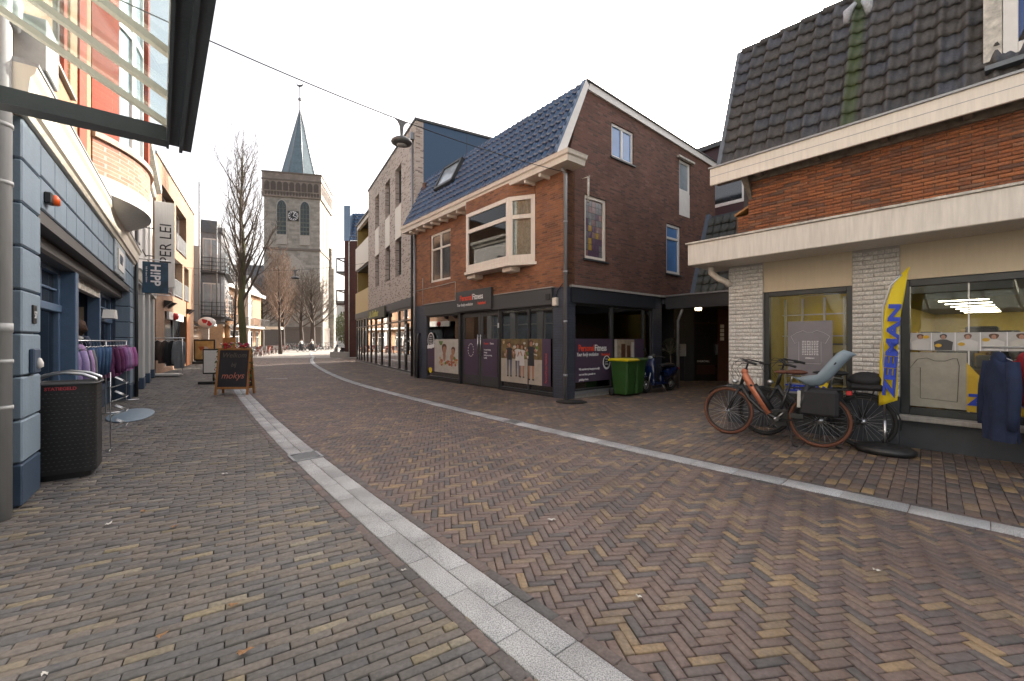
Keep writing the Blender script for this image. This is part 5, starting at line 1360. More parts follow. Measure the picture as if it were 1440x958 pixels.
# local: x along the wall away, +y towards the wall
cz = 2.93
g = G(); g.box(-4, 0, -.075, -.055, cz-.04, cz+.26); g.box(-4, 0, -.055, .0, cz-.0, cz+.02); g.box(-4, 0, .0, .015, cz-.03, cz+.2); g.box(-4, 0.001, -.125, -.075, cz-.02, cz-.005)
g.build('gutter_beam', mat('dark_blue_grey_steel', (.035, .045, .055), .45), CN)
g = G(); g.box(-.07, 0, .015, 1.4, cz-.0, cz+.1); g.box(-.10, .03, .015, 1.4, cz-.01, cz-.001); g.build('end_beam', MATS['anthracite_metal'], CN)
g = G()
for x_ in (-.12, -.55, -1.05, -1.6, -2.2, -2.8, -3.4):
    g.ext([(x_, .0, cz+.08), (x_, 1.4, cz+.86), (x_, 1.4, cz+.90), (x_, .0, cz+.12)], (.045, 0, 0))
g.build('rafters', cream2, CN)
g = G(); g.ext([(-3.9, .0, cz+.125), (-3.9, 1.4, cz+.905), (-3.9, 1.4, cz+.913), (-3.9, .0, cz+.133)], (3.95, 0, 0)); g.build('glass_panes', glassr, CN)

# H!PP sign and tall sign
def LW(t, o, z=0): return (-4.95-.602*t+.799*o, 4.43+.799*t+.602*o, z)
HS = empty('hanging_sign', LW(9.15, .1), ang(.799, .602), 'dark blue square hanging sign with white vertical letters', 'sign')
g = G(); g.cbox(.12, .68, -.02, .02, 2.88, 3.76, .008); sg = g.build('board', mat('deep_teal_board', (.02, .07, .12), .4, var=.6, vs=3), HS)
text('H!PP', .30, white_l, sg, (.30, -.024, 3.7), (PI/2, PI/2, 0), bold=.008, sx=1.0)
text('kids & teens fashion', .055, white_l, sg, (.19, -.024, 3.62), (PI/2, PI/2, 0))
g = G(); g.tube([(-.1, 0, 3.82), (.72, 0, 3.82)], .014, 6); g.tube([(-.1, 0, 2.84), (.72, 0, 2.84)], .014, 6); g.tube([(-.1, 0, 3.3), (.1, 0, 3.1), (.12, 0, 2.84)], .012, 6); g.build('bracket', steel, HS)
PSn = empty('vertical_sign', LW(13.6, .1), ang(.799, .602), 'tall white vertical sign lettered in thin black capitals above the blue square sign', 'sign')
g = G(); g.cbox(.15, .72, -.06, .06, 3.5, 6.6, .01); sg = g.build('board', plaster_w, PSn)
text('PER LEI', .48, black_l, sg, (.22, -.064, 4.1), (PI/2, -PI/2, 0), sx=.98, name='lettering').location = (.62, -.064, 4.35)
g = G(); g.tube([(-.15, 0, 5.6), (.15, 0, 5.6)], .02, 6); g.tube([(-.15, 0, 4.6), (.15, 0, 4.6)], .02, 6); g.build('bracket', anthra, PSn)

# ---------------- pale building after the blue shop ----------------
WB = empty('white_shop', LW(9.12, 0), XL, 'narrow pale plastered shop between the blue shop and the orange brick building', 'building')
g = G(); g.wall('x', 0, 7.9, 3.3, 7.9, 0, .3, [(.9, 2.1, 4.6, 6.6), (3.2, 4.4, 4.6, 6.6), (5.4, 6.6, 4.6, 6.6)]); g.box(0, 7.9, 7.8, 8, 0, 7.9); g.box(7.6, 7.9, .3, 8, 0, 7.9); g.build('upper_wall', plaster_w, WB)
for a in (.9, 3.2, 5.4): window(WB, 'x', a, a+1.2, 4.6, 6.6, .06, 1, white, darkglass, (.5,), (.7,), .08, .08, stone)
g = G(); sweep(g, [(0, 0), (7.9, 0)], [(0, 7.6), (.1, 7.6), (.15, 7.75), (.3, 7.8), (.32, 7.95), (0, 7.95)]); g.build('cornice', oldwhite, WB); g = G(); sweep(g, [(0, 0), (7.9, 0)], [(0, 3.3), (.12, 3.3), (.16, 3.5), (.2, 3.55), (0, 3.6)]); g.build('cornice', oldwhite, WB)
for a in (0.05, 2.4, 4.8, 7.3):
    g = G(); g.cbox(a, a+.5, -.08, .25, .35, 3.3, .02); pl_ = g.build('pilaster', plaster_g, WB)
    g = G(); g.cbox(a-.02, a+.52, -.1, .25, 0, .35, .02); g.build('plinth', bluedark, pl_)
for a, b_ in ((.55, 2.4), (2.9, 4.8), (5.3, 7.3)): window(WB, 'x', a, b_, .25, 3.3, .03, 1, plaster_w, paleglass, (), (.75,), .09, .1, name='shop_window')
g = G(); g.box(.5, 7.3, .05, .3, 0, .25); g.build('plinth_panels', bluegrey, WB)
g = G(); g.tube([(-.02, -.1, 0), (-.02, -.1, 4.6)], .04, 8); g.build('drainpipe', anthra, WB)

# ---------------- orange brick building ----------------
OB = empty('orange_apartment_building', (-16.2, 19.5, 0), ang(-.493, .87), 'sandy orange brick building with tall dark window bays on the left', 'building')
hb = [(.9, 3.9, 6.5, 9.0), (4.4, 7.7, 6.5, 9.0), (1.0, 3.0, 3.9, 6.0), (3.5, 6.4, 3.9, 6.0), (6.9, 8.6, 3.9, 6.0), (1.5, 7.6, .2, 3.0)]
g = G(); g.wall('x', -.3, 10.6, 0, 10.0, 0, .5, hb); g.box(-.3, 0, .5, 8, 0, 10); g.box(10.3, 10.6, .5, 8, 0, 10); g.build('wall', br_tan, OB)
g = G(); g.box(-.35, 10.65, -.06, 8, 10.001, 10.1); g.box(-.3, 10.6, 7.8, 8, 0, 10); g.build('roof_edge', zinc, OB)
for i, h in enumerate(hb):
    if i == 5:
        window(OB, 'x', h[0], h[1], h[2], h[3], .3, 1, anthra, darkglass, (.3, .65), (), .08, .1, name='shop_window')
        continue
    window(OB, 'x', h[0]+.5 if i < 2 else h[0], h[1], h[2], h[3], .36, 1, white, darkglass if i < 2 else paleglass, (.5,), (), .08, .08, stone)
g = G()
for i, h in enumerate(hb[:5]):
    for zz in (h[2]+.1, h[2]+.95): g.tube([(h[0], -.02, zz), (h[1], -.02, zz)], .018, 5)
    k = int((h[1]-h[0])/.12)
    for q in range(k): g.tube([(h[0]+q*.12, -.02, h[2]+.1), (h[0]+q*.12, -.02, h[2]+.95)], .007, 4, caps=False)
g.build('window_railings', zinc, OB)
g = G(); g.box(.9, 1.4, .2, .45, 6.5, 9.0); g.box(4.4, 4.9, .2, .45, 6.5, 9.0); g.box(3.0, 3.5, -.001, .1, 3.9, 6.0); g.build('red_panels', br_maroon, OB)
g = G(); g.box(2.0, 6.0, -.1, 0, 2.62, 3.0); sb_ = g.build('shop_sign', white, OB)
g = G(); g.lathe([(.0, 0), (.16, .05), (.2, .2), (.16, .35), (0, .4)], (3.2, -.12, 2.6), 12); g.build('red_emblem', red, sb_)
g = G(); g.cbox(7.6, 8.6, -.05, .45, 0, 3.9, .02); g.build('orange_pier', mat('orange_render', (.38, .15, .06), .8), OB)
for i, x_ in enumerate((1.2, 2.2, 7.6, 8.2)):
    g = G(); g.ext([(x_, -.03, 3.5), (x_, -.35, 3.45), (x_, -.03, 3.15)], (.3, 0, 0)); g.build('spotlight', black, OB)
g = G(); g.tube([(10.7, -.3, 2.5), (10.7, -.3, 12.3)], .055, 8); g.tube([(10.7, -.3, 6.0), (10.7, 0, 6.0)], .03, 6); g.tube([(10.7, -.3, 4.0), (10.7, 0, 4.0)], .03, 6)
g.build('flagpole', pvc, OB)
RS = empty('round_shop_sign', (-20.25, 27.6, 0), ang(.87, .493), 'white oval shop sign with red swirl on the orange brick pier', 'sign')
g = G(); g.T = Matrix.Translation((.42, 0, 2.72)) @ Matrix.Rotation(PI/2, 4, 'X') @ Matrix.Diagonal((1, .75, 1, 1)); g.lathe([(0, -.08), (.46, -.08), (.48, 0), (.46, .08), (0, .08)], n=30); sg = g.build('board', white, RS)
g = G(); blob(g, .3, 2.8, .14, .17, -.09, 14, .5, .3); blob(g, .55, 2.66, .13, .15, -.09, 14, 2.5, .3); g.build('red_swirl', red, sg)
g = G(); g.tube([(-.2, 0, 2.72), (0, 0, 2.72)], .03, 6); g.build('bracket', steel, RS)

# ---------------- grey building with rounded balcony bay ----------------
GB = empty('grey_bay_building', (-22.0, 30.0, 0), ang(-.5, .866), 'grey building with glazed bay and curved steel balcony rails', 'building')
g = G(); g.box(0, 12.5, 0, 8, 2.9, 8.2); g.box(0, 12.5, .6, 8, 0, 2.9); g.build('wall', plaster_g, GB)
bay = [(.5, 0), (.5, -1.25), (.65, -1.4), (5.6, -1.4), (6.1, -.9), (6.1, 0)]
g = G(); g.xy(bay, 2.9, 9.3); g.build('bay_wall', mat('mid_grey_cladding', (.2, .21, .22), .6), GB)
g = G(); g.xy([(a-.05 if a < 1 else a+.05, b_-.08 if b_ < 0 else b_) for a, b_ in bay], 9.3, 9.75); g.xy([(a, b_*.8) for a, b_ in bay], 9.75, 10.2); g.build('bay_cap', mat('dark_grey_cap', (.1, .11, .12), .5), GB)
for zb in (3.4, 6.6):
    g = G(); g.box(.47, .5, -1.15, -.15, zb, zb+2.3); g.box(.9, 5.2, -1.43, -1.4, zb, zb+2.3); fr_ = g.build('window', white, GB)
    g = G()
    for (a, b_) in ((-1.1, -.68), (-.62, -.2)): g.box(.455, .47, a, b_, zb+.08, zb+2.2)
    for q in range(4): g.box(1.0+q*1.05, 1.95+q*1.05, -1.445, -1.43, zb+.08, zb+2.2)
    g.build('pane', paleglass, fr_)
for zb in (3.3, 6.5):
    rail = [(.3, 0), (.3, -1.5), (.6, -1.75), (5.8, -1.75), (6.5, -1.1), (6.5, 0)]
    g = G()
    for q in range(4): g.tube([(a, b_, zb+.15+.28*q) for a, b_ in rail], .022, 6)
    for a, b_ in rail+[(2.3, -1.75), (4.1, -1.75), (.3, -.7)]: g.tube([(a, b_, zb-.05), (a, b_, zb+1.05)], .028, 6)
    g.xy(rail, zb-.12, zb-.03)
    g.build('balcony_rail', anthra2, GB)
g = G(); g.tube([(.9, -1.6, 0), (.9, -1.6, 3.0)], .16, 12); g.build('column', mat('orange_column', (.5, .27, .11), .7), GB)
g = G(); g.tube([(5.8, -1.4, 0), (5.8, -1.4, 3.2)], .08, 10); g.tube([(.36, -1.0, 3.3), (.36, -1.0, 9.8)], .05, 8); g.build('pipe', pvc, GB)
g = G(); g.wall('x', .3, 12, .2, 2.7, .58, .59, [])
g.build('ground_floor_glass', darkglass, GB)
g = G(); g.ext([(.6, -1.45, 2.9), (2.2, -1.45, 2.9), (2.2, -1.9, 2.45), (.6, -1.9, 2.45)], (0, .03, 0)); g.build('awning', mat('pale_awning', (.4, .45, .45), .7), GB)

# ---------------- two brick houses by the square ----------------
def house(name, loc, rz, w, d, ze, zr, wm, label, wins, balc=True):
    H = empty(name, loc, rz, label, 'house')
    g = G(); g.wall('x', 0, w, 0, ze, 0, .3, [(a, b_, c_, d_) for a, b_, c_, d_ in wins]); g.box(0, .3, .3, d, 0, ze); g.box(w-.3, w, .3, d, 0, ze); g.box(.3, w-.3, d-.3, d, 0, ze)
    for x_ in (0, w-.3): g.yz([(0, ze), (d, ze), (d/2, zr)], x_, x_+.3)
    g.build('wall', wm, H)
    g = G(); g.ext([(-.1, -.35, ze-.15), (-.1, d/2, zr+.1), (-.1, d+.35, ze-.15), (-.1, d+.35, ze+.02), (-.1, d/2, zr+.3), (-.1, -.35, ze+.02)], (w+.2, 0, 0)); g.build('roof', slate, H)
    g = G(); g.box(-.1, w+.1, -.55, -.3, ze-.25, ze+.1); g.build('gutter', white, H)
    for a, b_, c_, d_ in wins: window(H, 'x', a, b_, c_, d_, .05, 1, white, darkglass, (.5,), (.7,), .12, .1, white)
    if balc:
        g = G(); g.box(0, w, -1.1, -.02, 2.95, 3.15); g.build('canopy', oldwhite, H)
        g = G()
        for zz in (3.25, 4.1): g.tube([(0, -1.05, zz), (w, -1.05, zz)], .03, 5)
        for q in range(int(w/.14)+1): g.tube([(q*.14, -1.05, 3.15), (q*.14, -1.05, 4.1)], .012, 4, caps=False)
        g.build('balcony_rail', anthra, H)
    return H
XH = ang(-.29, .957)
H1 = house('brick_house', (-28.6, 42.2, 0), XH, 6.6, 7, 7.2, 10.5, br_yel, 'first sandy brick house with a slate roof behind the mossy tree', [(1.6, 3.0, 4.4, 6.3), (1.2, 5.2, .3, 2.7)])
H2 = house('brick_house', (-30.55, 48.65, 0), XH, 7.0, 7, 7.2, 11.2, br_yel, 'second sandy brick house standing next to the church', [(2.2, 3.4, 4.2, 6.4), (1.2, 3.6, .3, 2.7), (4.6, 6.2, .3, 2.7)])
g = G(); g.box(6.62, 7.3, -.5, 4, 0, 9.0); g.build('party_wall', plaster_w, H1)
g = G(); g.box(0, 2.5, -2.6, -1.1, 3.0, 3.3); g.build('awning', cream2, H2).location = (4.5, 0, 0)

# ---------------- church ----------------
CH = empty('church', (-43.6, 75, 0), ang(.974, .227), 'gothic church tower with clock and tall green grey spire above the square', 'church')
TW, TD = 9.15, 10.5
def lancet(x0, x1, z0, z1):
    c = (x0+x1)/2; w = (x1-x0)/2; zz = z1-w*1.6
    L_ = [(x0, z0), (x1, z0), (x1, zz)]
    for k in range(1, 8): 
        t = k/8; L_.append((x1-w*t**1.6, zz+(z1-zz)*math.sin(t*PI/2)**.9))
    L_.append((c, z1))
    for k in range(7, 0, -1):
        t = k/8; L_.append((x0+w*t**1.6, zz+(z1-zz)*math.sin(t*PI/2)**.9))
    L_.append((x0, zz)); return L_
g = G(); g.box(0, TW, 0, TD, 0, 27.0); g.build('tower_wall', br_church, CH)
g = G(); g.box(-.25, TW+.25, -.25, TD+.25, 27.0, 31.2); g.build('parapet', br_churchb, CH)
stone_l = mat('pale_church_stone', (.38, .355, .31), .85, var=.2)
stone_d = mat('brown_stone', (.17, .145, .125), .9, var=.2)
for e_, z0_, z1_ in ((.35, 29.9, 30.1), (.35, 31.2, 31.4), (.15, 17.6, 18.0), (.3, 3.6, 4.0), (.2, 0, 3.6)):
    g = G(); g.box(-e_, TW+e_, -e_, TD+e_, z0_, z1_); g.build('string_course' if z0_ else 'tower_plinth', stone_d, CH)
g = G()
for k in range(9):     # blind arcade
    x0 = .15+k*1.0
    pts = [(x0, 28.1), (x0+.8, 28.1), (x0+.8, 29.2)]+[(x0+.4+.4*math.cos(a), 29.2+.45*math.sin(a)) for a in [PI*q/8 for q in range(1, 8)]]+[(x0, 29.2)]
    g.xz(pts, -.26, -.30)
    for (zz, s_) in ((27.2, .5),):
        for q in (0, .5): g.xz([(x0+q, 27.9), (x0+q+.42, 27.9), (x0+q+.42, 27.5), (x0+q+.21, 27.15), (x0+q, 27.5)], -.26, -.29)
for k in range(10):
    y0 = .15+k*1.0
    pts = [(y0, 28.1), (y0+.8, 28.1), (y0+.8, 29.2)]+[(y0+.4+.4*math.cos(a), 29.2+.45*math.sin(a)) for a in [PI*q/8 for q in range(1, 8)]]+[(y0, 29.2)]
    g.yz(pts, TW+.26, TW+.30)
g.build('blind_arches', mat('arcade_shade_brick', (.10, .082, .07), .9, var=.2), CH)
for x0 in (2.1, 5.9):
    g = G(); g.xz(lancet(x0-.15, x0+1.65, 20.2, 26.6), -.08, 0); wf = g.build('lancet_window', stone_l, CH)
    g = G(); g.xz(lancet(x0, x0+1.5, 20.4, 26.4), -.1, -.02); g.build('pane', mat('lancet_dark', (.035, .05, .055), .4) if x0 < 3 else MATS['lancet_dark'], wf)
    g = G()
    for q in (1, 2): g.box(x0+.5*q-.05, x0+.5*q+.05, -.18, -.1, 20.4, 25.6)
    for q in range(6): g.box(x0, x0+1.5, -.2 if q < 2 else -.15, -.1, 20.9+q*.8, 21.0+q*.8+(.12 if q < 3 else 0))
    for s_ in (-1, 1): g.tube([(x0+.75, -.15, 26.2), (x0+.75+s_*.3, -.15, 25.4), (x0+.75+s_*.6, -.15, 25.2)], .05, 4)
    g.build('tracery', mat('green_grey_tracery', (.12, .14, .12), .8) if x0 < 3 else MATS['green_grey_tracery'], wf)
    g = G(); g.box(x0-.1, x0+1.6, -.15, -.0, 18.6, 20.2); g.build('apron', stone_l, wf)
g = G(); g.box(3.9, 5.6, -.12, 0, 22.9, 24.6); ck = g.build('clock', mat('clock_black', (.02, .02, .02), .5), CH)
g = G(); g.T = Matrix.Translation((4.75, -.13, 23.75)) @ Matrix.Rotation(PI/2, 4, 'X')
for k in range(12):
    a = k*PI/6; g.ext([(math.cos(a-.09)*.5, math.sin(a-.09)*.5, 0), (math.cos(a-.07)*.78, math.sin(a-.07)*.78, 0), (math.cos(a+.07)*.78, math.sin(a+.07)*.78, 0), (math.cos(a+.09)*.5, math.sin(a+.09)*.5, 0)], (0, 0, .03))
g.ext([(-.05, -.05, 0), (.05, -.05, 0), (.3, .62, 0), (.22, .64, 0)], (0, 0, .06)); g.ext([(-.06, .02, 0), (.02, -.06, 0), (.42, -.22, 0), (.42, -.12, 0)], (0, 0, .06)); g.ring((0, 0, .02), .8, .03, 'z', 30, 5)
g.build('clock_hands_and_numerals', white_l, ck)
g = G(); g.xz([(2.6, 10), (6.6, 10), (6.6, 14.3), (5.9, 15.8), (4.6, 16.9), (3.3, 15.8), (2.6, 14.3)], -.05, .0); g.build('blocked_arch', stone_l, CH)
for (y0, y1, z0, z1) in ((2.2, 3.6, 19, 26.4), (5.6, 7.0, 19, 26.4), (2.2, 3.6, 7, 16.8), (5.6, 7.0, 7, 16.8)):
    g = G(); g.yz(lancet(y0, y1, z0, z1), TW-.02, TW+.03); g.build('side_lancet', stone_d, CH)
g = G(); g.box(TW, TW+.9, 8.6, 10.5, 0, 16); g.box(TW, TW+.5, 8.6, 10.4, 16, 20); g.box(TW, TW+.5, .0, 1.0, 0, 10.5); g.build('buttress', br_church, CH)
oc = [(TW/2+3.45*math.cos(PI/8+k*PI/4), TD/2+3.45*math.sin(PI/8+k*PI/4)) for k in range(8)]
g = G(); ap = (TW/2, TD/2, 45.6)
g.add([(a, b_, 31.3) for a, b_ in oc]+[ap], [(k, (k+1) % 8, 8) for k in range(8)]); g.build('spire', spire_m, CH)
g = G()
for a, b_ in oc: g.tube([(a, b_, 31.3), ap], .07, 4)
g.tube([ap, (TW/2, TD/2, 50.0)], .1, 6); g.ball((TW/2, TD/2, 47.4), .35, 10, 8)
g.build('spire_ribs_and_ball', zinc, CH)
g = G(); g.tube([(TW/2-.6, TD/2, 50.1), (TW/2-.1, TD/2, 49.9), (TW/2+.4, TD/2, 50.1), (TW/2+.6, TD/2, 50.6)], [.05, .22, .15, .02], 6); g.tube([(TW/2-.45, TD/2, 50.1), (TW/2-.6, TD/2, 50.5)], [.08, .05], 6); g.build('weathercock', anthra, CH)
# nave roof left of the tower
g = G(); g.box(-16, 0, 1.5, 20, 0, 9); g.build('nave_wall', br_church, CH)
g = G(); g.ext([(-16, 1.0, 9), (-16, 8, 16), (-16, 15, 9)], (15.9, 0, 0)); g.build('nave_roof', slate, CH)

# ---------------- far buildings and trees closing the view ----------------
FB = empty('far_flats', (-46, 112, 0), 0, 'pale flat roofed block seen far away right of the church', 'building')
g = G(); g.wall('x', 0, 22, 0, 11.5, 0, .4, [(a*2.6+.8, a*2.6+2.2, z_, z_+1.5) for a in range(8) for z_ in (1.2, 4.4, 7.8)]); g.build('wall', plaster_g, FB)
for a in range(8):
    for z_ in (1.2, 4.4, 7.8): window(FB, 'x', a*2.6+.8, a*2.6+2.2, z_, z_+1.5, .1, 1, white, darkglass, (.5,), (), .12, .1)
g = G(); g.box(-.3, 22.3, -.3, 12, 11.5, 11.9); g.build('roof_edge', anthra2, FB)
SB2 = empty('street_house', (-8, 74, 0), ang(.6, -.8), 'low dark shop beyond the maroon brick block', 'building')
g = G(); g.box(-4, 6, 0, 8, 0, 6.5); g.build('wall', br_maroon, SB2)
g = G(); g.ext([(-4.1, -.3, 6.4), (-4.1, 4, 9), (-4.1, 8.3, 6.4)], (10.2, 0, 0)); g.build('roof', slate, SB2)
for a in (-3, 0, 3): window(SB2, 'x', a, a+2, .4, 2.8, -.04, 1, white, darkglass, (.5,), (), .1, .1)

bark = mat('mossy_bark', (.12, .12, .055), .9, var=.4, vs=7, bump=.9, bs=26, streak=True, dist=.02)
bark_d = mat('grey_brown_bark', (.07, .055, .045), .9, var=.35, vs=7, bump=.8, bs=26, streak=True, dist=.02)
twig = mat('twig_bark', (.11, .088, .07), .9, var=.2, bump=0)
twig_r = mat('reddish_twigs', (.24, .165, .12), .9, var=.25, bump=0)
def bare_tree(name, loc, h, tr, label, seed, tm, cm, first=2.6, spread=.45, limbs=26, sub=7, twigs=5, fast=.75, group=None, rs=1.0):
    rnd = random.Random(seed)
    T_ = empty(name, loc, 0, label, 'tree', group)
    g = G(); pts = []; rad = []
    n = 10; x = y = 0
    for i in range(n+1):
        t = i/n; pts.append((x, y, h*.93*t)); rad.append(tr*(1-t)**.8*(1.25 if i == 0 else 1)+.012); x += rnd.uniform(-.09, .09)*h/12; y += rnd.uniform(-.09, .09)*h/12
    g.tube(pts, rad, 12); g.build('trunk', tm, T_)
    def at(z):
        t = max(0, min(.999, z/(h*.93)))*n; i = int(t); f = t-i
        return Vector(pts[i])*(1-f)+Vector(pts[i+1])*f, rad[i]*(1-f)+rad[i+1]*f
    g = G()
    def branch(p, d, L, r, lev):
        seg = 5 if lev == 0 else (4 if lev == 1 else 3)
        P = [p.copy()]; q = p.copy(); dd = d.copy()
        for s_ in range(seg):
            dd = (dd+Vector((rnd.uniform(-.14, .14), rnd.uniform(-.14, .14), rnd.uniform(-.04, .10)+(.16*fast if lev < 2 else .08)))).normalized()
            q = q+dd*(L/seg); P.append(q.copy())
        R = [max(r*(1-.85*k/seg), .0035*rs) for k in range(seg+1)]
        g.tube(P, R, 5 if lev == 0 else 3, caps=False)
        if lev == 3: return
        cnt = sub if lev == 0 else (twigs if lev == 1 else 3)
        for c in range(cnt):
            f = (c+rnd.uniform(.3, .9))/cnt*.9+.1; k = min(int(f*seg), seg-1); u = f*seg-k
            b0 = P[k]*(1-u)+P[k+1]*u; base = (P[k+1]-P[k]).normalized()
            az = rnd.uniform(0, 2*PI); side = base.orthogonal().normalized(); side.rotate(Matrix.Rotation(az, 3, base))
            nd = (base*(1.0)+side*rnd.uniform(.45, .95)).normalized()
            branch(b0, nd, L*rnd.uniform(.32, .5)*(1.15-f*.5), max(r*.42*(1-.5*f), .005*rs), lev+1)
    for i in range(limbs):
        z = first+(h*.9-first)*(i/limbs)**.9; p, r = at(z); az = i*2.4+rnd.uniform(-.4, .4)
        up_ = 1.1*fast+.5*(z/h)
        d = Vector((math.cos(az), math.sin(az), up_)).normalized()
        L = h*spread*(1.05-.72*(z-first)/(h-first))*rnd.uniform(.8, 1.1)
        branch(p, d, L, r*.42+.01, 0)
    g.build('crown', cm, T_)
    return T_
bare_tree('bare_tree', (-15.0, 24.0, 0), 12.9, .2, 'tall bare tree with mossy green trunk behind the chalkboard', 4, bark, twig, 3.6, .32, 34, 8, 5, 1.25)
bare_tree('young_tree', (-26.6, 49, 0), 12.2, .17, 'slim young tree with reddish twigs at the edge of the sunny square', 9, bark_d, twig_r, 3.4, .33, 34, 8, 7, .8, rs=2.2)
CT = [(-39.5, 67, 11.5, .5, 'broad bare tree right beside the brick house at the church'), (-36.5, 68, 13.5, .36, 'bare tree just left of the young tree at the church foot'),
      (-33.3, 67.5, 12.5, .34, 'bare tree in front of the middle of the church tower'), (-31.2, 66.5, 11.5, .42, 'stout bare tree in front of the right side of the church tower')]
for i, (x, y, h, r, lb) in enumerate(CT):
    bare_tree('bare_tree', (x, y, 0), h, r, lb, 20+i, bark_d, twig_r if i == 1 else twig, 3.6, .46, 30, 8, 6, .4, 'bare trees before the church', rs=2.6)
bare_tree('bare_tree', (-22.2, 34, 0), 10.2, .1, 'thin bare tree rising in front of the grey building with curved balcony', 33, bark_d, twig_r, 2.6, .32, 16, 6, 4, .9, rs=1.5)
bare_tree('bare_tree', (-33.0, 88, 0), 10, .25, 'distant bare tree right of the church tower', 41, bark_d, twig_r, 3.0, .4, 16, 6, 4, .6, 'distant trees right of the church', rs=2.4)
random.seed(77)
def shrub(name, loc, rx, ry, rz, m, n, s, label, cat, trunk=None):
    T_ = empty(name, loc, 0, label, cat)
    g = G()
    for i in range(n):
        a = random.uniform(0, 2*PI); u = random.uniform(-1, 1); r = random.random()**.4
        q = math.sqrt(1-u*u); c = Vector((rx*r*q*math.cos(a), ry*r*q*math.sin(a), rz*(1+r*u*.98)))
        d = Vector((random.gauss(0, 1), random.gauss(0, 1), random.gauss(0, 1))).normalized(); e = d.orthogonal().normalized()*s*.5; d = d*s
        g.add([c-d, c+e, c+d, c-e], [(0, 1, 2, 3)])
    g.build('foliage', m, T_)
    if trunk:
        g = G(); g.tube([(0, 0, 0), (0, 0, rz)], trunk, 6); g.build('stem', bark_d, T_)
    return T_
greens = [mat('mid_green_leaf', (.06, .09, .03), .7, var=.4, bump=0), mat('olive_leaf', (.09, .11, .075), .7, var=.3, bump=0)]
shrub('evergreen_tree', (-38.5, 100, .5), 3.2, 3, 4, mat('yellow_green_leaf', (.12, .13, .06), .7, var=.4, bump=0), 3000, .22, 'yellow green tree far away between church and maroon block', 'tree', .2)

# olive in a pot
OP = empty('potted_olive', (5.6, 15.1, 0), 0, 'small olive tree with bare stem in a low pot by the porch', 'potted plant')
g = G(); g.lathe([(.2, 0), (.27, .05), (.27, .28), (.3, .3), (.3, .34), (.25, .34), (.24, .3), (0, .3)], n=24); g.build('pot', mat('grey_brown_pot', (.16, .13, .10), .8), OP)
g = G(); g.tube([(0, 0, .28), (.02, 0, .8), (0, .01, 1.2)], .02, 6)
for i in range(60):
    a = random.uniform(0, 2*PI); e = random.uniform(.1, 1.3); L = random.uniform(.2, .42)
    d = Vector((math.cos(a)*math.cos(e), math.sin(a)*math.cos(e), math.sin(e)))
    g.tube([(0, 0, 1.0+random.uniform(0, .15)), Vector((0, 0, 1.15))+d*L], .004, 3, caps=False)
g.build('stem', mat('pale_olive_bark', (.3, .26, .2), .9), OP)
g = G()
for i in range(1100):
    a = random.uniform(0, 2*PI); e = random.uniform(-.5, 1.5); L = .42*random.random()**.45
    c = Vector((0, 0, 1.22))+Vector((math.cos(a)*math.cos(e)*.85, math.sin(a)*math.cos(e)*.85, math.sin(e)))*L
    d = (c-Vector((0, 0, 1.0))+Vector([random.gauss(0, .25) for _ in range(3)])).normalized()*.032; s_ = d.orthogonal().normalized()*.007
    g.add([c-d, c+s_, c+d, c-s_], [(0, 1, 2, 3)])
g.build('foliage', greens[1], OP)

# ---------------- wheelie bins ----------------
def wheelie(loc, rz, lid_mat, label, sticker=True):
    r = empty('wheelie_bin', loc, rz, label, 'wheelie bin', 'wheelie bins beside the fitness studio')
    r.scale = (.82, .82, .98)
    gm = MATS.get('bin_green') or mat('bin_green', (.03, .095, .02), .45, var=.12, bump=.03)
    g = G(); a = (.25, .30); b_ = (.30, .36)
    lv = [(0.06, .235, .27), (.5, .265, .31), (.96, .29, .35), (1.0, .31, .37)]
    vs = []
    for z, hx, hy in lv:
        c = .05
        vs += [(-hx+c, -hy, z), (hx-c, -hy, z), (hx, -hy+c, z), (hx, hy-c, z), (hx-c, hy, z), (-hx+c, hy, z), (-hx, hy-c, z), (-hx, -hy+c, z)]
    g.add(vs, [(i*8+k, i*8+(k+1) % 8, (i+1)*8+(k+1) % 8, (i+1)*8+k) for i in range(3) for k in range(8)]+[tuple(range(8))[::-1], tuple(24+k for k in range(8))])
    g.box(-.33, .33, -.39, .39, .975, 1.0)
    for x_ in (-.12, .12): g.ext([(x_-.03, -.268, .1), (x_+.03, -.268, .1), (x_+.03, -.335, .85), (x_-.03, -.335, .85)], (0, -.012, 0))
    g.build('body', gm, r)
    g = G(); vs = []
    for (hx, y0, y1, z) in ((.335, -.41, .40, 1.0), (.335, -.42, .41, 1.03), (.28, -.36, .38, 1.07)):
        vs += [(-hx, y0, z), (hx, y0, z), (hx, y1, z), (-hx, y1, z)]
    g.add(vs, [(i*4+k, i*4+(k+1) % 4, (i+1)*4+(k+1) % 4, (i+1)*4+k) for i in range(2) for k in range(4)]+[(8, 9, 10, 11)])
    g.tube([(-.25, .41, .98), (-.25, .47, 1.0), (.25, .47, 1.0), (.25, .41, .98)], .014, 6)
    g.build('lid', lid_mat, r)
    for s_ in (-1, 1):
        g = G(); g.tube([(s_*.24, .30, .1), (s_*.30, .30, .1)], .1, 16); g.build('wheel', rubber, r)
    if sticker:
        g = G(); g.T = Matrix.Rotation(-.07, 4, 'X')
        g.box(.02, .2, -.337+.02, -.333+.0, .80, .9); g.box(.02, .2, -.33, -.326, .52, .62); g.build('sticker', white_l, r)
    return r
ylid = mat('yellow_lid', (.62, .5, .01), .4, var=.08)
wheelie((3.143, 12.008, 0), .684, ylid, 'green wheelie bin with a bright yellow lid in front of the purple film')
wheelie((3.50, 12.33, 0), .684+.06, mat('bin_green_lid', (.03, .09, .02), .45), 'green wheelie bin with a green lid right of the yellow lidded one', True)

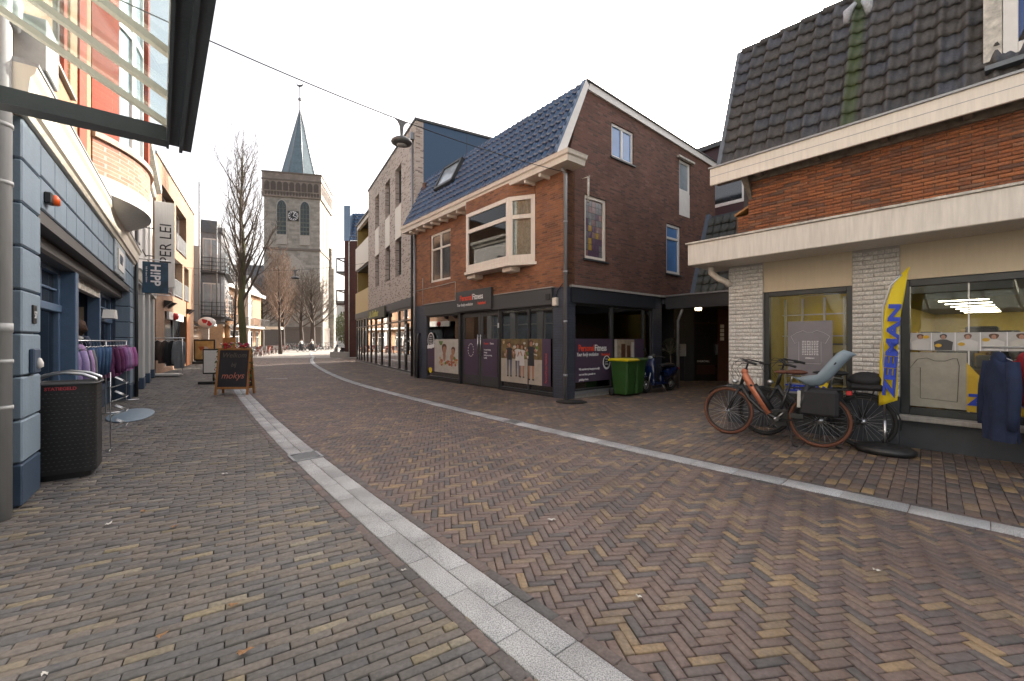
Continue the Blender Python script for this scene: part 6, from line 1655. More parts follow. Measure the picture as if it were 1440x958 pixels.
# ---------------- scooters ----------------
def scooter(name, loc, rz, bodyc, label, group=None, cat='scooter'):
    """x forward"""
    r = empty(name, loc, rz, label, cat, group)
    for x_, nm in ((.62, 'front_wheel'), (-.58, 'rear_wheel')):
        w = G(); w.ring((x_, 0, .24), .185, .055, 'y', 28, 10); wo = w.build(nm, rubber, r)
        w = G(); w.ring((x_, 0, .24), .13, .015, 'y', 24, 6)
        for k in range(5):
            a = 2*PI*k/5; w.tube([(x_, 0, .24), (x_+.13*math.cos(a), 0, .24+.13*math.sin(a))], .016, 5)
        w.tube([(x_, -.05, .24), (x_, .05, .24)], .035, 10); w.build('rim', steel, wo)
    g = G()
    # leg shield and front fender, lofted sections
    def loft(secs, smooth=True):
        vs = []; n = 14
        for (cx, cz, rx, ry, rz_) in secs:
            for k in range(n):
                a = 2*PI*k/n; vs.append((cx+rx*math.cos(a), ry*math.sin(a), cz+rz_*math.cos(a)))
        g.add(vs, [(i*n+k, i*n+(k+1) % n, (i+1)*n+(k+1) % n, (i+1)*n+k) for i in range(len(secs)-1) for k in range(n)]+[tuple(range(n)), tuple((len(secs)-1)*n+k for k in range(n))[::-1]], smooth)
    loft([(.42, .28, .03, .16, .02), (.46, .45, .05, .21, .02), (.46, .68, .07, .22, .02), (.40, .88, .07, .16, .03), (.33, .98, .08, .12, .04), (.30, 1.02, .05, .08, .02)])
    loft([(.40, .30, .02, .1, .06), (.52, .44, .02, .085, .05), (.66, .50, .02, .075, .04), (.80, .44, .02, .06, .03), (.86, .33, .02, .04, .02)])
    g.box(-.25, .44, -.15, .15, .24, .31)
    loft([(-.15, .45, .01, .10, .15), (-.3, .52, .01, .17, .2), (-.55, .58, .01, .19, .18), (-.78, .66, .01, .13, .10), (-.9, .7, .01, .06, .04)])
    g.build('body', bodyc, r)
    g = G(); 
    g.T = Matrix.Translation((-.42, 0, .79)); g.ball((0, 0, 0), (.36, .15, .075), 16, 8); g.T = None
    g.build('seat', black, r)
    g = G(); g.tube([(.31, 0, .98), (.26, 0, 1.06)], .04, 8); g.tube([(.14, -.33, 1.04), (.26, -.2, 1.08), (.28, 0, 1.06), (.26, .2, 1.08), (.14, .33, 1.04)], .016, 8); g.ball((.30, 0, 1.08), (.1, .12, .08), 12, 8)
    for s_ in (-1, 1): g.tube([(.24, s_*.2, 1.08), (.27, s_*.3, 1.25)], .007, 5); g.ball((.27, s_*.32, 1.28), (.015, .065, .04), 10, 6)
    g.build('handlebar', black, r)
    g = G(); g.ball((.40, 0, 1.04), (.04, .08, .05), 12, 8); g.build('headlight', paleglass, r)
    g = G(); g.ball((-.93, 0, .68), (.03, .08, .04), 10, 6); g.build('tail_light', red, r)
    g = G(); g.tube([(-.1, -.13, .2), (-.5, -.17, .25), (-.85, -.17, .36)], [.03, .05, .055], 10); g.tube([(0, .12, .24), (-.1, .2, 0.02)], .012, 6); g.tube([(.62, -.09, .24), (.50, -.09, .6), (.42, 0, .9)], .018, 6); g.tube([(.62, .09, .24), (.50, .09, .6), (.42, 0, .9)], .018, 6); g.build('exhaust_and_fork', steel, r)
    return r
scooter('moped', (4.45, 12.95, 0), math.radians(215), mat('scooter_blue', (.006, .016, .065), .25, var=.1, coat=.5), 'dark blue moped parked between the green bins and the potted olive')
DS = scooter('moped', (-17.2, 42.5, 0), math.radians(250), mat('scooter_grey', (.12, .12, .13), .4), 'grey and white moped parked at the maroon brick corner')
scooter('moped', (-16.6, 44.2, 0), math.radians(240), black, 'black moped standing behind the grey one at the maroon corner')
g = G(); g.cbox(-.8, .8, -.3, .3, 0, .5, .03); tag(g.build('concrete_planter', concrete, loc=(-15.9, 39.4, 0)), 'low pale concrete block at the foot of the maroon brick corner', 'planter')

# ---------------- bicycles ----------------
def bicycle(name, loc, rz, label, fc, tyre, acc=None, group=None, lean=0.0, detail=True, steer=0.0, seatc=None, fwR=.345, cat='bicycle'):
    """x forward, origin on the ground below the bottom bracket"""
    r = empty(name, loc, rz, label, cat, group); r.rotation_euler = (lean, 0, rz)
    R = fwR; ax_f = (.62, 0, R); ax_r = (-.50, 0, R)
    def wheel(c, nm, parent, mat_t):
        g = G(); g.ring(c, R-.022, .022, 'y', 44 if detail else 20, 8 if detail else 5); t = g.build(nm, mat_t, parent)
        g = G(); g.ring(c, R-.052, .012, 'y', 40 if detail else 18, 6 if detail else 4); g.build('rim', blackmetal, t)
        g = G()
        ns = 28 if detail else 12
        for k in range(ns):
            a = 2*PI*k/ns; s_ = .028*(1 if k % 2 else -1); o_ = (.5 if (k//2) % 2 else -.5)
            g.tube([(c[0]+.03*math.cos(a+o_), c[1]+s_, c[2]+.03*math.sin(a+o_)), (c[0]+(R-.06)*math.cos(a), c[1], c[2]+(R-.06)*math.sin(a))], .0016 if detail else .004, 3, caps=False)
        g.tube([(c[0], -.045, c[2]), (c[0], .045, c[2])], .028 if nm == 'front_wheel' else .045, 14); g.tube([(c[0], -.075, c[2]), (c[0], .075, c[2])], .008, 6)
        g.build('spokes_and_hub', steel, t)
        return t
    fork = r
    if True:
        wheel(ax_f, 'front_wheel', r, tyre); wheel(ax_r, 'rear_wheel', r, tyre)
    hx, hz = .40, .86
    g = G()
    g.tube([(hx-.02, 0, .98), (hx+.05, 0, .72)], .024, 12)                # head tube
    g.tube([(hx+.04, 0, .74), (hx-.06, 0, .55), (.18, 0, .40), (.0, 0, .31), (-.02, 0, .30)], [.03, .03, .03, .028, .028], 12)   # low step-through
    g.tube([(-.02, 0, .30), (-.17, 0, .80)], .018, 10)                     # seat tube
    for s_ in (-1, 1):
        g.tube([(-.03, s_*.03, .29), (-.5, s_*.055, R)], .010, 8); g.tube([(-.13, s_*.02, .66), (-.5, s_*.055, R)], .009, 8)
        g.tube([(hx+.06, s_*.035, .68), (.55, s_*.045, .52), (ax_f[0], s_*.05, R)], [.016, .013, .010], 8)
    g.tube([(hx+.045, 0, .72), (hx+.06, 0, .66)], .03, 10)
    g.build('frame', fc, r)
    if acc:
        g = G(); g.tube([(hx+.0, 0, .93), (hx-.02, 0, .85), (.24, 0, .62), (.08, 0, .36)], [.034, .05, .046, .04], 12); g.ball((hx-.0, 0, .93), (.05, .04, .05), 12, 8); a_ = g.build('battery_tube', acc, r)
        g = G(); g.tube([(.27, 0, .75), (.22, 0, .68), (.05, 0, .42)], [.035, .042, .04], 10); g.build('battery', black, a_)
        g = G(); g.T = Matrix.Translation((.30, .042, .74)); g.ball((0, 0, 0), (.022, .012, .018), 8, 6); g.T = None; g.build('lock', black, a_)
    g = G()
    g.tube([(-.17, 0, .80), (-.20, 0, .93)], .013, 8); g.build('seat_post', steel, r)
    g = G(); g.ball((-.24, 0, .955), (.13, .085, .035), 14, 8); g.ball((-.10, 0, .95), (.13, .03, .025), 12, 6)
    sd_ = g.build('saddle', seatc or black, r)
    if detail:
        g = G(); g.tube([(-.30, -.04, .92), (-.3, -.04, .88), (-.12, 0, .90)], .006, 5); g.tube([(-.30, .04, .92), (-.3, .04, .88), (-.12, 0, .90)], .006, 5); g.build('saddle_springs', steel, sd_)
    g = G(); g.tube([(hx-.02, 0, .98), (hx-.05, 0, 1.08), (hx-.01, 0, 1.1)], .014, 8)
    g.tube([(hx-.24, .31, 1.04), (hx-.10, .28, 1.08), (hx-.01, .14, 1.11), (hx, 0, 1.10), (hx-.01, -.14, 1.11), (hx-.10, -.28, 1.08), (hx-.24, -.31, 1.04)], .011, 8); hb_ = g.build('handlebar', blackmetal, r)
    g = G()
    for s_ in (-1, 1): g.tube([(hx-.24, s_*.31, 1.04), (hx-.11, s_*.285, 1.078)], .017, 8)
    g.build('grips', black, hb_)
    if detail:
        g = G()
        for s_ in (-1, 1):
            g.tube([(hx-.06, s_*.2, 1.09), (hx+.08, s_*.2, 1.07), (hx+.14, s_*.1, .98), (hx+.06, s_*.04, .85)], .0035, 4)
            g.tube([(hx-.02, s_*.16, 1.10), (hx+.12, s_*.18, 1.12), (hx+.22, s_*.1, 1.0), (hx+.15, 0, .82), (hx+.04, 0, .76)], .003, 4)
            g.tube([(hx-.18, s_*.27, 1.05), (hx-.03, s_*.27, 1.05)], .006, 4)
        g.build('cables', black, hb_)
        g = G(); g.ball((hx+.13, 0, .78), (.04, .035, .035), 10, 8); g.build('headlight', steel, r)
    def arcs(c, R_, a0, a1, w, nm, m_):
        g = G(); vs = []; n = 16
        for k in range(n+1):
            a = a0+(a1-a0)*k/n
            for s_, rr in ((-w, R_-.006), (-w*.6, R_+.006), (w*.6, R_+.006), (w, R_-.006)): vs.append((c[0]+rr*math.cos(a), s_, c[2]+rr*math.sin(a)))
        g.add(vs, [(k*4+j, k*4+j+1, (k+1)*4+j+1, (k+1)*4+j) for k in range(n) for j in range(3)], True)
        g.build(nm, m_, r)
    arcs(ax_f, R+.022, math.radians(40), math.radians(150), .028, 'front_mudguard', blackmetal)
    arcs(ax_r, R+.022, math.radians(20), math.radians(190), .028, 'rear_mudguard', blackmetal)
    g = G()
    for s_ in (-1, 1):
        g.tube([(-.18, s_*.05, .745), (-.78, s_*.06, .76)], .008, 6); g.tube([(-.5, s_*.06, R), (-.62, s_*.06, .76)], .006, 6); g.tube([(-.5, s_*.06, R), (-.42, s_*.06, .75)], .006, 6)
    for x_ in (-.3, -.5, -.76): g.tube([(x_, -.06, .755), (x_, .06, .755)], .006, 6)
    g.build('luggage_rack', blackmetal, r)
    g = G(); g.box(-.83, -.78, -.04, .04, .70, .75); g.build('rear_light', red, r)
    g = G(); n = 18; pts = []
    for k in range(n+1):
        a = PI/2+PI*k/n; pts.append((-.5+.06*math.cos(a), R+.06*math.sin(a)))
    for k in range(n+1):
        a = -PI/2+PI*k/n; pts.append((-.02+.10*math.cos(a), .30+.10*math.sin(a)))
    g.xz(pts, -.055, -.045); g.build('chain_guard', black, r)
    g = G(); g.tube([(-.02, -.07, .30), (-.02, .07, .30)], .03, 10); g.tube([(-.02, -.08, .30), (.09, -.08, .17)], .010, 6); g.tube([(-.02, .08, .30), (-.13, .08, .43)], .010, 6)
    g.build('crank', steel, r)
    g = G(); g.box(.05, .14, -.18, -.08, .155, .18); g.box(-.18, -.08, .08, .18, .42, .445); g.build('pedals', black, r)
    g = G(); g.tube([(-.14, .02, .27), (-.26, .22, .012)], .010, 6); g.tube([(-.26, .22, .012), (-.31, .25, .01)], .013, 6); g.build('kickstand', black, r)
    return r
tan_t = mat('tan_tyre', (.14, .052, .028), .7, var=.15)
# main bicycle: front wheel at (990..1057), rear at (1108..1195) in the photograph
fw = gp(1023, 611); rw = gp(1152, 630)
fw = (fw[0], fw[1]); rw = (rw[0], rw[1])
dx, dy = fw[0]-rw[0], fw[1]-rw[1]; LL = math.hypot(dx, dy); a_ = math.atan2(dy, dx)
BS = LL/1.12
ox = fw[0]-.62*BS*dx/LL; oy = fw[1]-.62*BS*dy/LL
brown = mat('brown_leather', (.13, .045, .025), .5, var=.2)
B1 = bicycle('bicycle', (ox, oy, 0), a_, 'electric bicycle with copper battery tube, tan front tyre and child seat before the shop window', blackmetal, tan_t, mat('copper_paint', (.5, .17, .09), .35, 0.2, var=.1), lean=math.radians(3), seatc=brown)
# child seat (part of the bicycle)
CS = mat('pale_blue_plastic', (.24, .31, .36), .5, var=.08, bump=.02)
g = G(); vs = []; prof = [(-.36, .80, .07), (-.42, .79, .09), (-.52, .82, .10), (-.60, .90, .10), (-.67, 1.0, .10), (-.74, 1.10, .09), (-.81, 1.19, .075), (-.86, 1.22, .04)]
for (x_, z_, w_) in prof:
    for q in range(9):
        t = -1+2*q/8.; e = abs(t)**3
        vs.append((x_+.13*e*(1 if z_ < .85 else .9), w_*t*1.05, z_+.10*e*(1.0 if z_ < .85 else .35)))
g.add(vs, [(i*9+j, i*9+j+1, (i+1)*9+j+1, (i+1)*9+j) for i in range(len(prof)-1) for j in range(8)], True)
cs = g.build('child_seat', CS, B1); md = cs.modifiers.new('t', 'SOLIDIFY'); md.thickness = .02
for o_ in (cs,):
    g = G()
    for s_ in (-1, 1):
        g.tube([(-.40, s_*.15, .80), (-.34, s_*.17, .6), (-.30, s_*.17, .42)], [.03, .028, .03], 8); g.box(-.36, -.22, s_*.14, s_*.2, .36, .42)
    g.build('leg_rests', black, cs)
    g = G(); g.tube([(-.5, .05, .86), (-.68, .09, 1.1)], .012, 5); g.tube([(-.5, -.05, .86), (-.68, -.09, 1.1)], .012, 5); g.build('straps', black, cs)
g = G()
for s_ in (-1, 1):
    g.T = Matrix.Translation((-.52, s_*.13, .58)); g.cbox(-.2, .22, -.06, .06, -.17, .16, .03); g.T = None
g.box(-.7, -.3, -.1, .1, .74, .765)
g.build('panniers', mat('black_canvas', (.02, .02, .022), .8), B1)
g = G(); g.cbox(-.33, -.29, .185, .2, .50, .72, .006); g.build('pale_strap', mat('pale_buckle', (.5, .5, .45), .5), B1)
B1.scale = (BS,)*3
B2 = bicycle('bicycle', (ox+.42*.7+.36*.77, oy-.42*.71+.36*.64, 0), a_+.03, 'black bicycle standing behind the copper coloured electric bicycle', blackmetal, rubber, None, lean=math.radians(-2))
B2.scale = (BS,)*3
g = G(); g.T = Matrix.Translation((-.55, 0, .88)); g.ball((0, 0, 0), (.2, .15, .1), 14, 9, .08); g.T = None; g.cbox(-.72, -.38, -.14, .14, .76, .84, .03); g.build('black_bag_cover', MATS['black_canvas'], B2)

# ---------------- litter bin ----------------
LBn = empty('litter_bin', (-5.12, 4.92, 0), math.atan2(.6, .8), 'tall black dotted metal litter bin with arched steel handle at the left', 'litter bin')
def rrect(hx, hy, r, n=6):
    out = []
    for (cx, cy, a0) in ((hx-r, hy-r, 0), (-hx+r, hy-r, PI/2), (-hx+r, -hy+r, PI), (hx-r, -hy+r, 1.5*PI)):
        for k in range(n+1):
            a = a0+PI/2*k/n; out.append((cx+r*math.cos(a), cy+r*math.sin(a)))
    return out
hx, hy, rr = .265, .25, .09
ol = rrect(hx, hy, rr)
g = G(); g.xy(ol, .07, 1.06); g.build('body', mat('bin_black', (.018, .019, .02), .4, var=.15), LBn)
g = G(); g.xy(rrect(hx-.05, hy-.05, .08), 0, .07); g.build('foot', black, LBn)
g = G(); n = len(ol)
per = [Vector((p[0], p[1], 0)) for p in ol]
tot = 0; segs_ = []
for i in range(n):
    a, b_ = per[i], per[(i+1) % n]; segs_.append((tot, a, b_)); tot += (b_-a).length
ndot = 46
for row in range(20):
    for k in range(ndot):
        s_ = tot*(k+.5*(row % 2))/ndot
        for (t0, a, b_) in reversed(segs_):
            if s_ >= t0:
                L = (b_-a).length; f = (s_-t0)/L if L > 1e-6 else 0; p = a.lerp(b_, min(1, f)); d = (b_-a).normalized(); nn = Vector((d.y, -d.x, 0)); break
        z = .12+row*.044
        g.ext([p-d*.009+nn*.001+Vector((0, 0, z)), p+d*.009+nn*.001+Vector((0, 0, z)), p+d*.009+nn*.001+Vector((0, 0, z+.007)), p-d*.009+nn*.001+Vector((0, 0, z+.007))], nn*.003)
g.build('dots', mat('bin_dots', (.07, .07, .072), .3), LBn)
g = G(); o2 = rrect(hx+.008, hy+.008, rr); g.tube([(a, b_, 1.065) for a, b_ in o2], .014, 6, closed=True); g.build('rim', anthra2, LBn)
g = G(); g.xy(rrect(hx-.03, hy-.03, .1), 1.062, 1.066); g.build('opening', interior, LBn)
g = G()
pts = [(-hx, 0, 1.06), (-hx+.01, 0, 1.11), (-.15, 0, 1.165), (0, 0, 1.19), (.15, 0, 1.165), (hx-.01, 0, 1.11), (hx, 0, 1.06)]
vs = []
for (x_, _, z_) in pts: vs += [(x_, -.2, z_), (x_, -.2, z_+.02), (x_, -.14, z_), (x_, -.14, z_+.02), (x_, .14, z_), (x_, .14, z_+.02)]
for s_ in (-1, 1): g.tube([(p[0], s_*.17, p[2]) for p in pts], .018, 8)
g.build('handle', steel, LBn)
lt = text('STATIEGELD', .05, mat('bin_red_text', (.6, .06, .08), .5, bump=0), LBn, (-.14, -hy-.006, 1.0), FRONT, sx=.9, bold=.001)
# wire rack behind the bin
WR = empty('wire_rack', (-5.93, 5.95, 0), XL, 'small zigzag steel wire rack standing just behind the black bin', 'rack')
g = G()
for q in range(4):
    z0 = .28+.2*q
    for k in range(4): g.tube([(-.15+.05*k, -.25, z0), (-.05+.05*k, -.42, z0+.06), (-.15+.05*k, -.30, z0+.15)], .006, 5)
    g.tube([(-.15, -.42, z0+.06), (.12, -.42, z0+.06)], .006, 5)
g.build('wires', steel, WR)
g = G(); g.tube([(-.08, -.25, 0), (-.08, -.25, 1.1)], .007, 6); g.tube([(-.2, -.25, .01), (.04, -.25, .01)], .008, 6); g.build('stand', steel, WR)

# ---------------- people ----------------
def human(name, loc, rz, pose, label, topm, legm, skinm, hairm, shoem=None, scale=1.0, hair=(.115, .1, .12), hair_off=(0, 0, .03), group=None, long_hair=False):
    shoem = shoem or black
    J = dict(pelvis=(0, 0, .95), spine=(0, 0, 1.13), chest=(.01, 0, 1.33), neck=(.0, 0, 1.49), head=(.02, 0, 1.59), crown=(.02, 0, 1.69),
             sl=(0, .17, 1.42), el=(-.02, .23, 1.15), wl=(.03, .25, .91), hl=(.05, .25, .82), sr=(0, -.17, 1.42), er=(-.02, -.23, 1.15), wr=(.03, -.25, .91), hr=(.05, -.25, .82),
             pl=(0, .09, .90), kl=(.02, .10, .50), al=(0, .10, .09), tl=(.14, .11, .04), pr=(0, -.09, .90), kr=(.02, -.10, .50), ar=(0, -.10, .09), tr=(.14, -.11, .04))
    J.update(pose)
    Rr = dict(pelvis=.145, spine=.125, chest=.15, neck=.058, head=.088, crown=.07, sl=.07, el=.045, wl=.032, hl=.035, sr=.07, er=.045, wr=.032, hr=.035,
              pl=.095, kl=.062, al=.042, tl=.035, pr=.095, kr=.062, ar=.042, tr=.035)
    E_ = [('pelvis', 'spine'), ('spine', 'chest'), ('chest', 'neck'), ('neck', 'head'), ('head', 'crown'), ('chest', 'sl'), ('sl', 'el'), ('el', 'wl'), ('wl', 'hl'), ('chest', 'sr'), ('sr', 'er'), ('er', 'wr'), ('wr', 'hr'),
          ('pelvis', 'pl'), ('pl', 'kl'), ('kl', 'al'), ('al', 'tl'), ('pelvis', 'pr'), ('pr', 'kr'), ('kr', 'ar'), ('ar', 'tr')]
    K = list(J); me = bpy.data.meshes.new(name)
    me.from_pydata([J[k] for k in K], [(K.index(a), K.index(b)) for a, b in E_], []); me.update()
    tmp = bpy.data.objects.new(name, me); COL.objects.link(tmp)
    tmp.modifiers.new('s', 'SKIN'); sv = me.skin_vertices[0].data
    for i, k in enumerate(K): sv[i].radius = (Rr[k], Rr[k]*(.72 if k in ('pelvis', 'spine', 'chest') else 1)); sv[i].use_root = (k == 'pelvis')
    m2 = tmp.modifiers.new('u', 'SUBSURF'); m2.levels = 2; m2.render_levels = 2
    bpy.context.view_layer.update()
    nm = bpy.data.meshes.new_from_object(tmp.evaluated_get(bpy.context.evaluated_depsgraph_get()))
    bpy.data.objects.remove(tmp)
    nm.name = name; nm.materials.clear()
    for m in (topm, legm, skinm, shoem): nm.materials.append(m)
    jv = {k: Vector(J[k]) for k in K}
    cls = {'pelvis': 1, 'spine': 0, 'chest': 0, 'neck': 2, 'head': 2, 'crown': 2, 'sl': 0, 'el': 0, 'wl': 0, 'hl': 2, 'sr': 0, 'er': 0, 'wr': 0, 'hr': 2, 'pl': 1, 'kl': 1, 'al': 1, 'tl': 3, 'pr': 1, 'kr': 1, 'ar': 1, 'tr': 3}
    for p in nm.polygons:
        c = p.center; b = min(jv, key=lambda k: (jv[k]-c).length); p.material_index = cls[b]; p.use_smooth = True
    o = bpy.data.objects.new('person', nm); COL.objects.link(o)
    o.location = loc; o.rotation_euler = (0, 0, rz); o.scale = (scale,)*3
    tag(o, label, 'person', group)
    h = jv['head']
    g = G(); g.ball((h.x-.02+hair_off[0], h.y+hair_off[1], h.z+hair_off[2]), hair, 16, 10, .05 if not long_hair else .16)
    g.build('hair', hairm, o)
    g = G(); g.tube([(h.x+.085, h.y, h.z+.03), (h.x+.12, h.y, h.z-.005), (h.x+.085, h.y, h.z-.02)], [.01, .016, .01], 6)
    for s_ in (-1, 1): g.ball((h.x+.01, h.y+s_*.092, h.z), (.02, .012, .03), 8, 6)
    g.build('nose_and_ears', skinm, o)
    return o
skin = mat('skin', (.42, .25, .18), .6, var=.08, bump=.02)
hair_b = mat('brown_hair', (.07, .035, .02), .8, var=.5, vs=40, bump=1, bs=60); hair_g = mat('grey_hair', (.35, .33, .3), .8, var=.2)
jwhite = mat('white_jacket', (.5, .5, .48), .8, var=.1); jeans = mat('dark_jeans', (.03, .04, .06), .9, var=.2); jgrey = mat('pale_grey_coat', (.42, .40, .36), .9, var=.15)
navyj = mat('navy_varsity_jacket', (.03, .045, .08), .85, var=.15)
PS = human('person', LW(5.35, -.55, .12), math.atan2(.8, -.6), {'el': (.05, .24, 1.16), 'wl': (.22, .16, 1.05), 'hl': (.28, .12, 1.06)}, 'person with curly brown hair in a navy jacket, seen from behind in the shop entrance', navyj, jeans, skin, hair_b, scale=1.03, hair=(.17, .19, .16), hair_off=(-.02, 0, .05), long_hair=True)
g = G(); g.ball((-.03, 0, 1.43), (.12, .16, .06), 14, 8); g.build('white_collar', jwhite, PS)
g = G(); g.ball((-.115, 0, 1.27), (.03, .09, .06), 12, 6); g.build('cream_back_patch', mat('cream_patch', (.6, .55, .35), .8), PS)
cyc = {'pelvis': (-.22, 0, 1.0), 'spine': (-.17, 0, 1.16), 'chest': (-.08, 0, 1.36), 'neck': (-.04, 0, 1.51), 'head': (.0, 0, 1.61), 'crown': (.0, 0, 1.70),
       'sl': (-.06, .17, 1.44), 'el': (.02, .24, 1.20), 'wl': (.15, .28, 1.10), 'hl': (.2, .28, 1.09), 'sr': (-.06, -.17, 1.44), 'er': (.02, -.24, 1.20), 'wr': (.15, -.28, 1.10), 'hr': (.2, -.28, 1.09),
       'pl': (-.18, .09, .95), 'kl': (.14, .10, .82), 'al': (-.12, .12, .52), 'tl': (-.02, .12, .47), 'pr': (-.18, -.09, .95), 'kr': (.16, -.10, .62), 'ar': (.06, -.12, .26), 'tr': (.16, -.12, .21)}
for i, (x, y, a, tm, hm, lb) in enumerate([(-28.7, 58, 2.7, jwhite, hair_b, 'person in a white jacket cycling across the square in front of the church'), (-27.0, 57.5, 2.9, jgrey, hair_g, 'person in a pale grey coat cycling just right of the white jacketed rider')]):
    human('person', (x, y, 0), a, cyc, lb, tm, jeans, skin, hm)
    bicycle('bicycle', (x, y, 0), a, ('black bicycle ridden by the person in the white jacket', 'black bicycle ridden by the person in the pale grey coat')[i], blackmetal, rubber, detail=False)

# ---------------- clothes rails ----------------
gm = {}
def gmat(n_, c, var=.15, vs=10):
    if n_ not in gm: gm[n_] = mat(n_+'_cloth', c, .9, var=var, vs=vs, bump=.3, bs=40)
    return gm[n_]
def garment(name, loc, rz, L, w, m, label, cat, group, kind='jacket', seed=0, th=.035, flare=.0):
    """hanging garment: plane across local x, thickness along y, hook at the origin"""
    rnd = random.Random(seed); r = empty(name, loc, rz, label, cat, group)
    g = G(); nu, nv = 14, 16; ph = rnd.uniform(0, 6)
    if kind == 'trousers':
        for s_ in (-1, 1):
            pts = [(s_*w*.22, 0, -.10), (s_*w*.22, 0, -.2), (s_*w*.24, .01, -L*.5), (s_*w*.25, -.01, -L)]
            g.tube(pts, [w*.20, w*.22, w*.16, w*.13], 12)
        g.box(-w*.42, w*.42, -.03, .03, -.14, -.08)
    else:
        for side in (1, -1):
            vs = []
            for j in range(nv+1):
                v = j/nv; z = -.06-v*L
                hw = w*.5*min(1.0, .30+v*6.0 if v < .12 else 1.0)*(1+flare*v)*(1+.03*math.sin(v*9+ph))
                zz = z
                for i in range(nu+1):
                    u = -1+2*i/nu
                    t = th*(1-abs(u)**3)*(1+.5*v)+.014*math.sin(u*9+ph+v*3)*v+.006*math.sin(u*17+ph*2+v*7)*v+.008*math.sin(v*14+u*3+ph)
                    sh = .05*abs(u) if v < .15 else .05*abs(u)*(1-(v-.15)/.85)
                    vs.append((u*hw, side*t, zz-sh))
            g.add(vs, [(j*(nu+1)+i, j*(nu+1)+i+1, (j+1)*(nu+1)+i+1, (j+1)*(nu+1)+i) for j in range(nv) for i in range(nu)], True)
        for s_ in (-1, 1):
            g.tube([(s_*w*.42, 0, -.13), (s_*w*.53, .01, -.13-L*.3), (s_*w*.55, .03, -.13-L*.62), (s_*w*.52, .04, -.13-L*.78)], [.055, .06, .05, .04], 10)
        if kind == 'hooded': g.ball((0, .02, -.1), (w*.24, .05, .09), 12, 8)
    o = g.build('fabric', m, r)
    g = G(); g.tube([(0, 0, -.07), (0, 0, -.02), (.02, 0, .02), (0, 0, .045), (-.02, 0, .025)], .0035, 5); g.tube([(-w*.4, 0, -.11), (0, 0, -.06), (w*.4, 0, -.11)], .006, 5); g.build('hanger', steel, r)
    return r
# street rail in front of the blue shop
ra, rb = LW(3.25, -.24), LW(8.2, -.02)
RL = empty('clothes_rail', (0, 0, 0), 0, 'long steel clothes rail across the recessed blue shop front', 'clothes rail')
g = G(); g.tube([(ra[0], ra[1], 1.545), (rb[0], rb[1], 1.54)], .014, 8); g.build('rail', steel, RL)
g = G()
for f in (.02, .5, .98):
    x = ra[0]+(rb[0]-ra[0])*f; y = ra[1]+(rb[1]-ra[1])*f
    g.tube([(x, y, 0.03), (x, y, 1.54)], .012, 8); g.tube([(x-.2, y-.15, .03), (x+.2, y+.15, .03)], .014, 6)
g.build('stands', steel, RL)
ral = math.atan2(rb[1]-ra[1], rb[0]-ra[0])
items = [('lilac', (.36, .28, .50), 'jacket', .62, 'lilac jacket nearest the post on the street rail'), ('navy_dotted', (.02, .025, .05), 'jacket', .55, 'navy dress with small pale dots near the post end of the street rail'),
    ('soft_violet', (.40, .26, .47), 'hooded', .6, 'soft violet hooded jacket right behind the dotted navy dress'), ('mid_grey', (.16, .16, .17), 'jacket', .6, 'grey top between the violet jacket and the jeans'),
    ('denim', (.05, .10, .2), 'trousers', .62, 'blue jeans hanging next to the grey top'), ('denim_dark', (.035, .07, .14), 'trousers', .66, 'darker blue jeans, second pair after the grey top'), ('denim_b', (.05, .11, .23), 'trousers', .64, 'bright blue jeans, third pair after the grey top'),
    ('denim_c', (.04, .085, .17), 'trousers', .66, 'blue jeans in the middle of the row of jeans'), ('denim_d', (.045, .10, .2), 'trousers', .64, 'blue jeans next to last before the plum tops'), ('denim_e', (.05, .12, .24), 'trousers', .62, 'blue jeans hanging directly beside the plum tops'),
    ('plum', (.09, .018, .07), 'jacket', .68, 'dark plum top directly beside the jeans'), ('plum_b', (.11, .02, .08), 'jacket', .68, 'plum top, second one after the jeans'), ('plum_c', (.13, .03, .12), 'jacket', .66, 'purplish plum top, last before the pink ones'),
    ('orchid', (.27, .13, .30), 'jacket', .62, 'orchid pink top directly after the plum ones'), ('pale_orchid', (.38, .23, .42), 'jacket', .62, 'pale orchid top in the middle of the pink ones'), ('pink', (.38, .15, .34), 'jacket', .64, 'pink top second from the far end of the street rail'), ('bright_pink', (.42, .14, .34), 'jacket', .62, 'bright pink top at the far end of the street rail')]
# spread by picture position so that near and far items keep a similar spacing
for i, (n_, c, kd, L, lb) in enumerate(items):
    f = ((i+.4)/len(items))**1.25
    x = ra[0]+(rb[0]-ra[0])*f; y = ra[1]+(rb[1]-ra[1])*f
    w = .30 if kd != 'trousers' else .26
    garment('hanging_garment', (x, y, 1.50), ral+PI/2+.85+random.uniform(-.12, .12), L, w*(1.0+.35*f), gmat(n_, c, .3 if 'dotted' in n_ else .15, 60 if 'dotted' in n_ else 10), lb, 'clothing', 'clothes on the street rail', kd, i)
# rail behind the left window
RL2 = empty('clothes_rail', LW(2.2, -.75), XL, 'short clothes rail with dark garments inside the left shop window', 'clothes rail')
g = G(); g.tube([(-.9, 0, 1.545), (.7, 0, 1.545)], .012, 6); g.tube([(-.9, 0, .03), (-.9, 0, 1.545)], .012, 6); g.tube([(.7, 0, .03), (.7, 0, 1.545)], .012, 6); g.build('rail', steel, RL2)
for i in range(6):
    t = 1.5+i*.22; p = LW(t, -.75, 1.5)
    garment('hanging_garment', p, XL+PI/2+.9, .7, .3, gmat('grey_green' if i % 2 else 'slate', (.07, .09, .085) if i % 2 else (.05, .065, .08)), ('slate', 'grey green')[i % 2]+' garment, '+('nearest', 'second', 'third', 'fourth', 'fifth', 'farthest')[i]+' on the rail inside the left shop window', 'clothing', 'dark clothes inside the window', 'jacket', 40+i)
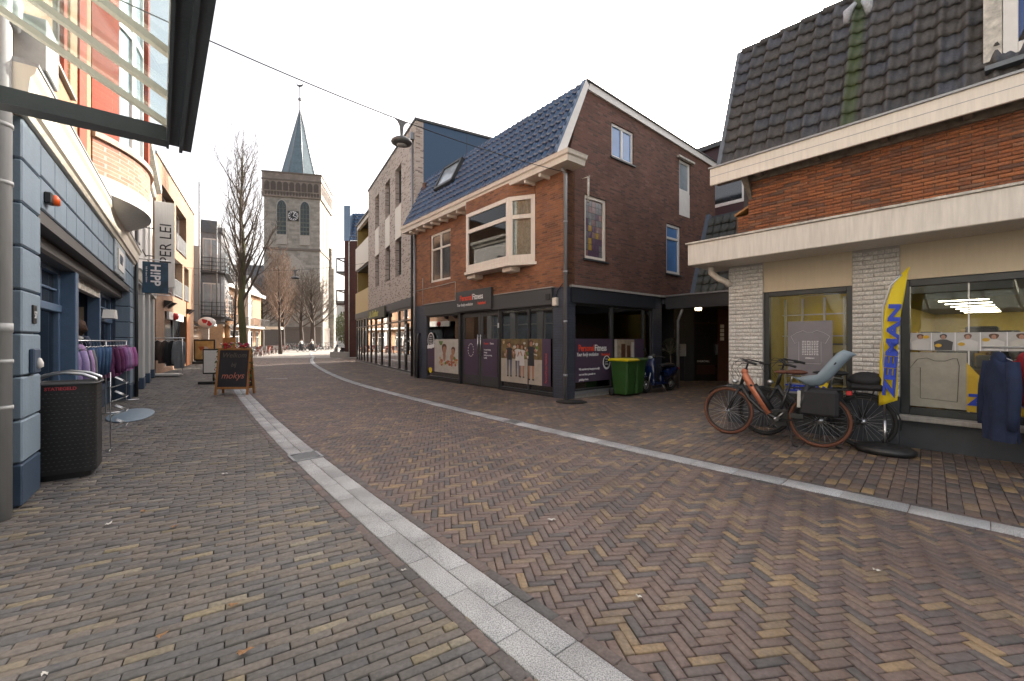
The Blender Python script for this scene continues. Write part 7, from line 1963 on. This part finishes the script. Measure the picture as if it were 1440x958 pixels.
# rack with dark coats further down on the left
RK = empty('clothes_rack', (-15.0, 18.4, 0), ang(-.3, .95)+PI/2*0+1.9, 'white footed rack with dark coats in front of the pale shop', 'clothes rack')
RK.rotation_euler = (0, 0, .35)
g = G(); g.tube([(-.75, 0, 1.66), (.75, 0, 1.66)], .018, 8); g.tube([(-.65, 0, .1), (-.65, 0, 1.66)], .018, 8); g.tube([(.65, 0, .1), (.65, 0, 1.66)], .018, 8); g.build('frame', steel, RK)
g = G(); g.cbox(-.75, .6, -.25, .25, .04, .12, .01); g.build('foot', white, RK)
rk = [('dark_green', (.035, .05, .035), 'dark green sweater at the left end of the white footed rack'), ('charcoal', (.03, .03, .032), 'charcoal coat second on the white footed rack'), ('brown_check', (.07, .05, .04), 'brownish checked coat in the middle of the white footed rack'), ('near_black', (.015, .015, .017), 'black coat right of the checked one on the white footed rack'), ('grey_check', (.16, .17, .18), 'long pale grey coat at the right end of the white footed rack')]
for i, (n_, c, lb) in enumerate(rk):
    x = -.5+i*.26
    garment('hanging_coat', (-15.0+x*math.cos(.35), 18.4+x*math.sin(.35), 1.62), .35+.45+.12*i, .75+.12*i, .46, gmat(n_, c), lb, 'coat', 'coats on the white footed rack', 'jacket', 60+i)
# navy jackets at the right edge
def ZW(x, y, z=0): return (4.15+.636*x+.771*y, 8.17-.771*x+.636*y, z)
RZ = empty('clothes_rail', ZW(4.6, -.78), XZ, 'steel clothes rail with children jackets at the right edge before the shop window', 'clothes rail')
g = G(); g.tube([(-1.3, 0, 1.47), (1.5, 0, 1.47)], .014, 8); g.tube([(-.3, .35, 0.02), (-.3, .1, 1.47)], .013, 8); g.tube([(-.3, .1, 1.47), (-.3, 0, 1.47)], .013, 8); g.tube([(1.4, 0, 0.02), (1.4, 0, 1.47)], .013, 8); g.build('rail', steel, RZ)
navy = gmat('navy_padded', (.014, .025, .065), .3, 7); redc = gmat('wine_red', (.28, .015, .025), .2, 7)
jl = [(3.45, navy, 'navy padded jacket at the left end of the rail by the right shop window'), (3.66, redc, 'wine red jacket between the navy ones on the right rail'), (3.9, navy, 'navy padded jacket directly right of the wine red one'), (4.15, navy, 'navy padded jacket, second after the wine red one'), (4.4, navy, 'navy padded jacket at the far right edge of the picture')]
for i, (x, m, lb) in enumerate(jl):
    p = ZW(x, -.78, 1.43); L_ = (1.06, .6, 1.1, 1.05, 1.0)[i]
    o = garment('hanging_jacket', p, XZ+PI/2+.55+.1*i, L_*.93, .44, m, lb, 'jacket', 'jackets on the right hand rail', 'hooded', 80+i, th=.075, flare=.15)
    if i in (0, 2, 3):
        g = G(); g.T = Matrix.Translation((.1, -.10, -L_*.93-.02)) @ Matrix.Rotation(PI/2, 4, 'X'); g.lathe([(0, -.004), (.028, -.004), (.028, .004), (0, .004)], n=14); g.T = None; g.build('yellow_tag', mat('pale_yellow_tag', (.6, .52, .15), .5) if i == 0 else MATS['pale_yellow_tag'], o)

# ---------------- boards on the pavement ----------------
def aboard(name, loc, rz, w, h, fm, bm, label, lean=.16, fw=.06, legs=.16):
    r = empty(name, loc, rz, label, 'sign board')
    for s_ in (1, -1):
        T = Matrix.Translation((0, 0, h)) @ Matrix.Rotation(s_*lean, 4, 'X') @ Matrix.Translation((0, 0, -h))
        g = G(); g.T = T
        for a, b_, c, d in ((-w/2, -w/2+fw, 0, h), (w/2-fw, w/2, 0, h), (-w/2+fw, w/2-fw, legs, legs+fw), (-w/2+fw, w/2-fw, h-fw, h)): g.cbox(a, b_, -.02, .02, c, d, .005)
        f = g.build('frame', fm, r); g = G(); g.T = T; g.box(-w/2+fw, w/2-fw, -.008, .008, legs+fw, h-fw); g.build('panel', bm, f)
    r['T'] = 0
    del r['T']
    return r
chalk = mat('chalkboard', (.035, .036, .042), .7, var=.35, vs=2.2, bump=.02)
AB = aboard('chalkboard_sign', (-7.95, 12.25, 0), math.radians(4), .92, 1.33, wood_o, chalk, 'wooden framed chalkboard with pink lettering and flowers on top on the left pavement', lean=-.14)
# front face leans towards the viewer at its foot
def onboard(x, z, d=.0):
    T = Matrix.Translation((0, 0, 1.33)) @ Matrix.Rotation(-.14, 4, 'X') @ Matrix.Translation((0, 0, -1.33)); return T @ Vector((x, -.012-d, z))
ck_g = mat('grey_chalk', (.16, .15, .12), .9, bump=0); ck_p = mat('pink_chalk', (.55, .22, .16), .9, bump=0)
for s_, sz, z_, m_ in (('Welkom', .2, 1.06, ck_g), ('bij', .16, .80, ck_g), ('mokys', .25, .46, ck_p)):
    p = onboard(0, z_, .003); text(s_, sz, m_, AB, p, (PI/2-.14, 0, 0), align='CENTER', shear=.25, sx=.95)
random.seed(21)
fl = [mat('red_petals', (.55, .02, .03), .6, var=.2), mat('magenta_petals', (.5, .03, .2), .6, var=.2), mat('white_petals', (.6, .55, .5), .6), mat('garland_leaf', (.05, .11, .03), .7, var=.3)]
g = G()
for i in range(190):
    if i < 90: x = random.uniform(-.36, .40); z = 1.35+random.uniform(-.05, .10)+.05*(1-abs(x)*2); y = random.uniform(-.08, .08)
    else:
        s_ = random.choice((-1, 1)); z = random.uniform(.25, 1.33); v = onboard(0, z); x = s_*(.46+random.uniform(-.02, .05)); y = v.y+random.uniform(-.05, .05)
    g.cur = 3 if random.random() < (.45 if i < 90 else .85) else random.choice((0, 0, 1, 2))
    c = Vector((x, y, z))
    if g.cur == 3:
        d = Vector((random.gauss(0, 1), random.gauss(0, .6), random.gauss(0, 1))).normalized(); e = d.orthogonal().normalized()*.014; d *= .04
        g.add([c-d, c+e, c+d, c-e], [(0, 1, 2, 3)])
    else: g.ball(c, random.uniform(.018, .034) if i < 90 else .016, 7, 5, .2)
tag(g.build('flower_garland', fl), 'garland of red and pink flowers draped over the chalkboard', 'flowers')
o = bpy.data.objects['flower_garland']; o.location = AB.location; o.rotation_euler = AB.rotation_euler
WBd = empty('poster_stand', (-10.7, 15.3, 0), .1, 'white poster stand with black foot half hidden behind the chalkboard', 'sign board')
g = G(); g.cbox(-.35, .35, -.03, .03, .35, 1.25, .005); pb = g.build('frame', black, WBd); g = G(); g.box(-.31, .31, -.035, -.03, .4, 1.2); g.build('poster', white, pb); g = G(); g.cbox(-.4, .4, -.25, .25, 0, .1, .02); g.tube([(0, 0, .1), (0, 0, .4)], .03, 8); g.build('foot', black, WBd)
LP = empty('poster_stand', (-20.6, 28.6, 0), .25, 'black framed stand with a yellowish food poster further down the left pavement', 'sign board')
g = G(); g.cbox(-.62, .62, -.04, .04, .2, 1.62, .01); fr_ = g.build('frame', black, LP)
g = G(); rect(g, -.54, .54, .3, 1.52, -.045); pz = g.build('poster', mat('food_poster', (.55, .38, .15), .6, var=.45, vs=2.2, bump=0), fr_)
g = G(); g.cur = 0; blob(g, -.05, 1.0, .3, .16, -.047, 14, 1, .25); g.cur = 1; blob(g, .1, 1.05, .14, .09, -.048, 12, 2, .3); g.build('food_picture', [pm['food'], pm['white']], pz)
g = G(); g.cbox(-.7, .7, -.3, .3, 0, .14, .03); g.cbox(-.5, .5, -.05, .05, .14, .2, .01); g.build('foot', anthra2, LP)
MN = empty('menu_board', (-20.2, 30.5, 0), .3, 'orange brown wooden menu board by the shop before the mossy tree', 'sign board')
g = G(); g.cbox(-.4, .4, -.03, .03, .8, 1.75, .01); g.build('panel', wood_o, MN); g = G(); g.tube([(-.3, 0, 0), (-.3, 0, .8)], .03, 6); g.tube([(.3, 0, 0), (.3, 0, .8)], .03, 6); g.build('legs', wood_d, MN)
def flowerbox(x, y, lb, s=1.0, z=0):
    r = empty('flower_pot', (x, y, z), 0, lb, 'flower pot', 'flower pots on the terrace')
    g = G(); g.lathe([(.18, 0), (.26, .35), (.28, .4), (0, .38)], n=14); g.build('pot', concrete, r)
    g = G()
    for i in range(140):
        a = random.uniform(0, 2*PI); rr_ = random.random()**.5*.4; c = Vector((rr_*math.cos(a), rr_*math.sin(a), .42+random.uniform(0, .4)*(1-rr_)*1.5))
        g.cur = 3 if random.random() < .7 else random.choice((0, 1, 2)); d = Vector((random.gauss(0, 1), random.gauss(0, 1), random.gauss(0, 1))).normalized()*.07; e = d.orthogonal()*.5
        g.add([c-d, c+e, c+d, c-e], [(0, 1, 2, 3)])
    g.build('plant', fl, r)
for x, y, lb in ((-24.6, 38.5, 'leafy flower pot left of the first terrace table'), (-27.2, 43.2, 'red flowered pot behind the first terrace table'), (-29.6, 49.3, 'flower pot at the foot of the second brick house'), (-22.4, 33.6, 'flower pot under the balcony bay of the grey building')): flowerbox(x, y, lb)

# ---------------- terrace ----------------
tm_ = mat('table_top_pale', (.5, .48, .44), .5); cg = mat('grey_chair', (.3, .3, .3), .6); cr = mat('reddish_wood_chair', (.2, .07, .05), .6)
def table(m):
    r = empty('terrace_table', (0, 0, 0), 0)
    g = G(); g.cbox(-.75, .75, -.4, .4, .71, .76, .01); g.build('table_top', m, r)
    for sx in (-1, 1):
        g = G(); g.tube([(sx*.55, -.3, 0), (sx*.6, 0, .71)], .03, 6); g.tube([(sx*.55, .3, 0), (sx*.6, 0, .71)], .03, 6); g.build('leg', anthra, r)
    return r
def chair(m):
    r = empty('terrace_chair', (0, 0, 0), 0)
    g = G(); g.cbox(-.24, .24, -.24, .24, .43, .47, .01); g.build('seat', m, r)
    g = G(); g.ext([(-.24, -.22, .5), (.24, -.22, .5), (.24, -.32, .9), (-.24, -.32, .9)], (0, -.03, 0)); g.build('backrest', m, r)
    g = G(); g.tube([(-.26, .22, 0), (-.26, .2, .66), (-.26, -.24, .68)], .02, 6); g.tube([(.26, .22, 0), (.26, .2, .66), (.26, -.24, .68)], .02, 6); g.build('armrests', m, r)
    for sx in (-1, 1):
        for sy in (-1, 1):
            g = G(); g.tube([(sx*.22, sy*.22, 0), (sx*.21, sy*.2, .44)], .018, 6); g.build('leg', m, r)
    return r
tp = [table(tm_), table(mat('table_top_red', (.2, .05, .04), .5))]; cp = [chair(cg), chair(cr)]; ut = [0, 0]; uc = [0, 0]
ords = ['nearest', 'second', 'third', 'fourth', 'fifth', 'farthest']
for i, (x, y) in enumerate(((-25.3, 40.2), (-26.4, 43.5), (-28.0, 47.2), (-29.2, 50.6), (-30.6, 54.2), (-32.2, 58.2))):
    k = i % 2; t_ = tp[k] if not ut[k] else copy_tree(tp[k]); ut[k] = 1
    t_.location = (x, y, 0); t_.rotation_euler.z = .3+.1*i
    tag(t_, ('pale topped', 'dark red')[k]+' terrace table, '+ords[i]+' one along the brick houses', 'table', 'terrace tables along the brick houses')
    for j, (dx, dy, a) in enumerate(((-.4, -.75, 0), (.45, -.75, 0), (-.4, .75, PI), (.45, .75, PI), (1.2, 0, PI/2))):
        c_ = cp[k] if not uc[k] else copy_tree(cp[k]); uc[k] = 1
        ca, sa = math.cos(.3+.1*i), math.sin(.3+.1*i)
        c_.location = (x+dx*ca-dy*sa, y+dx*sa+dy*ca, 0); c_.rotation_euler.z = a+.3+.1*i+random.uniform(-.15, .15)
        tag(c_, ('grey', 'reddish')[k]+' chair '+('at the front left', 'at the front right', 'at the back left', 'at the back right', 'at the right end')[j]+' of the '+ords[i]+' terrace table', 'chair', 'terrace chairs along the brick houses')
# parked bicycles before the church: one model, copied
B0 = bicycle('bicycle', (0, 0, 0), 0, 'x', blackmetal, rubber, detail=False)
nb_ = 13
for i in range(nb_):
    o = B0 if i == 0 else copy_tree(B0)
    o.location = (-37.8+i*.72, 69.5-i*.16, 0); o.rotation_euler = (random.uniform(-.08, .08), 0, 1.35+random.uniform(-.25, .25)+(PI if i % 3 == 0 else 0))
    tag(o, 'parked bicycle, %s from the left in the row at the church foot' % ['first', 'second', 'third', 'fourth', 'fifth', 'sixth', 'seventh', 'eighth', 'ninth', 'tenth', 'eleventh', 'twelfth', 'last'][i], 'bicycle', 'bicycles parked in front of the church')
g = G()
for q in range(26): g.tube([(-39.5+q*.42, 71.2-q*.08, 0), (-39.5+q*.42, 71.2-q*.08, 1.25)], .02, 4)
g.tube([(-39.5, 71.2, 1.2), (-29, 69.2, 1.2)], .025, 4); g.tube([(-39.5, 71.2, .2), (-29, 69.2, .2)], .025, 4)
tag(g.build('church_railing', anthra), 'thin dark iron railing at the foot of the church tower', 'fence')

# ---------------- lamps on cables ----------------
def sag(a, b, s, n=24):
    a = Vector(a); b = Vector(b); return [a.lerp(b, i/n)-Vector((0, 0, s*4*(i/n)*(1-i/n))) for i in range(n+1)]
def lamp(loc, rz, label):
    r = empty('street_lamp', loc, rz, label, 'street lamp', 'lamps hung on cables over the street'); r.scale = (.74, .74, .9)
    g = G(); g.lathe([(0, -.50), (.16, -.52), (.25, -.485), (.265, -.46), (.25, -.43), (.17, -.38), (.07, -.355), (.03, -.33), (0, -.33)], n=32); g.build('lamp_shade', mat('lamp_grey', (.10, .105, .11), .4) if 'lamp_grey' not in MATS else MATS['lamp_grey'], r)
    g = G(); g.lathe([(0, -.535), (.12, -.532), (.13, -.515), (0, -.515)], n=24); g.build('lens', MATS.get('lamp_lens') or mat('lamp_lens', (.45, .47, .48), .3), r)
    g = G(); g.xz([(-.20, .0), (.20, .0), (.11, -.04), (.055, -.12), (.03, -.33), (-.03, -.33), (-.055, -.12), (-.11, -.04)], -.012, .012); g.build('bracket', MATS['lamp_grey'], r)
    return r
ca_, cb_ = (1.42, 11.05, 5.9), (-5.6, 5.1, 6.05)
pc = sag(ca_, cb_, .26)
g = G(); g.tube(pc, .009, 5); tag(g.build('cable', black), 'thin black cable spanning the street from the corner house to the left', 'cable')
pl_ = Vector((-2.27, 8.0, 5.52)); d_ = min(pc, key=lambda q: (q-pl_).length)
i_ = pc.index(d_); dv = (pc[i_+1]-pc[i_-1]).normalized()
L1 = lamp(d_, math.atan2(-dv.y, -dv.x), 'large grey street lamp hanging from the near cable in front of the blue wall')
g = G(); g.ring((-.30, 0, -.07), .055, .004, 'y', 20, 4); g.ring((-.42, 0, -.05), .055, .004, 'y', 20, 4); g.build('cable_loops', black, L1)
ca2, cb2 = (-9.2, 27.4, 6.55), (-19.0, 24.4, 5.75)
pc = sag(ca2, cb2, .35); g = G(); g.tube(pc, .01, 5); tag(g.build('cable', black), 'thin black cable further down the street between the balcony building and the left side', 'cable')
L2 = lamp((-13.4, 26.1-.0, 5.85), math.atan2(3.0, 9.8), 'smaller looking street lamp hanging in front of the church tower')
d_ = min(pc, key=lambda q: abs(q.x+13.4)); L2.location = d_; L2.scale = (.95, .95, 1.1)
